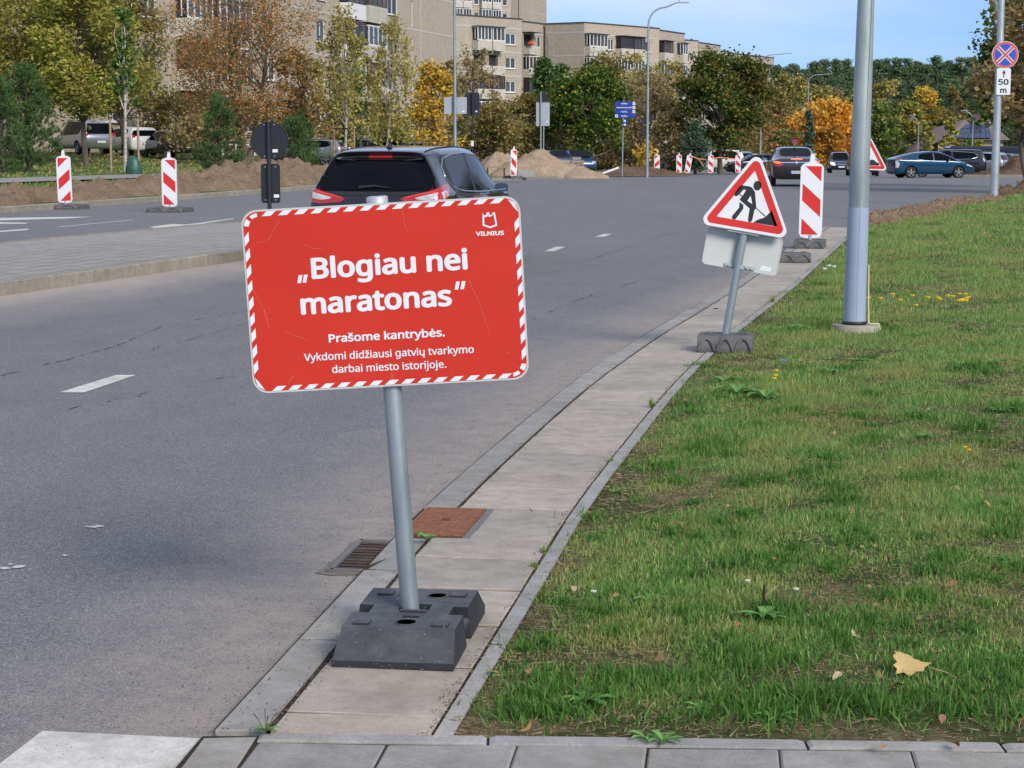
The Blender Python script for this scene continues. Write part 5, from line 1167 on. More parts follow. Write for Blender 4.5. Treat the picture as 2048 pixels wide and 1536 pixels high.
def build_car(name, loc, rz, label, paint_, st, rear, front, wheels=(-1.32, 1.33), wr=.325, lvl=2, arches=True, bulge=(.05, .07), cat='car', group=None, zs=.27, pillar=None, rim=RIM):
    root = empty(name, loc, rz, label, cat, group); V, F_, Mi = car_cage(st, rear, front, bulge, zs)
    me = mesh('cage', V, F_, True); me.polygons.foreach_set('material_index', Mi)
    for mm in (paint_, CARGLASS, CARGLASS, CARGLASS, PLAST, PLAST): me.materials.append(mm)
    bm = bmesh.new(); bm.from_mesh(me); bmesh.ops.recalc_face_normals(bm, faces=bm.faces)
    cl = bm.edges.layers.float.get('crease_edge') or bm.edges.layers.float.new('crease_edge')
    for e in bm.edges:
        if len(e.link_faces) == 2 and e.link_faces[0].material_index != e.link_faces[1].material_index: e[cl] = .75
    bm.to_mesh(me); bm.free(); o = bpy.data.objects.new('cage', me); COL.objects.link(o); md = o.modifiers.new('s', 'SUBSURF'); md.levels = lvl; md.render_levels = lvl
    W_ = max(s[3] for s in st); cut = None
    if arches:
        b = MB()
        for x in wheels: b.tube([(x, -W_ - .2, wr + .01), (x, W_ + .2, wr + .01)], wr + .045, 24)
        for i in range(len(b.sm)): b.sm[i] = True
        cut = b.build('cutter', PLAST); md = o.modifiers.new('b', 'BOOLEAN'); md.object = cut; md.operation = 'DIFFERENCE'; md.solver = 'EXACT'
    apply_mods(o)
    if cut: bpy.data.objects.remove(cut)
    me = o.data; bm = bmesh.new(); bm.from_mesh(me)
    bvh = BVHTree.FromBMesh(bm)
    nm = {0: 'body', 1: 'side_window', 2: 'windscreen', 3: 'rear_window', 4: 'pillar', 5: 'wheel_arch', 6: 'wheel_arch'}; mats_ = {0: paint_, 1: CARGLASS, 2: CARGLASS, 3: CARGLASS, 4: pillar or PLAST, 5: PLAST, 6: PLAST}
    for mi in sorted({f.material_index for f in bm.faces}):
        b2 = bm.copy(); bmesh.ops.delete(b2, geom=[f for f in b2.faces if f.material_index != mi], context='FACES')
        if mi in (1, 4):                              # glass sits slightly in
            bmesh.ops.translate(b2, verts=b2.verts, vec=(0, 0, 0))
            for sgn, half in ((1, 'L'), (-1, 'R')):
                b3 = b2.copy(); bmesh.ops.delete(b3, geom=[f for f in b3.faces if f.calc_center_median().y * sgn < 0], context='FACES'); m3 = bpy.data.meshes.new(nm[mi]); b3.to_mesh(m3); b3.free(); m3.materials.clear(); m3.polygons.foreach_set('material_index', [0] * len(m3.polygons)); link(nm[mi], m3, mats_[mi], root)
        else:
            m2 = bpy.data.meshes.new(nm[mi]); b2.to_mesh(m2); m2.materials.clear(); m2.polygons.foreach_set('material_index', [0] * len(m2.polygons)); link(nm[mi], m2, mats_[mi], root)
        b2.free()
    bm.free(); bpy.data.objects.remove(o)
    for x in wheels:
        for sg in (1, -1): wheel(root, x, sg * (W_ - .115), wr, sg, rim)
    return root, bvh
def decal(root, bvh, name, poly, mat, direction='rear', off=.008, cuts=4):
    """a lamp, plate or badge following the body; poly in (y, z) for front / rear, (x, z) for the sides"""
    bm = bmesh.new(); A_ = {'rear': (Vector((-4, 0, 0)), Vector((1, 0, 0))), 'front': (Vector((4, 0, 0)), Vector((-1, 0, 0))), 'right': (Vector((0, -3, 0)), Vector((0, 1, 0))), 'left': (Vector((0, 3, 0)), Vector((0, -1, 0)))}[direction]
    tov = (lambda p_: Vector((0, p_[0], p_[1]))) if direction in ('rear', 'front') else (lambda p_: Vector((p_[0], 0, p_[1])))
    vs = [bm.verts.new(tov(p_)) for p_ in poly]; f = bm.faces.new(vs); bmesh.ops.triangulate(bm, faces=[f]); bmesh.ops.subdivide_edges(bm, edges=bm.edges, cuts=cuts, use_grid_fill=True)
    gone = []
    for v in bm.verts:
        h_, n_, i_, d_ = bvh.ray_cast(v.co + A_[0], A_[1])
        if h_ is None or n_.dot(A_[1]) > -.12: gone.append(v)
        else: v.co = h_ - A_[1] * off
    bmesh.ops.delete(bm, geom=gone, context='VERTS')
    me = bpy.data.meshes.new(name); bm.to_mesh(me); bm.free(); me.polygons.foreach_set('use_smooth', [True] * len(me.polygons))
    return link(name, me, mat, root)
def side_strip(root, bvh, name, pts, sg, mat, r_, off=.004):
    out = []
    for x, z in pts:
        h_ = bvh.ray_cast(Vector((x, sg * 3, z)), Vector((0, -sg, 0)))[0]
        if h_ is not None: out.append(h_ + Vector((0, sg * off, 0)))
    if len(out) > 1: b = MB(); b.tube(out, r_, 6); b.build(name, mat, root)
def mir(poly): return [(-a, b_) for a, b_ in poly]
def mirror_part(root, x, y, z, sg, mat):
    b = MB(); b.box((0, 0, 0), (.12, .20, .13), None, .03); o = b.build('wing_mirror', mat, root, (x, sg * (y + .10), z)); md = o.modifiers.new('s', 'SUBSURF'); md.levels = 1; apply_mods(o); o.data.polygons.foreach_set('use_smooth', [True] * len(o.data.polygons))
    q = MB(); q.v = [(-.064, c[0], c[1]) for c in rrect(.17, .105, .03, 4)]; q.f = [tuple(range(len(q.v)))]; q.sm = [False]; q.build('mirror_glass', MT('mirror_glass', (.5, .55, .58), .04, (.55, .6, .62), 2, metal=1), o)
def plate_(root, bvh, txt, y0, z0, direction='rear', w_=.52, h_=.11):
    hit = bvh.ray_cast(Vector((-4 if direction == 'rear' else 4, y0, z0)), Vector((1 if direction == 'rear' else -1, 0, 0)))[0]; sg = -1 if direction == 'rear' else 1; x = hit.x + sg * .025
    M_ = Matrix.Rotation(R(-90) if direction == 'rear' else R(90), 4, 'Z')   # local x-z sheet facing -y turned to face the rear or front
    o = flat('number_plate', [rrect(w_, h_, .012, 3)], 0, PLATE, root, .01, loc=(x, y0, z0), rot=(0, 0, R(-90) if direction == 'rear' else R(90)))
    flat('country_band', [[(-w_ / 2, -h_ / 2), (-w_ / 2 + .045, -h_ / 2), (-w_ / 2 + .045, h_ / 2), (-w_ / 2, h_ / 2)]], -.002, BLUEP, o)
    if txt: lettering(txt, -w_ / 2 + .06, -.035, w_ - .08, .07, -.0025, BLACKP, o, .01)
    return o
def X_(px, d): return (px - 1024) / FPX * d
# ---- the near passing crossover
PB = paintmat('brown_black_metallic', (.022, .018, .017), .5, .2)
st = [(-2.12, 1.03, 1.49, .885, .615, 'R'), (-1.98, 1.04, 1.54, .90, .63, ''), (-1.60, 1.03, 1.575, .905, .65, 'p'), (-1.42, 1.01, 1.585, .905, .685, 's'), (-1.05, .985, 1.60, .905, .69, 's'), (-.42, .965, 1.61, .905, .69, 'p'), (-.34, .96, 1.61, .905, .69, 's'), (.30, .955, 1.59, .905, .68, 's'), (.62, .96, 1.49, .90, .665, 'sw'), (1.18, .99, 1.10, .89, .70, 'w'), (1.34, .98, 1.05, .88, .70, ''), (1.85, .92, .97, .84, .62, ''), (2.14, .78, .86, .72, .50, '')]
car1, bv = build_car('crossover_car', (-1.66 + .42, 26.15, 0), R(76.5), 'dark brown crossover car driving away behind the red notice board', PB, st, [.06, .0, -.03, -.02, .03, .27, .38, .40], [-.1, 0, .03, .02, 0, -.02, -.04, -.04], (-1.30, 1.34), .34, 3, True, (.09, .08))
for sg in (1, -1):
    f = (lambda q: q) if sg > 0 else mir
    decal(car1, bv, 'tail_lamp', f([(.90, 1.04), (.88, .90), (.70, .885), (.42, .905), (.36, .95), (.56, 1.0), (.74, 1.055), (.88, 1.10)]), REDL)
    decal(car1, bv, 'reverse_lamp', f([(.83, 1.03), (.82, .95), (.70, .93), (.57, .945), (.55, .965), (.70, 1.0)]), CLEARL, off=.012)
    decal(car1, bv, 'lamp_strip', f([(.80, 1.045), (.60, 1.015), (.40, .965), (.42, .955), (.62, 1.0), (.80, 1.03)]), MT('lamp_bright_red', (.8, .05, .04), .2), off=.012)
    decal(car1, bv, 'tail_lamp_side', [(-2.14, .90), (-2.14, 1.08), (-1.80, 1.13), (-1.66, 1.12), (-1.78, 1.0), (-1.98, .91)], REDL, 'left' if sg > 0 else 'right', .008)
    decal(car1, bv, 'indicator', [(-2.06, .925), (-2.06, 1.03), (-1.86, 1.055), (-1.84, .99)], AMBERL if False else CLEARL, 'left' if sg > 0 else 'right', .012)
    decal(car1, bv, 'indicator', [(-1.98, .95), (-1.98, 1.02), (-1.90, 1.03), (-1.89, .98)], AMBERL, 'left' if sg > 0 else 'right', .015)
    mirror_part(car1, .62, .88, 1.03, sg, PLAST)
    side_strip(car1, bv, 'chrome_strip', [(-1.62, 1.20), (-1.50, 1.09), (-1.2, 1.04), (-.9, 1.02), (-.4, 1.0), (.2, .99), (.9, 1.0)], sg, CHROME, .010)
    side_strip(car1, bv, 'chrome_strip', [(-1.62, 1.22), (-1.60, 1.34), (-1.45, 1.45), (-1.0, 1.50), (-.4, 1.515), (.2, 1.49), (.5, 1.42), (.75, 1.30), (1.0, 1.13)], sg, CHROME, .008)
    rl = [bv.ray_cast(Vector((x, sg * .56, 4)), Vector((0, 0, -1)))[0] for x in np.linspace(-1.75, .35, 9)]; b = MB(); b.tube([q + Vector((0, 0, .006)) for q in rl], .009, 6); b.build('roof_rail', PLAST, car1)
decal(car1, bv, 'rear_glass', [(-.70, 1.44), (-.74, 1.30), (-.78, 1.22), (-.66, 1.10), (-.35, 1.055), (0, 1.045), (.35, 1.055), (.66, 1.10), (.78, 1.22), (.74, 1.30), (.70, 1.44), (.4, 1.465), (0, 1.475), (-.4, 1.465)], CARGLASS, off=.006, cuts=5)
decal(car1, bv, 'rear_spoiler', [(-.72, 1.425), (.72, 1.425), (.70, 1.475), (.4, 1.51), (0, 1.52), (-.4, 1.51), (-.70, 1.475)], PB, off=.035, cuts=5)
decal(car1, bv, 'high_brake_lamp', [(-.16, 1.455), (.16, 1.455), (.155, 1.49), (-.155, 1.49)], REDL, off=.045, cuts=2)
decal(car1, bv, 'boot_crease', [(-.60, 1.012), (-.3, .985), (.3, .985), (.60, 1.012), (.3, .992), (-.3, .992)], PLAST, off=.006)
decal(car1, bv, 'boot_shade_line', [(-.52, .905), (-.44, .995), (-.43, .995), (-.51, .905)], PLAST, off=.006); decal(car1, bv, 'boot_shade_line', mir([(-.52, .905), (-.44, .995), (-.43, .995), (-.51, .905)]), PLAST, off=.006)
b = MB(); q = bv.ray_cast(Vector((-4, 0, 1.11)), Vector((1, 0, 0)))[0]; b.tube([(q.x - .03, .20, 1.085), (q.x - .035, .0, 1.105), (q.x - .03, -.22, 1.085)], [.022, .016, .005], 8); b.build('rear_wiper', PLAST, car1)
q = bv.ray_cast(Vector((-4, 0, .925)), Vector((1, 0, 0)))[0]
b = MB(); b.tube([(q.x - .02, .062 * math.cos(a), .925 + .052 * math.sin(a)) for a in np.linspace(0, 2 * math.pi, 25)], .0075, 6, False); b.box((q.x - .02, 0, .925), (.012, .15, .020)); b.build('round_emblem', CHROME, car1)
lt = lettering('NISSAN', -.055, -.006, .11, .013, -.008, BLACKP, None, 0); lt.parent = car1; lt.location = (q.x - .02, 0, .925); lt.rotation_euler = (0, 0, R(-90))
plate_(car1, bv, 'LFH 482', 0, .80) if False else plate_(car1, bv, '', 0, .80)
q = bv.ray_cast(Vector((-1.45, 0, 4)), Vector((0, 0, -1)))[0]; b = MB(); b.tube([q + Vector((-.02, 0, -.01)), q + Vector((0, 0, .035)), q + Vector((-.02, 0, .06))], [.045, .03, .012], 8); b.tube([q + Vector((-.02, 0, .05)), q + Vector((-.16, 0, .24))], [.006, .004], 6); b.build('roof_aerial', PLAST, car1)
# ---- generic shapes
def saloon(L_=4.8, W_=.91, H_=1.48): return [(-L_ / 2 + .08, .98, 1.06, W_ * .93, W_ * .78, ''), (-L_ / 2 + .30, 1.0, 1.10, W_ * .97, W_ * .76, ''), (-L_ / 2 + .55, 1.0, 1.13, W_, W_ * .74, 'r'), (-1.10, .98, H_ - .04, W_, W_ * .70, 'sr' if False else 's'), (-.95, .97, H_ - .015, W_, W_ * .70, 's'), (-.28, .95, H_, W_, W_ * .71, 'p'), (-.20, .95, H_, W_, W_ * .71, 's'), (.45, .93, H_ - .03, W_, W_ * .71, 'sw'), (1.15, .92, 1.04, W_, W_ * .80, 'w'), (1.35, .90, .98, W_ * .99, W_ * .78, ''), (L_ / 2 - .4, .82, .88, W_ * .95, W_ * .70, ''), (L_ / 2 - .05, .68, .74, W_ * .80, W_ * .6, '')]
def hatch(L_=4.3, W_=.89, H_=1.48): return [(-L_ / 2 + .08, 1.0, H_ - .10, W_ * .97, W_ * .74, 'R'), (-L_ / 2 + .3, 1.0, H_ - .05, W_, W_ * .75, ''), (-L_ / 2 + .62, .98, H_ - .03, W_, W_ * .76, 's'), (-L_ / 2 + 1.05, .97, H_ - .01, W_, W_ * .76, 's'), (-.36, .95, H_, W_, W_ * .76, 'p'), (-.28, .95, H_, W_, W_ * .76, 's'), (.35, .93, H_ - .03, W_, W_ * .75, 'sw'), (1.05, .93, 1.05, W_, W_ * .80, 'w'), (1.22, .91, 1.0, W_ * .99, W_ * .78, ''), (L_ / 2 - .35, .83, .89, W_ * .95, W_ * .7, ''), (L_ / 2 - .04, .70, .76, W_ * .82, W_ * .6, '')]
RE_H = [.05, .0, -.03, -.02, .05, .20, .30, .32]; RE_S = [.06, 0, -.03, -.02, .0, .02, .04, .05]; FR = [-.1, 0, .03, .02, 0, -.02, -.04, -.04]
def tails(root, bv, zc_, L_=.3, W_=.82, mat=REDL, hh=.1):
    for sg in (1, -1): decal(root, bv, 'tail_lamp', [(sg * a, b_) for a, b_ in ((W_, zc_ + hh), (W_, zc_ - hh), (W_ - L_ * .6, zc_ - hh * .8), (W_ - L_, zc_ + .02), (W_ - L_ * .6, zc_ + hh))], mat, cuts=2)
def heads(root, bv, zc_, mat=CLEARL, W_=.76):
    for sg in (1, -1): decal(root, bv, 'head_lamp', [(sg * a, b_) for a, b_ in ((W_, zc_ + .08), (W_ - .05, zc_ - .07), (W_ - .30, zc_ - .06), (W_ - .28, zc_ + .05))], mat, 'front', cuts=2)
# ---- brown saloon braking ahead
d = 74.4; PBR = paintmat('brown_metallic', (.060, .045, .043), .6, .25)
c2, bv = build_car('saloon_car', (X_(1580, d), d, zr(d)), R(86), 'brown saloon with lit brake lights driving away left of the near beacon', PBR, saloon(4.83, .93, 1.50), RE_S, FR, (-1.40, 1.38), .335, 2, True, (.07, .08))
for sg in (1, -1):
    f = (lambda q: q) if sg > 0 else mir
    decal(c2, bv, 'tail_lamp', f([(.90, .98), (.88, .80), (.60, .76), (.47, .86), (.62, .90), (.70, .97)]), REDL); decal(c2, bv, 'lit_lamp', f([(.86, .955), (.85, .90), (.62, .86), (.60, .93), (.70, .95)]), REDLIT, off=.014)
    mirror_part(c2, .72, .90, 1.0, sg, PBR)
decal(c2, bv, 'chrome_strip', [(-.62, .895), (.62, .895), (.62, .93), (-.62, .93)], CHROME, off=.014); decal(c2, bv, 'high_brake_lamp', [(-.21, 1.055), (.21, 1.055), (.21, 1.02), (-.21, 1.02)], REDLIT, off=.012)
decal(c2, bv, 'plate_recess', [(-.50, .44), (.50, .44), (.42, .62), (-.42, .62)], PLAST, off=.008); plate_(c2, bv, 'HTF 740', -.02, .545)
decal(c2, bv, 'round_emblem', [(.055 * math.cos(a), .915 + .055 * math.sin(a)) for a in np.linspace(0, 6.28, 13)[:-1]], GALVL, off=.02, cuts=1)
q = bv.ray_cast(Vector((-1.2, 0, 4)), Vector((0, 0, -1)))[0]; b = MB(); b.tube([q, q + Vector((-.04, 0, .10))], [.03, .008], 6); b.build('roof_aerial', PLAST, c2)
# ---- oncoming dark people carrier
d = 150; PNV = paintmat('dark_navy', (.012, .016, .03), .3, .3)
st = hatch(4.3, .88, 1.64); c3, bv = build_car('people_carrier_car', (X_(1679, d), d + 1, zr(d)), R(-96), 'dark oncoming people carrier with lit headlights left of the thick post', PNV, st, RE_H, FR, (-1.3, 1.3), .32, 1, False)
for sg in (1, -1): decal(c3, bv, 'head_lamp', [(sg * a, b_) for a, b_ in ((.80, .86), (.76, .68), (.48, .64), (.50, .78))], HEADLIT, 'front', .03, 2)
plate_(c3, bv, '', 0, .50, 'front'); decal(c3, bv, 'grille', [(-.35, .66), (.35, .66), (.33, .70), (-.33, .70)], CHROME, 'front', .03)
d = 115; PBK = paintmat('black_paint', (.012, .012, .014), .3, .3)
c4, bv = build_car('hatchback_car', (X_(1729, d), d + 1.5, zr(d)), R(84), 'black car driving away mostly hidden by the thick lamp post', PBK, hatch(4.3, .9, 1.55), RE_H, FR, (-1.3, 1.3), .33, 1, False); tails(c4, bv, 1.0, .22, .86, REDL, .16)
# ---- blue liftback, side on
d = 104; PBL = paintmat('petrol_blue', (.005, .058, .125), .45, .25)
st = [(-2.20, 1.02, 1.08, .82, .66, ''), (-2.02, 1.02, 1.13, .86, .66, 'r'), (-1.35, 1.00, 1.30, .88, .64, 'r'), (-.95, .98, 1.385, .88, .65, 's'), (-.35, .95, 1.455, .88, .66, 's'), (-.10, .94, 1.465, .88, .66, 'p'), (-.03, .935, 1.465, .88, .66, 's'), (.45, .92, 1.43, .88, .65, 'sw'), (1.30, .92, 1.03, .88, .72, 'w'), (1.55, .88, .94, .87, .70, ''), (1.98, .76, .80, .82, .62, ''), (2.24, .60, .66, .70, .50, '')]
c5, bv = build_car('liftback_car', (X_(1853, d) , d, zr(d) - .02), R(9), 'petrol blue liftback car parked side on at the right', PBL, st, RE_S, FR, (-1.34, 1.36), .32, 2, True, zs=.22)
c5['label'] = 'petrol blue liftback car parked side on at the right of the road'
decal(c5, bv, 'tail_lamp', [(-2.2, .55), (-2.05, .60), (-2.0, .78), (-2.12, .97), (-2.22, .95)], CLEARL, 'right', .01, 2); decal(c5, bv, 'tail_lamp', [(-2.28, .96), (-1.8, 1.02), (-1.85, 1.06), (-2.28, 1.02)], REDL, 'right', .012, 2)
decal(c5, bv, 'head_lamp', [(1.78, .70), (2.15, .60), (2.1, .68), (1.85, .76)], CLEARL, 'right', .01, 2); decal(c5, bv, 'door_seam', [(-.07, .35), (-.055, .35), (-.055, .93), (-.07, .93)], PLAST, 'right', .004, 3); decal(c5, bv, 'door_seam', [(-1.0, .5), (-.985, .5), (-.93, .95), (-.945, .95)], PLAST, 'right', .004, 3); decal(c5, bv, 'door_seam', [(1.0, .35), (1.015, .35), (1.03, .92), (1.015, .92)], PLAST, 'right', .004, 3)
for x in (-.85, .05): decal(c5, bv, 'door_handle', [(x, .84), (x + .2, .84), (x + .2, .865), (x, .865)], PBL, 'right', .03, 1)
mirror_part(c5, .75, .86, .99, -1, PBL); mirror_part(c5, .75, .86, .99, 1, PBL)
# ---- cars parked behind it
PGR = paintmat('dark_grey', (.030, .030, .034), .5, .3); PSI = paintmat('silver', (.42, .43, .45), .7, .3); PWH = paintmat('white_paint', (.70, .70, .69), 0, .35); PMA = paintmat('maroon', (.055, .018, .025), .4, .3); PLB = paintmat('pale_blue', (.22, .30, .42), .5, .35); PBU = paintmat('mid_blue', (.05, .11, .26), .4, .3)
GRP = 'cars parked in the right hand car park'
def parked(px, d, rz, paint_, kind, label, group=None, zf=None, H_=1.5, tl=True, hl=False, name='parked_car', arches=False, L_=4.35):
    st = {'hatch': hatch(L_, .89, H_), 'saloon': saloon(4.7, .9, H_)}[kind]; z = (zf or left_z)(X_(px, d), d)
    o, bv = build_car(name, (X_(px, d), d, z), R(rz), label, paint_, st, RE_H if kind == 'hatch' else RE_S, FR, (-1.3, 1.3), .33, 1, arches, group=group)
    if tl: tails(o, bv, .98 if kind == 'hatch' else .88, .24, .84); plate_(o, bv, '', 0, .62 if kind == 'hatch' else .6)
    if hl: heads(o, bv, .74)
    return o, bv
zrf = lambda x, y: zr(y) - .02
o, bv = parked(1886, 110, 168, PGR, 'hatch', 'dark grey estate parked behind the blue liftback with its rear to the right', GRP, zrf, 1.62, arches=True, L_=4.6)
side_strip(o, bv, 'chrome_strip', [(-.3, 1.02), (-1.3, 1.05), (-1.7, 1.12), (-1.72, 1.3), (-1.5, 1.42), (-.2, 1.5)], 1, CHROME, .02)
parked(1938, 116, 150, PSI, 'hatch', 'silver hatchback parked behind the dark grey estate', GRP, zrf, 1.5)
parked(1962, 122, 150, PGR, 'hatch', 'dark small hatchback parked beyond the silver one', GRP, zrf, 1.45)
parked(1976, 128, 148, PMA, 'hatch', 'last dark car of the row partly behind the grey sign post', GRP, zrf, 1.45)
d = 140; vn = empty('dark_van', (X_(1958, d), d, zr(d)), 0, 'long dark blue van parked beyond the row of cars on the right', 'van')
b = MB(); b.box((0, 0, 1.15), (5.2, 1.9, 1.75), None, .12); b.box((-2.85, 0, .8), (.9, 1.8, 1.0), None, .1); b.build('body', PNV, vn)
for x in (-1.7, 1.6): wheel(vn, x, -.85, .34, -1)
b = MB(); b.box((-2.2, 0, 1.62), (.7, 1.93, .55)); b.build('window', CARGLASS, vn)
# ---- left car park
GL = 'cars parked in front of the left apartment block'
o, bv = parked(172, 98, 126, PSI, 'hatch', 'silver people carrier parked behind the forked tree trunk on the left', GL, None, 1.74, arches=True, L_=4.6)
o, bv = parked(262, 100, 128, PWH, 'hatch', 'white hatchback parked behind the staked birch', GL, None, 1.5, arches=True)
parked(345, 98, 128, PNV, 'hatch', 'dark blue car parked under the dry brown bush', GL, None, 1.48)
parked(612, 98, 172, PSI, 'hatch', 'silver car half hidden by the low pine with its red lamp showing', GL, None, 1.4)
parked(668, 108, 104, PMA, 'hatch', 'maroon car seen from behind beside the stakes of the weeping birch', GL, None, 1.55)
parked(730, 112, 10, PGR, 'saloon', 'dark grey car whose roof shows above the passing crossover', GL, None, 1.5, tl=False)
parked(765, 118, 190, PBK, 'saloon', 'black car farther back above the passing crossover roof', GL, None, 1.55, tl=False)
parked(832, 116, 170, PGR, 'hatch', 'grey car with a sloping rear window near the golden bush', GL, None, 1.45, tl=False)
parked(945, 125, 80, PMA, 'hatch', 'dark red car glimpsed through the shrubs behind the wing mirror', GL, None, 1.4)
parked(1110, 116.5, -74, PLB, 'saloon', 'pale blue car facing the road behind the left slab stack', 'cars parked beyond the sand heap', None, 1.45, tl=False, hl=True)
parked(1152, 119, -78, PBU, 'hatch', 'blue car parked behind the right slab stack', 'cars parked beyond the sand heap', None, 1.5, tl=False, hl=True)
parked(1292, 150, 160, PSI, 'hatch', 'pale car end showing behind the tall curved lamp post', 'cars parked behind the maples', None, 1.5)
parked(1427, 142, 185, PWH, 'hatch', 'white car parked behind the trunk of the turning maple', 'cars parked behind the maples', None, 1.65, tl=False)
parked(1457, 146, 120, PLB, 'hatch', 'pale car with dark windows right of the maple trunk', 'cars parked behind the maples', None, 1.6)
parked(1488, 160, 100, PMA, 'hatch', 'dark red car between the two last far beacons', 'cars parked behind the maples', None, 1.5)
parked(1510, 140, 190, PBK, 'saloon', 'black saloon parked left of the brown saloon', 'cars parked behind the maples', lambda x, y: zr(y), 1.45, tl=False)
# ================================================================ trees and plants
def tri_mesh(name, V, F_, mat, parent=None, smooth_=False):
    """V (n,3), F_ (m,k) all faces with k corners"""
    me = bpy.data.meshes.new(name); k = F_.shape[1]; me.vertices.add(len(V)); me.vertices.foreach_set('co', V.astype(np.float32).ravel())
    me.loops.add(F_.size); me.loops.foreach_set('vertex_index', F_.astype(np.int32).ravel())
    me.polygons.add(len(F_)); me.polygons.foreach_set('loop_start', np.arange(0, F_.size, k, dtype=np.int32)); me.polygons.foreach_set('loop_total', np.full(len(F_), k, dtype=np.int32))
    me.update(calc_edges=True); me.materials.append(mat)
    return me
def leaf_cloud(P_, size, jit=.35, up=.25, aspect=1.7, droop=0):
    """a kite shaped leaf at each point"""
    n = len(P_); a = rng.normal(size=(n, 3)); a[:, 2] *= .6; a[:, 2] -= droop; a /= np.linalg.norm(a, axis=1)[:, None]
    b = rng.normal(size=(n, 3)); b[:, 2] += up; b = np.cross(a, b); b /= np.linalg.norm(b, axis=1)[:, None] + 1e-9
    s = size * (1 + jit * rng.uniform(-1, 1, n))[:, None]
    a *= s * aspect / 2; b *= s / 2; nrm = np.cross(a, b); nrm /= np.linalg.norm(nrm, axis=1)[:, None] + 1e-9
    V = np.stack([P_ - a, P_ + b * 1 + nrm * s * .12 - a * .1, P_ + a, P_ - b + nrm * s * .12 - a * .1], 1).reshape(-1, 3)
    F_ = np.arange(n * 4).reshape(n, 4); return V, F_
def blades(P_, h, w_, lean, dirs=None, seg=2):
    """grass blades or needles"""
    n = len(P_); h = np.broadcast_to(h, (n,)); w_ = np.broadcast_to(w_, (n,))
    th = rng.uniform(0, 2 * math.pi, n); sd = np.stack([np.cos(th), np.sin(th), np.zeros(n)], 1) * w_[:, None] / 2
    if dirs is None:
        ph = rng.uniform(0, 2 * math.pi, n); ln = np.abs(rng.normal(size=n)) * lean
        tip = np.stack([np.cos(ph) * ln, np.sin(ph) * ln, np.ones(n)], 1); tip /= np.linalg.norm(tip, axis=1)[:, None]
    else: tip = dirs; sd = np.cross(tip, rng.normal(size=(n, 3))); sd = sd / (np.linalg.norm(sd, axis=1)[:, None] + 1e-9) * w_[:, None] / 2
    tip = tip * h[:, None]; mid = tip * .5; mid[:, 2] += h * .12 if dirs is None else 0
    if seg == 1: V = np.stack([P_ - sd, P_ + sd, P_ + tip], 1).reshape(-1, 3); return V, np.arange(n * 3).reshape(n, 3)
    V = np.stack([P_ - sd, P_ + sd, P_ + mid + sd * .8, P_ + mid - sd * .8, P_ + tip], 1).reshape(-1, 3)
    o = np.arange(n)[:, None] * 5; F_ = np.concatenate([o + np.array([[0, 1, 2]]), o + np.array([[0, 2, 3]]), o + np.array([[3, 2, 4]])]); return V, F_
BARK = MT('grey_bark', (.10, .08, .06), .9, (.19, .155, .12), 9, .6, 40, vs=(1, 1, .2)); BARKD = MT('dark_bark', (.045, .035, .026), .9, (.09, .07, .05), 9, .6, 40, vs=(1, 1, .2))
m, t, p = bsdf('birch_bark'); p.inputs['Roughness'].default_value = .8
c_ = ramp(t, [(.38, (.06, .05, .04)), (.46, (.48, .44, .38)), (.7, (.62, .57, .50))], noise(t, 5, 4, .7, 'Object', (1, 1, 5))); t.links.new(c_, p.inputs['Base Color']); BIRCH = m
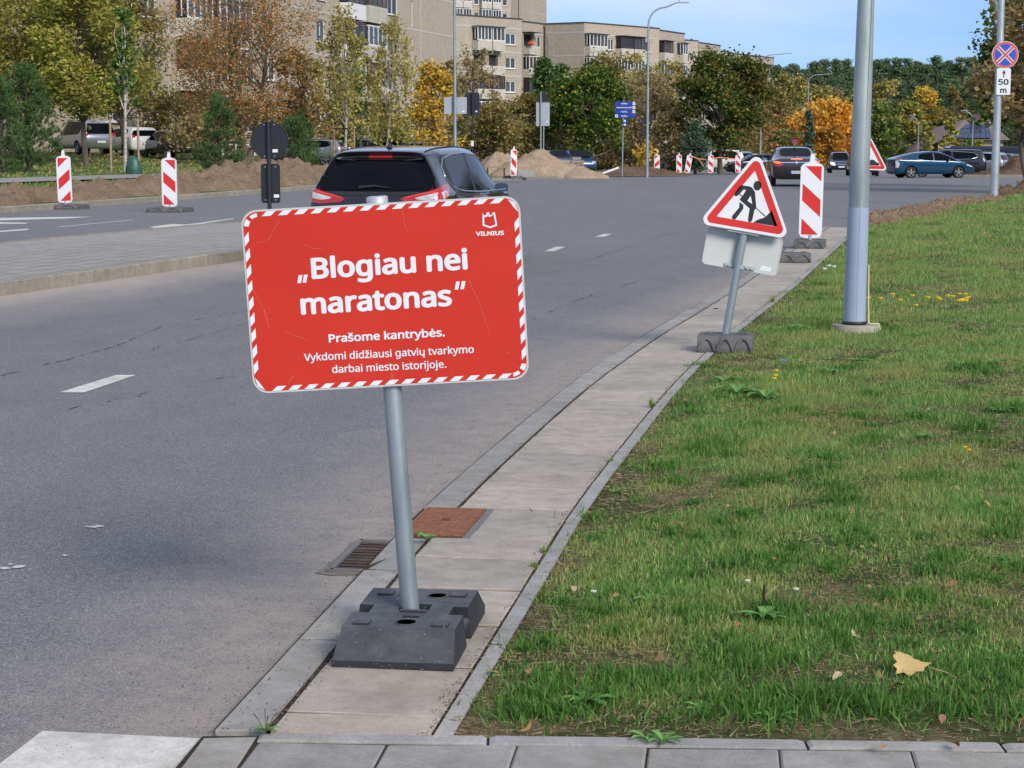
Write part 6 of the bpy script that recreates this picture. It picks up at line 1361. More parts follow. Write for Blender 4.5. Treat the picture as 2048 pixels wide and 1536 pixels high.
LM = {
 'yellowgreen': leafmat('yellow_green_leaves', [(0, (.04, .06, .012)), (.35, (.11, .135, .02)), (.7, (.19, .175, .035)), (.93, (.28, .23, .05)), (1, (.2, .11, .035))], patch=.35, patchc=(.15, .10, .04), psc=.45, gain=2.5),
 'rust': leafmat('rust_leaves', [(0, (.06, .055, .02)), (.25, (.10, .09, .03)), (.45, (.22, .105, .04)), (.7, (.30, .12, .05)), (.9, (.26, .17, .05)), (1, (.36, .10, .05))], patch=.45, patchc=(.14, .13, .05), psc=.6, gain=2.1),
 'birchleaf': leafmat('thin_birch_leaves', [(0, (.07, .08, .02)), (.5, (.17, .15, .04)), (.8, (.26, .20, .06)), (1, (.10, .10, .03))], patch=.4, patchc=(.22, .17, .06), psc=.5),
 'olive': leafmat('olive_leaves', [(0, (.03, .042, .012)), (.5, (.085, .09, .026)), (.85, (.16, .12, .04)), (1, (.24, .14, .04))], patch=.5, patchc=(.14, .085, .035), psc=.7),
 'maple': leafmat('dark_maple_leaves', [(0, (.012, .028, .006)), (.5, (.028, .058, .010)), (.82, (.065, .095, .014)), (.95, (.20, .18, .02)), (1, (.26, .13, .03))], patch=.0),
 'maple2': leafmat('turning_maple_leaves', [(0, (.010, .026, .006)), (.6, (.026, .052, .010)), (.85, (.06, .08, .014)), (.95, (.20, .15, .02)), (1, (.20, .08, .03))], patch=.18, patchc=(.16, .085, .025), psc=.25),
 'green': leafmat('mid_green_leaves', [(0, (.02, .04, .01)), (.5, (.05, .085, .018)), (.9, (.10, .13, .03)), (1, (.2, .16, .03))]),
 'orange': leafmat('orange_leaves', [(0, (.16, .07, .015)), (.35, (.36, .14, .02)), (.7, (.52, .22, .03)), (.9, (.50, .30, .04)), (1, (.20, .13, .03))], patch=.35, patchc=(.10, .07, .02), psc=.3),
 'golden': leafmat('golden_leaves', [(0, (.08, .06, .015)), (.4, (.30, .17, .025)), (.75, (.46, .27, .04)), (1, (.14, .13, .03))]),
 'brown': leafmat('brown_twigs_leaves', [(0, (.07, .055, .028)), (.4, (.15, .105, .05)), (.75, (.24, .165, .075)), (1, (.14, .14, .05))], patch=.4, patchc=(.10, .10, .04), psc=.5, gain=2.4),
 'poplar': leafmat('pale_autumn_leaves', [(0, (.06, .07, .02)), (.5, (.14, .14, .04)), (.85, (.25, .20, .06)), (1, (.30, .17, .05))]),
 'greyw': leafmat('blue_green_leaves', [(0, (.018, .032, .022)), (.6, (.045, .07, .045)), (1, (.09, .12, .07))]),
 'needle': leafmat('pine_needles', [(0, (.012, .03, .010)), (.5, (.03, .062, .018)), (.9, (.07, .11, .03)), (1, (.12, .12, .04))], trans=.25, gain=2.5),
 'spruce': leafmat('far_pine_needles', [(0, (.018, .038, .020)), (.5, (.040, .07, .034)), (.9, (.075, .115, .05)), (1, (.12, .13, .06))], trans=.2, patch=.5, patchc=(.065, .07, .03), psc=.12),
}
def limb(b, a, c, r0, r1, bend=.15, n=4, sides=5):
    a, c = Vector(a), Vector(c); L_ = (c - a).length; pts = []; off = Vector(rng.normal(size=3)) * L_ * bend
    for i in range(n + 1):
        t = i / n; pts.append(a.lerp(c, t) + off * math.sin(math.pi * t) * .5)
    b.tube(pts, [lerp(r0, r1, i / n) for i in range(n + 1)], sides, False); return pts
def tree(name, base, h, cw, kind, label, n_leaf=6000, leaf=.16, cz0=.3, trunk_r=.12, clusters=45, spread=.16, trunk=BARK, group=None, shape='round', lean=0, stems=1, droop=0, twigs=True, cat='tree', seed=None, aspect=1.5, flat_=1.0, lobes=None):
    """trunk with limbs and a crown of separate leaves gathered in clumps"""
    r_ = empty(name, base, label=label, cat=cat, group=group); b = MB(); cw2 = cw / 2; cz = h * cz0; cen = []
    for s in range(stems):
        ax = rng.normal() * .1 * (stems > 1); ay = rng.normal() * .1 * (stems > 1)
        top = Vector((lean + ax * h * 1.6, ay * h, h * .9)); b0 = Vector((ax * .6, ay * .6, -.15)); tr = limb(b, b0, top, trunk_r, trunk_r * .15, .05, 6, 8)
        for k in range(clusters // stems):
            t = rng.uniform(0, 1) ** .85; z = lerp(cz, h, t); zz = (z - cz) / (h - cz)
            if shape == 'round': pr = math.sqrt(max(.05, 1 - (2 * zz - .85) ** 2 / 1.45))
            elif shape == 'cone': pr = max(.06, 1 - zz) ** .8
            elif shape == 'column': pr = .5 + .5 * math.sin(math.pi * min(1, zz * 1.05 + .08))
            elif shape == 'spread': pr = .45 + .6 * zz if zz < .75 else max(.15, 1.05 - (zz - .75) * 3.4)
            elif shape == 'weep': pr = math.sin(math.pi * min(1, .15 + zz * .8))
            a = rng.uniform(0, 2 * math.pi); q = math.sqrt(rng.uniform(.12, 1)); 
            lob = 1 + .16 * math.sin(a * 3 + base[0]) + .12 * math.sin(zz * 9 + a * 2)
            c = Vector((math.cos(a) * cw2 * pr * q * lob + lean * zz, math.sin(a) * cw2 * pr * q * lob * flat_, z)); cen.append(c)
            fz0 = min(.85, max(cz0 * .8, z / h * .72 - .05 * rng.random())) / .9 * (len(tr) - 1); i = min(len(tr) - 2, int(fz0)); st = tr[i].lerp(tr[i + 1], fz0 - i)
            if twigs and k % (1 if clusters < 80 else 2) == 0: limb(b, st, c, trunk_r * .32, trunk_r * .05, .14, 4, 4)
    b.build('trunk', trunk, r_)
    n = n_leaf; ci = rng.integers(0, len(cen), n); C_ = np.array([tuple(c) for c in cen])[ci]; sg = cw * spread
    pts = C_ + rng.normal(size=(n, 3)) * sg * rng.uniform(.5, 1.1, len(cen))[ci][:, None] * np.array([1, flat_, .75]); 
    if droop: 
        q = np.abs(rng.normal(size=n)) * droop * rng.uniform(0, 1, len(cen))[ci] * 1.3; pts[:, 2] -= q; pts[:, :2] += (C_ - pts)[:, :2] * np.minimum(.75, q / droop * .6)[:, None]
    pts[:, 2] = np.maximum(pts[:, 2], .15 + .1 * rng.random(n)); V, F_ = leaf_cloud(pts, leaf, aspect=aspect, droop=droop * .4)
    me = tri_mesh('crown', V, F_, LM[kind]); link('crown', me, None, r_); return r_
def pine_bush(base, h, cw, label, n_tuft=900, needle=.11, group='young bushy pines', kind='needle', w_=.017, name='pine_tree'):
    """dense young pine: tufts of needles on upturned shoots"""
    r_ = empty(name, base, label=label, cat='pine tree', group=group); b = MB(); limb(b, (0, 0, -.1), (0, 0, h * .95), .07, .015, .03, 6, 7); D = []; O = []
    for k in range(90):
        t = rng.uniform(.02, .97); z = h * t; rad = cw / 2 * (1 - t) ** .62 * rng.uniform(.65, 1.08) * (min(1, .55 + t * 3)); a = rng.uniform(0, 2 * math.pi)
        e = Vector((math.cos(a) * rad, math.sin(a) * rad, z + rad * .35)); pts = limb(b, (0, 0, max(.05, z - rad * .1)), e, .022, .006, .1, 4, 4)
        for j in range(max(3, n_tuft // 90)):
            f = rng.uniform(.35, 1) ** .6; q = pts[0].lerp(pts[-1], f) + Vector(rng.normal(size=3)) * .12 * cw / 3; q.z = max(q.z, .06); O.append(tuple(q)); dv = Vector((math.cos(a) * .5, math.sin(a) * .5, 1)) + Vector(rng.normal(size=3)) * .35; D.append(tuple(dv.normalized()))
    b.build('trunk', BARKD, r_); O = np.array(O); D = np.array(D); m_ = 26
    OO = np.repeat(O, m_, 0) + np.repeat(D, m_, 0) * rng.uniform(0, .14, (len(O) * m_, 1)) ; DD = np.repeat(D, m_, 0) * .75 + rng.normal(size=(len(O) * m_, 3)) * .55; DD /= np.linalg.norm(DD, axis=1)[:, None]
    V, F_ = blades(OO, needle, w_, 0, DD, 1); link('crown', tri_mesh('crown', V, F_, LM[kind]), None, r_); return r_
def ground_px(px, py, zf): # find where a line of sight meets a height field
    r = ray(px, py); d = 20.0
    while d < 400:
        q = (r.x / r.y * d, d); z = EYE + r.z / r.y * d
        if z <= zf(*q): return Vector((q[0], d, zf(*q)))
        d += .25
    return Vector((r.x / r.y * 200, 200, zf(r.x / r.y * 200, 200)))
def at(px, d, zf=left_z): X = (px - 1024) / FPX * d; return (X, d, zf(X, d) - .03)
def hpx(py, d, z): return P(0, py, d).z - z      # height whose top is seen at row py
def T(px, d, ytop, wpx, kind, label, zf=left_z, name='broadleaf_tree', **k):
    b_ = at(px, d, zf); return tree(name, b_, hpx(ytop, d, b_[2]), wpx / FPX * d, kind, label, **k)
# left side, near
T(60, 84, -60, 340, 'yellowgreen', 'big yellow green tree filling the upper left corner above the bushy pine', n_leaf=30000, aspect=2.4, leaf=.085, cz0=.33, clusters=90, spread=.085, trunk_r=.16)
T(178, 80, -40, 230, 'yellowgreen', 'yellow green tree with a forked grey trunk standing before the silver van', n_leaf=21000, aspect=2.4, leaf=.085, cz0=.30, clusters=75, spread=.09, trunk_r=.13, stems=1)
T(262, 88, -30, 150, 'olive', 'dark stemmed tree with green and brown leaves just behind the staked birch', n_leaf=11000, leaf=.10, cz0=.28, clusters=60, spread=.11, trunk=BARKD, trunk_r=.13)
st = T(255, 74.5, 20, 66, 'green', 'slim staked birch sapling with a white trunk and dark green leaves', n_leaf=1800, leaf=.11, cz0=.42, clusters=26, spread=.14, trunk=BIRCH, trunk_r=.075, shape='cone', name='birch_tree', lean=.05)
def stakes(base, w_, h_, label):
    r_ = empty('tree_stake_frame', base, label=label, cat='tree stakes'); WD = MT('stake_wood', (.30, .21, .14), .8, (.40, .30, .21), 8)
    for s in (-1, 1): b = MB(); b.tube([(s * w_ / 2, 0, -.1), (s * w_ / 2, 0, h_)], .045, 8); b.build('stake', WD, r_)
    b = MB(); b.box((0, -.04, h_ - .12), (w_ + .1, .02, .05)); b.build('strap', BLACKP, r_)
q = at(255, 74.4); stakes(q, 55 / FPX * 74.4, hpx(229, 74.4, q[2]), 'two wooden stakes with a black strap holding the slim birch')
q = at(691, 94); stakes(q, 40 / FPX * 94, hpx(252, 94, q[2]), 'two wooden stakes with a black strap holding the weeping birch')
q = at(272, 73.2); b = MB(); s = FPX / 73.2; 
vs = []; 
for z, w1, d1 in ((0, .30, .22), (.08, .33, .24), (.3, .30, .22), (.52, .24, .17), (.62, .17, .12), (.68, .10, .08), (.74, .05, .05)): vs.append((z, w1, d1))
for z, w1, d1 in vs:
    for k in range(14):
        a = 2 * math.pi * k / 14; f = 1 + .09 * math.sin(5 * a + z * 9); b.v.append((math.cos(a) * w1 * f, math.sin(a) * d1 * f, z))
for i in range(len(vs) - 1):
    for k in range(14): b.f.append((i * 14 + k, i * 14 + (k + 1) % 14, (i + 1) * 14 + (k + 1) % 14, (i + 1) * 14 + k)); b.sm.append(True)
o = b.build('watering_bag', MT('green_tarpaulin', (.012, .07, .05), .45, (.03, .12, .085), 6, .4, 14), None, q); tag(o, 'dark green watering bag slumped against the staked birch', 'watering bag')
pine_bush(at(62, 70), 3.75, 3.1, 'wide bushy pine at the left edge behind the leftmost beacon', 1500, .12)
pine_bush(at(8, 68), 3.3, 2.6, 'bushy pine cut by the left edge of the view', 900, .12)
pine_bush(at(443, 71.5), hpx(188, 71.5, at(443, 71.5)[2]), 2.15, 'pointed young pine left of the black round sign back', 900, .11)
pine_bush(at(585, 80), hpx(238, 80, at(585, 80)[2]), 2.4, 'low spreading pine just right of the black round sign back', 800, .12)
pine_bush(at(610, 86), hpx(222, 86, at(610, 86)[2]), 1.7, 'narrow pine behind the low spreading one', 400, .12)
T(495, 96, -40, 330, 'rust', 'wide rust red and olive tree in front of the left apartment block', n_leaf=19000, leaf=.085, cz0=.12, clusters=120, spread=.075, trunk_r=.14, stems=3, shape='spread')
T(440, 104, 40, 210, 'rust', 'thin reddish tree between the window columns of the left block', n_leaf=7000, leaf=.085, cz0=.15, clusters=60, spread=.09, trunk_r=.08, stems=2)
T(340, 109, 180, 120, 'olive', 'low dark mixed bush under the brown balcony of the left block', n_leaf=3800, leaf=.13, cz0=.05, clusters=40, spread=.13, name='shrub', cat='shrub')
T(400, 90, 235, 110, 'brown', 'dry brown bush above the dark parked car', n_leaf=2400, leaf=.10, cz0=.42, clusters=30, spread=.14, name='shrub', cat='shrub')
T(600, 100, 110, 130, 'rust', 'orange tinged bush tree behind the passing dark car', n_leaf=4300, leaf=.12, cz0=.1, clusters=50, spread=.11, stems=2)
wb = T(690, 94, 8, 125, 'birchleaf', 'tall weeping birch with thin drooping sprays in front of the red balconies', n_leaf=4200, leaf=.10, cz0=.4, clusters=42, spread=.07, trunk=BIRCH, trunk_r=.09, shape='weep', droop=1.8, name='birch_tree', aspect=1.8)
T(770, 98, 30, 120, 'birchleaf', 'weeping birch with hanging yellow olive strands before the blank end wall', n_leaf=3900, leaf=.10, cz0=.45, clusters=36, spread=.06, trunk=BIRCH, trunk_r=.08, shape='weep', droop=2.4, name='birch_tree', aspect=1.8, lean=.6)
T(700, 102, 130, 95, 'green', 'dense green lower tree inside the weeping birches', n_leaf=3200, leaf=.12, cz0=.25, clusters=40, spread=.12)
T(775, 118, 236, 110, 'yellowgreen', 'low yellow green bush above the roof of the passing car', n_leaf=2500, leaf=.13, cz0=.05, clusters=30, spread=.15, name='shrub', cat='shrub')
T(868, 112, 138, 98, 'golden', 'golden brown bush tree at the corner of the left block', n_leaf=5200, leaf=.14, cz0=.06, clusters=60, spread=.12, stems=3)
T(905, 120, 125, 50, 'brown', 'thin nearly bare tree beside the tall lamp post', n_leaf=900, leaf=.12, cz0=.2, clusters=26, spread=.12, stems=2)
T(948, 124, 100, 110, 'brown', 'bare branched brown tree under the bay balconies', n_leaf=3300, leaf=.13, cz0=.15, clusters=55, spread=.10, stems=2)
T(925, 130, 150, 60, 'greyw', 'dark green juniper left of the dark rectangular sign back', n_leaf=2600, leaf=.14, cz0=.05, clusters=34, spread=.15, shape='cone', name='conifer_tree')
T(985, 118, 222, 130, 'olive', 'dense olive shrubbery behind the wing mirror of the dark car', n_leaf=6500, leaf=.14, cz0=.02, clusters=60, spread=.11, name='shrub', cat='shrub')
T(1010, 132, 208, 100, 'brown', 'brown and olive tree left of the black triangle sign back', n_leaf=4200, leaf=.14, cz0=.08, clusters=50, spread=.12, stems=2)
T(1085, 140, 118, 62, 'needle', 'ragged dark pine poking above the other trees left of the short lamp', n_leaf=5200, leaf=.16, cz0=.15, clusters=34, spread=.13, shape='cone', name='pine_tree', trunk=BARKD, aspect=3)
T(1122, 146, 122, 56, 'needle', 'second ragged dark pine right of the short lamp arm', n_leaf=4600, leaf=.16, cz0=.15, clusters=32, spread=.13, shape='cone', name='pine_tree', trunk=BARKD, aspect=3)
T(1062, 126, 196, 96, 'olive', 'olive and rust tree behind the grey rectangular sign back', n_leaf=5200, leaf=.14, cz0=.05, clusters=60, spread=.11, stems=2)
T(1128, 132, 182, 60, 'olive', 'green brown tree between the short lamp and the dark maple', n_leaf=4200, leaf=.15, cz0=.05, clusters=50, spread=.12, stems=2)
T(1183, 124, 148, 168, 'maple', 'round dark green maple behind the blue street signs', n_leaf=17000, leaf=.155, cz0=.24, clusters=70, spread=.08, trunk_r=.16, shape='round', name='maple_tree', aspect=1.2)
T(1200, 150, 118, 110, 'olive', 'grey green tree crown above the dark maple', n_leaf=3600, leaf=.17, cz0=.4, clusters=44, spread=.12)
T(1262, 148, 112, 90, 'poplar', 'loose brown green tree in front of the stepped row left of the lamp', n_leaf=3600, leaf=.16, cz0=.2, clusters=50, spread=.11)
T(1300, 140, 150, 110, 'brown', 'feathery brown birch right of the tall curved lamp', n_leaf=6500, leaf=.13, cz0=.06, clusters=80, spread=.10, stems=3, trunk=BARK)
T(1250, 136, 165, 100, 'brown', 'feathery brown tree behind the blue street signs', n_leaf=5200, leaf=.13, cz0=.05, clusters=70, spread=.11, stems=3)
T(1325, 150, 124, 70, 'poplar', 'pale sparse birch rising before the stepped row', n_leaf=3200, leaf=.13, cz0=.25, clusters=55, spread=.08, trunk=BIRCH, name='birch_tree')
T(1340, 134, 228, 90, 'brown', 'tangled brown bush left of the blue green conifer', n_leaf=5600, leaf=.13, cz0=.02, clusters=60, spread=.12, name='shrub', cat='shrub')
T(1225, 140, 268, 90, 'olive', 'low dark bush right of the dark maple trunk', n_leaf=4200, leaf=.14, cz0=.02, clusters=44, spread=.12, name='shrub', cat='shrub')
T(1286, 121, 282, 46, 'golden', 'small golden sapling next to the curved lamp post', n_leaf=420, leaf=.15, cz0=.2, clusters=18, spread=.14, name='sapling', cat='sapling', trunk_r=.03)
T(1388, 131, 248, 50, 'greyw', 'plump blue green conifer left of the turning maple', n_leaf=5200, leaf=.11, cz0=.04, clusters=46, spread=.13, shape='column', name='conifer_tree')
T(1438, 134, 118, 200, 'maple2', 'wide maple with dark green leaves turning orange at the crown', n_leaf=20000, leaf=.17, cz0=.26, clusters=75, spread=.075, trunk_r=.2, shape='round', name='maple_tree', aspect=1.2)
T(1350, 160, 130, 60, 'brown', 'bare brown tree rising left of the turning maple', n_leaf=1600, leaf=.14, cz0=.3, clusters=40, spread=.1, stems=2)
T(1505, 175, 150, 70, 'rust', 'dark red brown tree right of the turning maple', n_leaf=5200, leaf=.19, cz0=.1, clusters=60, spread=.11)
T(1545, 200, 185, 80, 'olive', 'olive tree behind the roof of the brown saloon', n_leaf=4200, leaf=.22, cz0=.05, clusters=50, spread=.12)
T(1490, 172, 262, 90, 'olive', 'low dark bushes behind the far beacons', n_leaf=3600, leaf=.17, cz0=.02, clusters=36, spread=.14, name='shrub', cat='shrub')
fz = lambda x, y: zr(min(y, 300)) - .2
T(1656, 215, 208, 128, 'orange', 'bright orange maple right of the brown saloon', fz, n_leaf=7800, leaf=.30, cz0=.1, clusters=80, spread=.09, trunk_r=.22, trunk=BARKD, name='maple_tree', aspect=1.2)
T(1580, 225, 235, 90, 'orange', 'duller orange tree behind the brown saloon', fz, n_leaf=4200, leaf=.28, cz0=.08, clusters=50, spread=.12, name='maple_tree')
T(1612, 210, 225, 26, 'greyw', 'thin dark spruce between the two orange trees', fz, n_leaf=1500, leaf=.25, cz0=.03, clusters=30, spread=.15, shape='cone', name='conifer_tree')
T(1552, 215, 262, 60, 'green', 'low dark green bush behind the brown saloon', fz, n_leaf=1800, leaf=.22, cz0=.02, clusters=26, spread=.16, name='shrub', cat='shrub')
for i, (px, yt, wpx, kd, lb) in enumerate(((1568, 150, 70, 'poplar', 'pale yellow green tree left of the far curved lamp'), (1590, 160, 60, 'poplar', 'pale poplar right behind the far curved lamp'), (1632, 172, 60, 'poplar', 'pale greenish birch above the orange maple'), (1662, 180, 50, 'brown', 'thin brownish birch above the orange maple'), (1700, 185, 60, 'poplar', 'pale birch hidden behind the thick post'),
        (1765, 165, 66, 'poplar', 'tall pale birch right of the thick post'), (1758, 210, 76, 'green', 'dense green tree right of the uneven road sign'), (1785, 200, 66, 'olive', 'dull green birch left of the thin lamp'), (1815, 208, 62, 'yellowgreen', 'yellowing birch at the thin lamp post'), (1848, 245, 32, 'poplar', 'small pale birch over the blue hatchback'), (1840, 175, 70, 'golden', 'brownish gold tree under the pines'), (1893, 236, 36, 'yellowgreen', 'pale yellow birch in front of the house roof'), (1930, 280, 34, 'green', 'small green tree before the house wall'), (1950, 282, 26, 'yellowgreen', 'small yellow tree before the house wall'), (1900, 175, 60, 'olive', 'olive tree between the pines and the house'))):
    d = (262, 258, 266, 270, 262, 262, 236, 250, 240, 232, 275, 226, 224, 222, 270)[i]
    T(px, d, yt, wpx, kd, lb, fz, n_leaf=4200 if wpx > 40 else 1500, leaf=.27, cz0=.06, clusters=60, spread=.09, shape='column' if i not in (6, 10) else 'round', trunk=BIRCH if kd in ('poplar', 'yellowgreen') else BARK, name='birch_tree' if kd in ('poplar', 'yellowgreen') else 'broadleaf_tree', aspect=1.6)
# pine forest on the skyline
def pine_proto(i):
    h = 17 + i % 3; b_ = MB(); limb(b_, (0, 0, -.5), (0, 0, h * .97), .24, .04, .01, 6, 7); cen = []
    for k in range(80):
        t = rng.uniform(.22, 1); z = h * t; rad = (2.9 - .3 * (i % 3)) * (1 - t) ** .75 * rng.uniform(.3, 1.1) * 1.25 + .10; a = rng.uniform(0, 6.283); cen.append((math.cos(a) * rad, math.sin(a) * rad, z))
        if k % 3 == 0: limb(b_, (0, 0, z - rad * .2), cen[-1], .06, .02, .08, 3, 4)
    C_ = np.array(cen); n = 6500; ci = rng.integers(0, len(C_), n); pts = C_[ci] + rng.normal(size=(n, 3)) * np.array([.72, .72, .34]) * (1.15 - .65 * C_[ci][:, 2:3] / h); V, F_ = leaf_cloud(pts, .17, aspect=2.6, up=.5)
    r_ = empty('pine_tree', (0, 0, 0)); b_.build('trunk', BARKD, r_); link('crown', tri_mesh('crown', V, F_, LM['spruce']), None, r_); return r_
protos = [pine_proto(i) for i in range(5)]; used = [False] * 5; k = 0
def place_pine(x, d, ytop, label, i):
    global k
    o = protos[i]; 
    if used[i]: o = copy_tree(o)
    used[i] = True; zb = zr(300) - .3; hh = hpx(ytop, d, zb); s_ = hh / (17 + i % 3); o.location = (x, d, zb); o.rotation_euler = (0, 0, rng.uniform(0, 6.28)); o.scale = (s_, s_ * 1, s_)
    tag(o, label, 'pine tree', 'pines of the wood on the skyline'); return o
LBL = 'dark green pine in the wood on the skyline beyond the road'
pts = [(1548, 140), (1566, 128), (1584, 133), (1600, 131), (1622, 124), (1640, 122), (1664, 125), (1684, 124), (1700, 128), (1722, 124), (1745, 126), (1762, 120), (1784, 127), (1801, 118), (1822, 128), (1842, 126), (1862, 117), (1884, 124), (1910, 116), (1930, 119), (1952, 126), (1972, 122), (1990, 120), (2012, 124), (2035, 122), (2060, 128)]
for i, (px, yt) in enumerate(pts): place_pine((px - 1024) / FPX * (300 + 12 * (i % 3)), 300 + 12 * (i % 3), yt + rng.uniform(-10, 6), LBL, i % 5)
for i in range(34):
    px = 1530 + i * 16.5; d = 325 + 14 * (i % 3); place_pine((px - 1024) / FPX * d, d, 140 + rng.uniform(-14, 10), LBL, (i * 2) % 5)
for i in range(20):
    px = 1560 + i * 26; d = 288; place_pine((px - 1024) / FPX * d, d, 165 + rng.uniform(-12, 16), LBL, (i * 3) % 5)
for i in range(16):
    px = 1090 - i * 75; d = 340 + 10 * (i % 2); place_pine((px - 1024) / FPX * d, d, 190 + rng.uniform(-12, 16), 'dark pine behind the apartment blocks', (i * 3) % 5)
for i in range(14):
    px = 2075 + i * 36; d = 300; place_pine((px - 1024) / FPX * d, d, 130 + rng.uniform(-12, 16), LBL, (i * 3) % 5)
fu = tree('forest_undergrowth', (0, 0, 0), 1, 1, 'spruce', None, n_leaf=10, clusters=2, cat=None)
for o in list(fu.children): bpy.data.objects.remove(o)
bpy.data.objects.remove(fu)
n = 26000; X_ = rng.uniform(50, 125, n); Y_ = rng.uniform(284, 330, n); Z_ = zr(300) + rng.uniform(0, 1, n) ** 1.3 * (4.5 + 2.5 * np.sin(X_ * .6) * np.sin(X_ * .17)); V, F_ = leaf_cloud(np.stack([X_, Y_, Z_], 1), .42)
o = link('wood_undergrowth', tri_mesh('wood_undergrowth', V, F_, LM['olive'])); tag(o, 'dense dark undergrowth along the foot of the pine wood', 'undergrowth', kind='stuff')
n = 9000; Y_ = rng.uniform(125, 185, n); X_ = np.array([fkx(y) for y in Y_]) - 14 - rng.uniform(0, 10, n); Z_ = np.array([left_z(x, y) for x, y in zip(X_, Y_)]) + rng.uniform(0, 1, n) ** 1.2 * (2.2 + 1.2 * np.sin(Y_ * .5)); V, F_ = leaf_cloud(np.stack([X_, Y_, Z_], 1), .17)
o = link('hedge_undergrowth', tri_mesh('hedge_undergrowth', V, F_, LM['olive'])); tag(o, 'tangle of olive bushes at the foot of the trees beyond the road', 'undergrowth', kind='stuff')
n = 26000; Y_ = rng.uniform(-60, 270, n); X_ = 95 + rng.uniform(0, 14, n) + .05 * Y_; Z_ = -1 + rng.uniform(0, 1, n) ** .8 * (14 + 2.5 * np.sin(Y_ * .31) + 1.5 * np.sin(Y_ * 1.1)); V, F_ = leaf_cloud(np.stack([X_, Y_, Z_], 1), 1.1)  # leaf mass added out of view so car sides reflect dark trees
o = link('reflection_wood', tri_mesh('reflection_wood', V, F_, LM['spruce'])); tag(o, 'wood bordering the car park beyond the right side of the view', 'wood', kind='stuff')
# right edge
rz_ = lambda x, y: .2
T(2092, 62, -60, 270, 'brown', 'dark brown and green tree reaching in from the right edge', rz_, n_leaf=15000, leaf=.115, cz0=.28, clusters=100, spread=.06, trunk_r=.13, stems=2, trunk=MT('yellow_bark', (.20, .15, .05), .85, (.30, .23, .09), 8, .4, 30))
T(2052, 70, 0, 200, 'maple', 'dark green tree behind the no stopping sign at the right edge', rz_, n_leaf=10000, leaf=.13, cz0=.3, clusters=70, spread=.075, trunk_r=.12)
# ---------------------------------------------------------------- grass
GR = leafmat('grass_blades', [(0, (.025, .07, .016)), (.25, (.055, .125, .026)), (.60, (.08, .17, .034)), (.82, (.13, .21, .05)), (.91, (.22, .25, .09)), (.97, (.34, .28, .15)), (1, (.22, .13, .06))], trans=.35, patch=.55, patchc=(.19, .17, .06), psc=1.3, gain=2.25)
GR2 = leafmat('dark_grass_blades', [(0, (.025, .07, .012)), (.5, (.05, .125, .02)), (1, (.10, .16, .04))], trans=.4, gain=2.0)
def vnoise(x, y, s): # smooth patchiness
    return (np.sin(x * 2.1 * s + 1.3 * np.sin(y * 1.1 * s)) * np.cos(y * 1.7 * s + 1.1 * np.sin(x * .9 * s)) + .6 * np.sin(x * 4.7 * s + y * 3.9 * s) * np.cos(y * 5.3 * s - x * 2.2 * s) + .4 * np.sin(x * 9.1 * s - y * 8.3 * s)) / 2
lawn_v = np.vectorize(lawn_z); ll_v = np.vectorize(lawn_left)
def lawn_blades(y0, y1, n, h, w_, seg, marg=1.0, thr=-.5, lean=.5):
    y = rng.uniform(0, 1, n); y = y0 + (y1 - y0) * y; l = ll_v(y); wd = .285 * y + marg - l; x = l + rng.uniform(0, 1, n) * np.maximum(wd, .2) + .0
    nv = vnoise(x, y, 1.0) + .5 * vnoise(x + 5, y, 3.1); edge = np.minimum((x - l) * 3, 1) 
    front = np.clip((y - 5.12) * 2.2, .12, 1)
    keep = (rng.uniform(0, 1, n) < np.clip(.85 + .7 * nv, .3, 1) * front * np.clip(.35 + edge, 0, 1)); x, y, nv, edge, front = x[keep], y[keep], nv[keep], edge[keep], front[keep]
    ov = np.clip(.5 + .8 * vnoise(x * 0, y, 2.3), 0, 1) * .07; x = x - ov * np.clip(1 - (x - ll_v(y)) * 4, 0, 1) - rng.uniform(0, .03, len(x)) * (rng.random(len(x)) < .5)
    hh = h * (.45 + .75 * rng.random(len(x))) * np.clip(1 + .75 * nv, .35, 2.2) * np.clip(.55 + .45 * edge, .4, 1) * (.5 + .5 * front)
    y = y - np.where(y < 6.2, .042 * (x + .7) * (6.2 - y) / 1.08, 0); P_ = np.stack([x, y, lawn_v(x, y) - .004], 1); return blades(P_, hh, w_ * rng.uniform(.6, 1.3, len(x)), lean, None, seg)
parts = [lawn_blades(5.12, 8, 150000, .036, .0034, 2, lean=1.3), lawn_blades(8, 12, 160000, .039, .0044, 1, lean=1.2), lawn_blades(12, 18, 140000, .046, .006, 1, lean=.9), lawn_blades(18, 27, 80000, .055, .0075, 1), lawn_blades(27, 40, 70000, .06, .011, 1), lawn_blades(40, 58, 30000, .07, .016, 1)]
for i, (V, F_) in enumerate(parts):
    o = link('lawn_grass', tri_mesh('lawn_grass', V, F_, GR)); tag(o, ('short patchy grass nearest the camera beside the cross footpath', 'short grass beside the pavement slabs before the roadworks sign', 'grass around the foot of the thick lamp post', 'grass stretching behind the thick lamp post', 'far lawn grass before the soil', 'grass along the far rim of the lawn')[i], 'grass', kind='stuff')
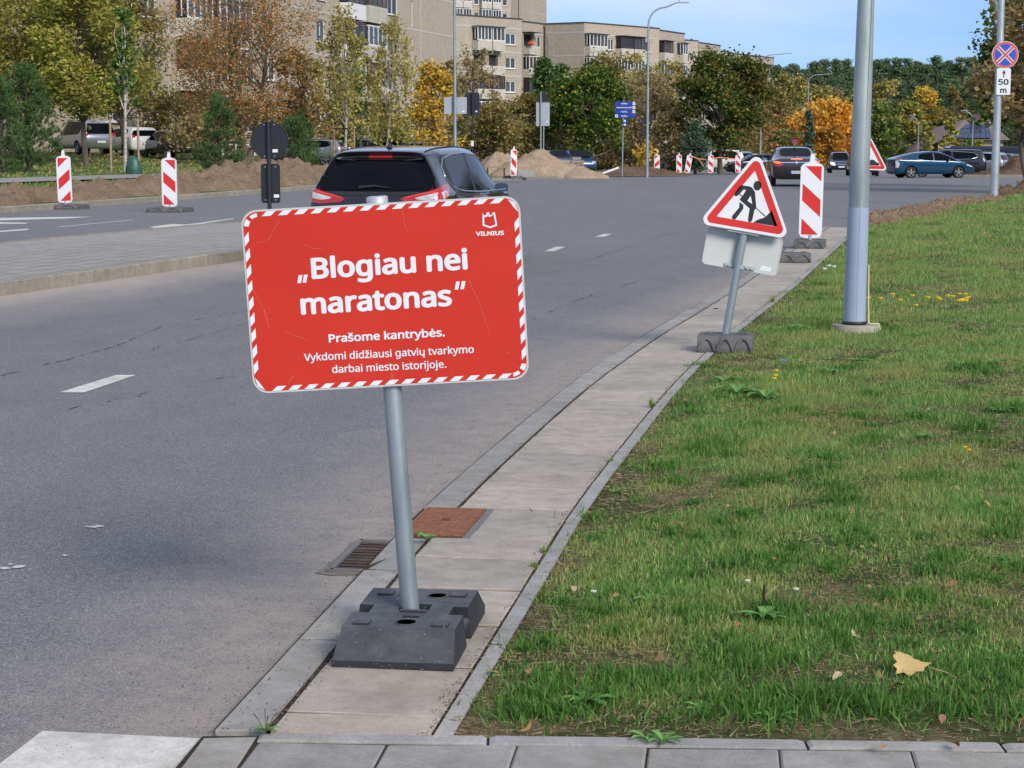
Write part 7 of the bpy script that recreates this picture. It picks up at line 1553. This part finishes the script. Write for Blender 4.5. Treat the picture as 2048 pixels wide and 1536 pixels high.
# thicker dark tufts, each a tuft of its own
TV = []; TF = []; _r = random.Random(11); EXTRA = tuple((_r.uniform(1000, 2048), 470 + 960 * _r.random() ** .8, _r.uniform(.5, 1.15)) for _ in range(230))
for px, py, s_ in ((1130, 1420, 1.0), (1180, 1390, 1.2), (1440, 890, 1.5), (1400, 900, 1.2), (1230, 1260, .9), (1500, 1330, 1.2), (1600, 1400, 1.6), (1700, 1400, 1.6), (1770, 1420, 1.3), (1390, 1240, .9), (1480, 1310, 1.2), (1050, 1290, .8), (1960, 860, 1.2), (1990, 1070, 1.2), (1950, 745, 1.6), (1790, 660, 1.2), (1640, 655, 1.6), (1590, 665, 1.2), (1330, 815, .6), (1310, 1040, .8), (1850, 1200, 1), (1700, 1000, 1), (1560, 1120, 1), (1900, 1420, 1), (2030, 830, 1.4), (1350, 960, 1), (1830, 960, 1), (1100, 1380, 1), (1740, 880, 1.1), (1600, 585, 1.0), (1640, 590, 1.0), (1740, 470, 1)) + EXTRA:
    q = G(px, py, .03)
    if q.x < lawn_left(q.y) + .04: continue
    nb = int(170 * s_); a = rng.uniform(0, 6.28, nb); r0 = np.abs(rng.normal(size=nb)) * .075 * s_ * (1 + q.y * .02); P_ = np.stack([np.cos(a) * r0, np.sin(a) * r0, np.full(nb, -.003)], 1)
    V, F_ = blades(P_, .058 * s_ * rng.uniform(.5, 1.1, nb) * (1 + q.y * .01), .0045 * (1 + q.y * .05), 1.2, None, 2)
    TV.append(V + np.array([q.x, q.y, lawn_z(q.x, q.y)])); TF.append(F_ + sum(len(q_) for q_ in TV[:-1]))
o = link('long_grass', tri_mesh('long_grass', np.concatenate(TV), np.concatenate(TF), GR2)); tag(o, 'longer darker tufts scattered through the lawn', 'grass', kind='stuff')
TH = leafmat('dry_thatch', [(0, (.10, .06, .035)), (.4, (.20, .135, .08)), (.8, (.32, .24, .15)), (1, (.42, .33, .20))], trans=.2, gain=1.2)
def thatch(y0, y1, n, l_, w_):
    y = y0 + (y1 - y0) * rng.random(n); l = ll_v(y); x = l - .03 + rng.random(n) ** 1.3 * (.285 * y + .6 - l); nv = vnoise(x, y, 1.0) + .5 * vnoise(x + 5, y, 3.1); kp = rng.random(n) < np.clip(.75 - .9 * nv + (y < 5.6) * .6 + (x - l < .25) * .3, .12, 1); x, y = x[kp], y[kp]
    y = y - np.where(y < 6.2, .042 * (x + .7) * (6.2 - y) / 1.08, 0); a_ = rng.uniform(0, 6.283, len(x)); D_ = np.stack([np.cos(a_), np.sin(a_), rng.normal(size=len(x)) * .12 + .08], 1); return blades(np.stack([x, y, lawn_v(x, y) + .006], 1), l_ * rng.uniform(.4, 1.2, len(x)), w_, 0, D_, 1)
for (y0, y1, n, l_, w_) in ((5.12, 8, 15000, .05, .0026), (8, 13, 13000, .055, .0036), (13, 22, 9000, .07, .006)):
    V, F_ = thatch(y0, y1, n, l_, w_); o = link('dry_thatch', tri_mesh('dry_thatch', V, F_, TH)); tag(o, 'matted dry straw lying between the grass blades', 'dry grass', kind='stuff')
n = 16000; y = 5.2 + 16 * rng.random(n) ** 1.2; l = ll_v(y); x = l + rng.random(n) * (.285 * y + .6 - l); nv = vnoise(x * 1.9 + 3, y * 1.6, 1.0); kp = nv > .42; x, y = x[kp], y[kp]
V, F_ = leaf_cloud(np.stack([x, y, lawn_v(x, y) + rng.uniform(.012, .04, len(x))], 1), .013, up=2.5, aspect=1.1); s3 = 1
o = link('clover_leaves', tri_mesh('clover_leaves', V, F_, leafmat('clover_green', [(0, (.02, .06, .018)), (.5, (.04, .10, .03)), (1, (.08, .15, .045))], gain=1.9))); tag(o, 'low clover patches between the grass blades', 'clover', kind='stuff')
# broad-leaved weeds
WEED = leafmat('weed_leaves', [(0, (.03, .075, .015)), (.5, (.06, .13, .03)), (1, (.10, .19, .05))], trans=.3)
def rosette(q, n, L_, label, hgt=.3, wf=.3, cat='weed', group='broad leaved weeds in the lawn'):
    b = MB()
    for i in range(n):
        a = 2 * math.pi * i / n + random.uniform(-.3, .3); l = L_ * random.uniform(.7, 1.1); w_ = l * wf * random.uniform(.8, 1.2); hz = l * hgt * random.uniform(.4, 1.2); c_, s_ = math.cos(a), math.sin(a); pr = [(0, .08, 0), (.3, .7, .7), (.65, 1, 1), (.9, .6, .85), (1, .0, .6)]; vs = []
        for t, w1, z1 in pr:
            for k, sd in ((-1, 1), (0, 0), (1, 1)): x = l * t; y = w_ * .5 * w1 * k; vs.append((x * c_ - y * s_, x * s_ + y * c_, hz * z1 + abs(k) * .12 * w_ + .008))
        b.add(vs, [(3 * j + k, 3 * j + 3 + k, 3 * j + 4 + k, 3 * j + 1 + k) for j in range(4) for k in (0, 1)], True)
    o = b.build('weed', WEED, None, q); return tag(o, label, cat, group)
for px, py, n, l, lb in ((1175, 1408, 9, .085, 'pale green leafy weed in the tuft above the cross footpath'), (1240, 1365, 5, .05, 'single bright round leaf plant in the near lawn'), (1325, 1485, 8, .06, 'leafy weed at the footpath edging in the middle'), (1290, 1480, 7, .05, 'small weed at the lawn rim left of the middle'), (1555, 1440, 8, .07, 'leafy weed right of the near middle lawn'), (1400, 1420, 7, .05, 'flat weed in the bare patch near the edging'), (1980, 1310, 6, .05, 'small weed near the right edge of the near lawn'), (1300, 1205, 7, .08, 'lobed weed below the white clover heads'), (1530, 1240, 10, .09, 'dark leafy weed around the black stalk'), (1475, 790, 16, .16, 'big thistle like weed before the roadworks sign'), (1530, 800, 14, .15, 'leafy weed with the yellow flowers'), (1450, 765, 12, .13, 'pale leafed weed at the left of the yellow flowers'), (1665, 750, 12, .11, 'flat plantain rosette below the thick lamp post'), (1715, 725, 10, .10, 'small rosette right of the plantain'), (1920, 740, 16, .13, 'dark flat rosette in the right middle of the lawn'), (1990, 735, 14, .13, 'dark flat rosette near the right edge'), (1600, 660, 14, .14, 'leafy plant left of the concrete ring'), (2000, 835, 12, .09, 'leafy rosette at the right edge of the lawn'), (1235, 985, 7, .06, 'bright weed beside the pavement edging'), (1850, 880, 9, .07, 'small rosette in the middle of the lawn')):
    q = G(px, py, .02); rosette((q.x, q.y, lawn_z(q.x, q.y)), n, l, lb)
q = G(852, 1087, .02); rosette((q.x, q.y, .024), 5, .045, 'small green leaf plant growing at the corner of the rusty cover', .9, .8)
q = G(531, 1470, .02); o = rosette((q.x, q.y, .022), 9, .04, 'little plantain with brown spikes growing in the gutter joint', .5, .35)
b = MB(); 
for i in range(4): a = i * 1.7; b.tube([(0, 0, 0), (math.cos(a) * .02, math.sin(a) * .02, .045), (math.cos(a) * .032, math.sin(a) * .032, .062)], [.001, .0012, .002], 5)
b.build('spike', MT('brown_spike', (.12, .07, .04), .8), o)
for px, py, s_, lb in ((1302, 815, .07, 'grass tuft sprouting from the edging joint'), (1545, 605, .12, 'yellowish grass tuft sprouting from the pavement joint'), (1088, 1105, .035, 'sparse blades in the slab joint near the cover plate'), (1070, 1135, .03, 'thin blades in the edging joint'), (1222, 925, .03, 'tiny yellow tuft in the edging joint')):
    q = G(px, py, .02); nb = 50; a = rng.uniform(0, 6.28, nb); P_ = np.stack([np.cos(a) * .01, np.sin(a) * .01, np.zeros(nb)], 1); V, F_ = blades(P_, s_ * rng.uniform(.5, 1.1, nb), .003 * (1 + q.y * .06), 1.2, None, 2)
    o = link('grass_tuft', tri_mesh('grass_tuft', V, F_, GR)); o.location = (q.x, q.y, .02); tag(o, lb, 'grass tuft', kind='stuff')
# fallen leaves
def leaf_outline(kind):
    if kind == 'maple':
        pts = [(0, -.42), (.12, -.38), (.30, -.42), (.33, -.28), (.52, -.16), (.46, .02), (.58, .20), (.46, .22), (.42, .36), (.28, .32), (.18, .50), (.08, .46), (0, .56)]
        return pts + [(-x, y) for x, y in pts[-2:0:-1]]
    return [(0, -.5), (.16, -.25), (.22, .0), (.15, .3), (0, .5), (-.15, .3), (-.22, 0), (-.16, -.25)]
def leaf_mesh(kind, curl):
    o = leaf_outline(kind); c = (0, 0); vs = [(0, 0, 0)] + [(x, y, curl * (x * x * 2.2 - .8 * y * y) + random.uniform(-.02, .02)) for x, y in o]; n = len(o)
    return mesh('fallen_leaf', vs, [(0, 1 + i, 1 + (i + 1) % n) for i in range(n)], True)
LFM = [MT('leaf_yellow', (.46, .31, .09), .6, (.60, .45, .19), 30), MT('leaf_orange', (.42, .19, .05), .6, (.5, .28, .1), 30), MT('leaf_brown', (.22, .11, .05), .7, (.34, .19, .10), 30), MT('leaf_tan', (.40, .28, .16), .7, (.5, .38, .24), 30)]
def leafat(px, py, size, mi, label, kind='oval', z=.03, rot=None, lawn=True):
    q = G(px, py, z); z = (lawn_z(q.x, q.y) + z) if lawn else z; r_ = inst('fallen_leaf', leaf_mesh(kind, random.uniform(-.9, .9) if kind != 'maple' else -.35), None, (q.x, q.y, z), rot or (R(random.uniform(-35, 35)), R(random.uniform(-35, 35)), random.uniform(0, 6.28)), (size, size, size)); r_.data.materials.append(LFM[mi]); return tag(r_, label, 'fallen leaf')
ml = leafat(1826, 1332, .118, 0, 'big yellow maple leaf propped on the near grass', 'maple', .05, tuple((Matrix.Rotation(R(13), 3, 'X') @ Matrix.Rotation(R(6), 3, 'Y') @ Matrix.Rotation(R(55), 3, 'Z')).to_euler()))
b = MB(); b.tube([(.0, -.5, 0), (.1, -.9, -.02), (.15, -1.35, -.12)], .013, 5); b.build('leaf_stalk', LFM[3], ml)
for px, py, s_, mi, lb in ((1575, 1344, .05, 0, 'mottled yellow leaf standing in the near grass'), (1552, 1127, .045, 1, 'small yellow orange leaf left of the black stalk'), (1474, 1257, .04, 1, 'orange leaf left below the black stalk'), (1321, 1326, .06, 2, 'rust brown leaf lying flat in the near lawn'), (1795, 1378, .05, 2, 'curled brown leaf under the big maple leaf'), (1741, 1447, .06, 2, 'brown leaf near the rim of the lawn'), (1052, 1465, .055, 1, 'orange leaf at the corner of the lawn'), (985, 1350, .045, 1, 'upright orange leaf beside the edging'), (1055, 1350, .04, 2, 'brownish leaf right of the upright orange one'), (1675, 1358, .05, 3, 'tan curled leaf in the dark tuft'), (1685, 1392, .045, 2, 'thin brown leaf below the tan one'), (1800, 943, .05, 0, 'pale yellow leaf in the middle of the lawn'), (1903, 1180, .05, 2, 'pinkish brown leaf on the right of the lawn'), (1975, 1015, .05, 1, 'orange leaf near the right edge'), (1710, 1278, .045, 3, 'dull tan leaf left of the big maple leaf'), (2035, 1310, .05, 2, 'brown leaf at the right edge of the near lawn'), (1885, 1445, .05, 2, 'brown leaf on bare soil near the footpath'), (1765, 1500, .05, 1, 'orange leaf beside the footpath edging'), (1910, 1498, .06, 2, 'brown leaf pair on the bare soil by the edging'), (1870, 1315, .05, 2, 'small brown leaf right behind the big maple leaf'), (1148, 1182, .05, 3, 'withered pale leaf by the edging'), (1970, 480, .2, 1, 'orange spot of a leaf far up the lawn'), (1390, 945, .03, 0, 'tiny yellow leaf in the left of the lawn')): leafat(px, py, s_, mi, lb)
for px, py, s_, mi, lb in ((1098, 1125, .045, 1, 'orange leaf lying on the edging stone'), (458, 1284, .022, 2, 'small brown leaf lying on the asphalt'), (1431, 617, .10, 1, 'tan leaf lying on the slabs left of the sign pole'), (1424, 574, .10, 2, 'dark twig like leaf on the asphalt by the kerb')): leafat(px, py, s_, mi, lb, 'oval', .026 if px != 458 else .006, (0, 0, random.uniform(0, 6)), False)
# flowers
def flower(px, py, h_, kind, label, r_=.008, group=None):
    q = G(px, py, h_); q.z = lawn_z(q.x, q.y); o = empty('flower', q, label=label, cat='flower', group=group); hz = h_
    b = MB(); b.tube([(0, 0, 0), (.003, 0, hz * .5), (0, 0, hz)], .0012 * (1 + q.y * .04), 5); b.build('stem', WEED, o); b = MB()
    n = 10 if kind == 'clover' else 7
    for i in range(n):
        a = 2 * math.pi * i / n; 
        b.tube([(0, 0, hz), (math.cos(a) * r_, math.sin(a) * r_, hz + r_ * .4), (math.cos(a) * r_ * 1.05, math.sin(a) * r_ * 1.05, hz + r_ * .9)], [r_ * .3, r_ * .32, r_ * .1], 5)
    b.tube([(0, 0, hz - r_ * .2), (0, 0, hz + r_ * .8)], [r_ * .6, r_ * .5], 6); b.build('petals', MT('petal_' + kind, {'clover': (.62, .62, .48), 'yellow': (.75, .50, .02), 'blue': (.16, .20, .62), 'white': (.7, .7, .66)}[kind], .6), o); return o
for px, py, lb in ((1495, 1173, 'white clover head left of the black stalk'), (1592, 1190, 'white clover head right of the black stalk'), (1187, 1192, 'white clover head near the pavement edging')): flower(px, py, .05, 'clover', lb, .0085)
rr2 = random.Random(3)
for i, (px, py) in enumerate([(1740 + 22 * i + rr2.uniform(-6, 6), 600 + rr2.uniform(-6, 10)) for i in range(9)] + [(1925 + rr2.uniform(-16, 16), 600 + rr2.uniform(-8, 9)) for i in range(9)] + [(1832, 618), (1880, 605), (1905, 598)]):
    flower(px, py, .10, 'yellow', 'small yellow flower in the strip of blooms right of the thick lamp post', .018, 'yellow blooms right of the thick lamp post')
for px, py, lb in ((1552, 748, 'yellow flower on a stalk before the roadworks sign, the upper one'), (1551, 758, 'yellow flower on a stalk before the roadworks sign, the middle one'), (1548, 764, 'yellow flower on a stalk before the roadworks sign, the lowest one')): flower(px, py, .16, 'yellow', lb, .013)
flower(1567, 729, .22, 'blue', 'single blue flower above the yellow ones before the roadworks sign', .013)
for px, py, lb in ((1930, 903, 'lone yellow flower in the right middle of the lawn'), (1938, 908, 'second yellow flower close beside the lone one')): flower(px, py, .05, 'yellow', lb, .009)
for px, py in ((1658, 535), (1668, 537), (1649, 541)): flower(px, py, .10, 'white', 'tiny white flower head by the pavement beyond the roadworks sign', .022, 'tiny white flowers by the pavement')
q = G(1526, 1222, .03); o = empty('charred_stalk', (q.x, q.y, lawn_z(q.x, q.y)), label='black charred stalk sticking out of the near lawn', cat='stalk')
b = MB(); b.tube([(0, 0, 0), (.004, 0, .03), (.001, 0, .075), (.003, .002, .105)], [.012, .006, .0045, .0035], 7); b.build('stalk', MT('char', (.008, .008, .008), .8), o)
b = MB(); b.tube([(.0, 0, .06), (.03, 0, .085), (.055, 0, .105)], .0012, 5); b.build('twig', LFM[3], o)
b = MB()
for i in range(14): a = random.uniform(0, 6.28); r0 = random.uniform(0, .045); b.box((math.cos(a) * r0, math.sin(a) * r0 * .6, .008 + random.uniform(0, .015)), (.014, .010, .010), None, .002)
o2 = b.build('cinders', MT('char', (.008, .008, .008), .8), o); tag(o2, kind='stuff')
n = 3200; Y_ = rng.uniform(60, 108, n); X_ = np.array([fkx(y) for y in Y_]) - 9.5 - rng.uniform(0, 1, n) * 16; Z_ = np.array([left_z(x, y) for x, y in zip(X_, Y_)]) + .03; V, F_ = leaf_cloud(np.stack([X_, Y_, Z_], 1), .09)
o = link('fallen_leaves', tri_mesh('fallen_leaves', V, F_, LM['brown'])); tag(o, 'carpet of fallen brown leaves under the trees across the road', 'fallen leaves', kind='stuff')
n = 260; Y_ = 5.2 + 7 * rng.random(n) ** 1.5; X_ = ll_v(Y_) + rng.uniform(0, 1, n) * (.3 * Y_ + .5 - ll_v(Y_)); Z_ = lawn_v(X_, Y_) + rng.uniform(.005, .03, n); V, F_ = leaf_cloud(np.stack([X_, Y_, Z_], 1), .016, jit=.5)
o = link('leaf_crumbs', tri_mesh('leaf_crumbs', V, F_, LM['brown'])); tag(o, 'dry leaf crumbs strewn through the near lawn', 'leaf crumbs', kind='stuff')
# grass across the road and tiny stones
fz_ = np.vectorize(left_z); n = 26000; Y_ = rng.uniform(40, 100, n); X_ = np.array([fkx(y) for y in Y_]) - 3.6 - rng.uniform(0, 1, n) ** 1.4 * 14; o_ = np.array([fkx(y) for y in Y_]) - X_; pth = 8.3 - .03 * (Y_ - 40); kp = (o_ < pth - .1) | (o_ > pth + 1.7); X_, Y_ = X_[kp], Y_[kp]
V, F_ = blades(np.stack([X_, Y_, fz_(X_, Y_) - .01], 1), rng.uniform(.04, .12, len(X_)), .03, .6, None, 1); o = link('verge_grass', tri_mesh('verge_grass', V, F_, GR)); tag(o, 'rough grass with fallen leaves across the road behind the soil', 'grass', kind='stuff')
n = 3500; X_ = rng.uniform(-3, 3, n) * 1.0; Y_ = 4 + 22 * rng.random(n) ** 1.3; X_ = np.interp(Y_, _y, _xs) - .17 - np.abs(rng.normal(size=n)) * .55; s_ = rng.uniform(.0018, .005, n)
P_ = np.stack([X_, Y_, s_ * .4], 1); T_ = np.array([(1, 0, 0), (-.5, .87, 0), (-.5, -.87, 0), (0, 0, 1.1)]); V = (P_[:, None, :] + T_[None] * s_[:, None, None]).reshape(-1, 3); o_ = np.arange(n)[:, None] * 4; F_ = np.concatenate([o_ + np.array([[0, 1, 3]]), o_ + np.array([[1, 2, 3]]), o_ + np.array([[2, 0, 3]])])
o = link('grit', tri_mesh('grit', V, F_, MT('grit', (.10, .09, .08), .9, (.30, .26, .21), 40))); tag(o, 'loose grit scattered along the gutter', 'grit', kind='stuff')
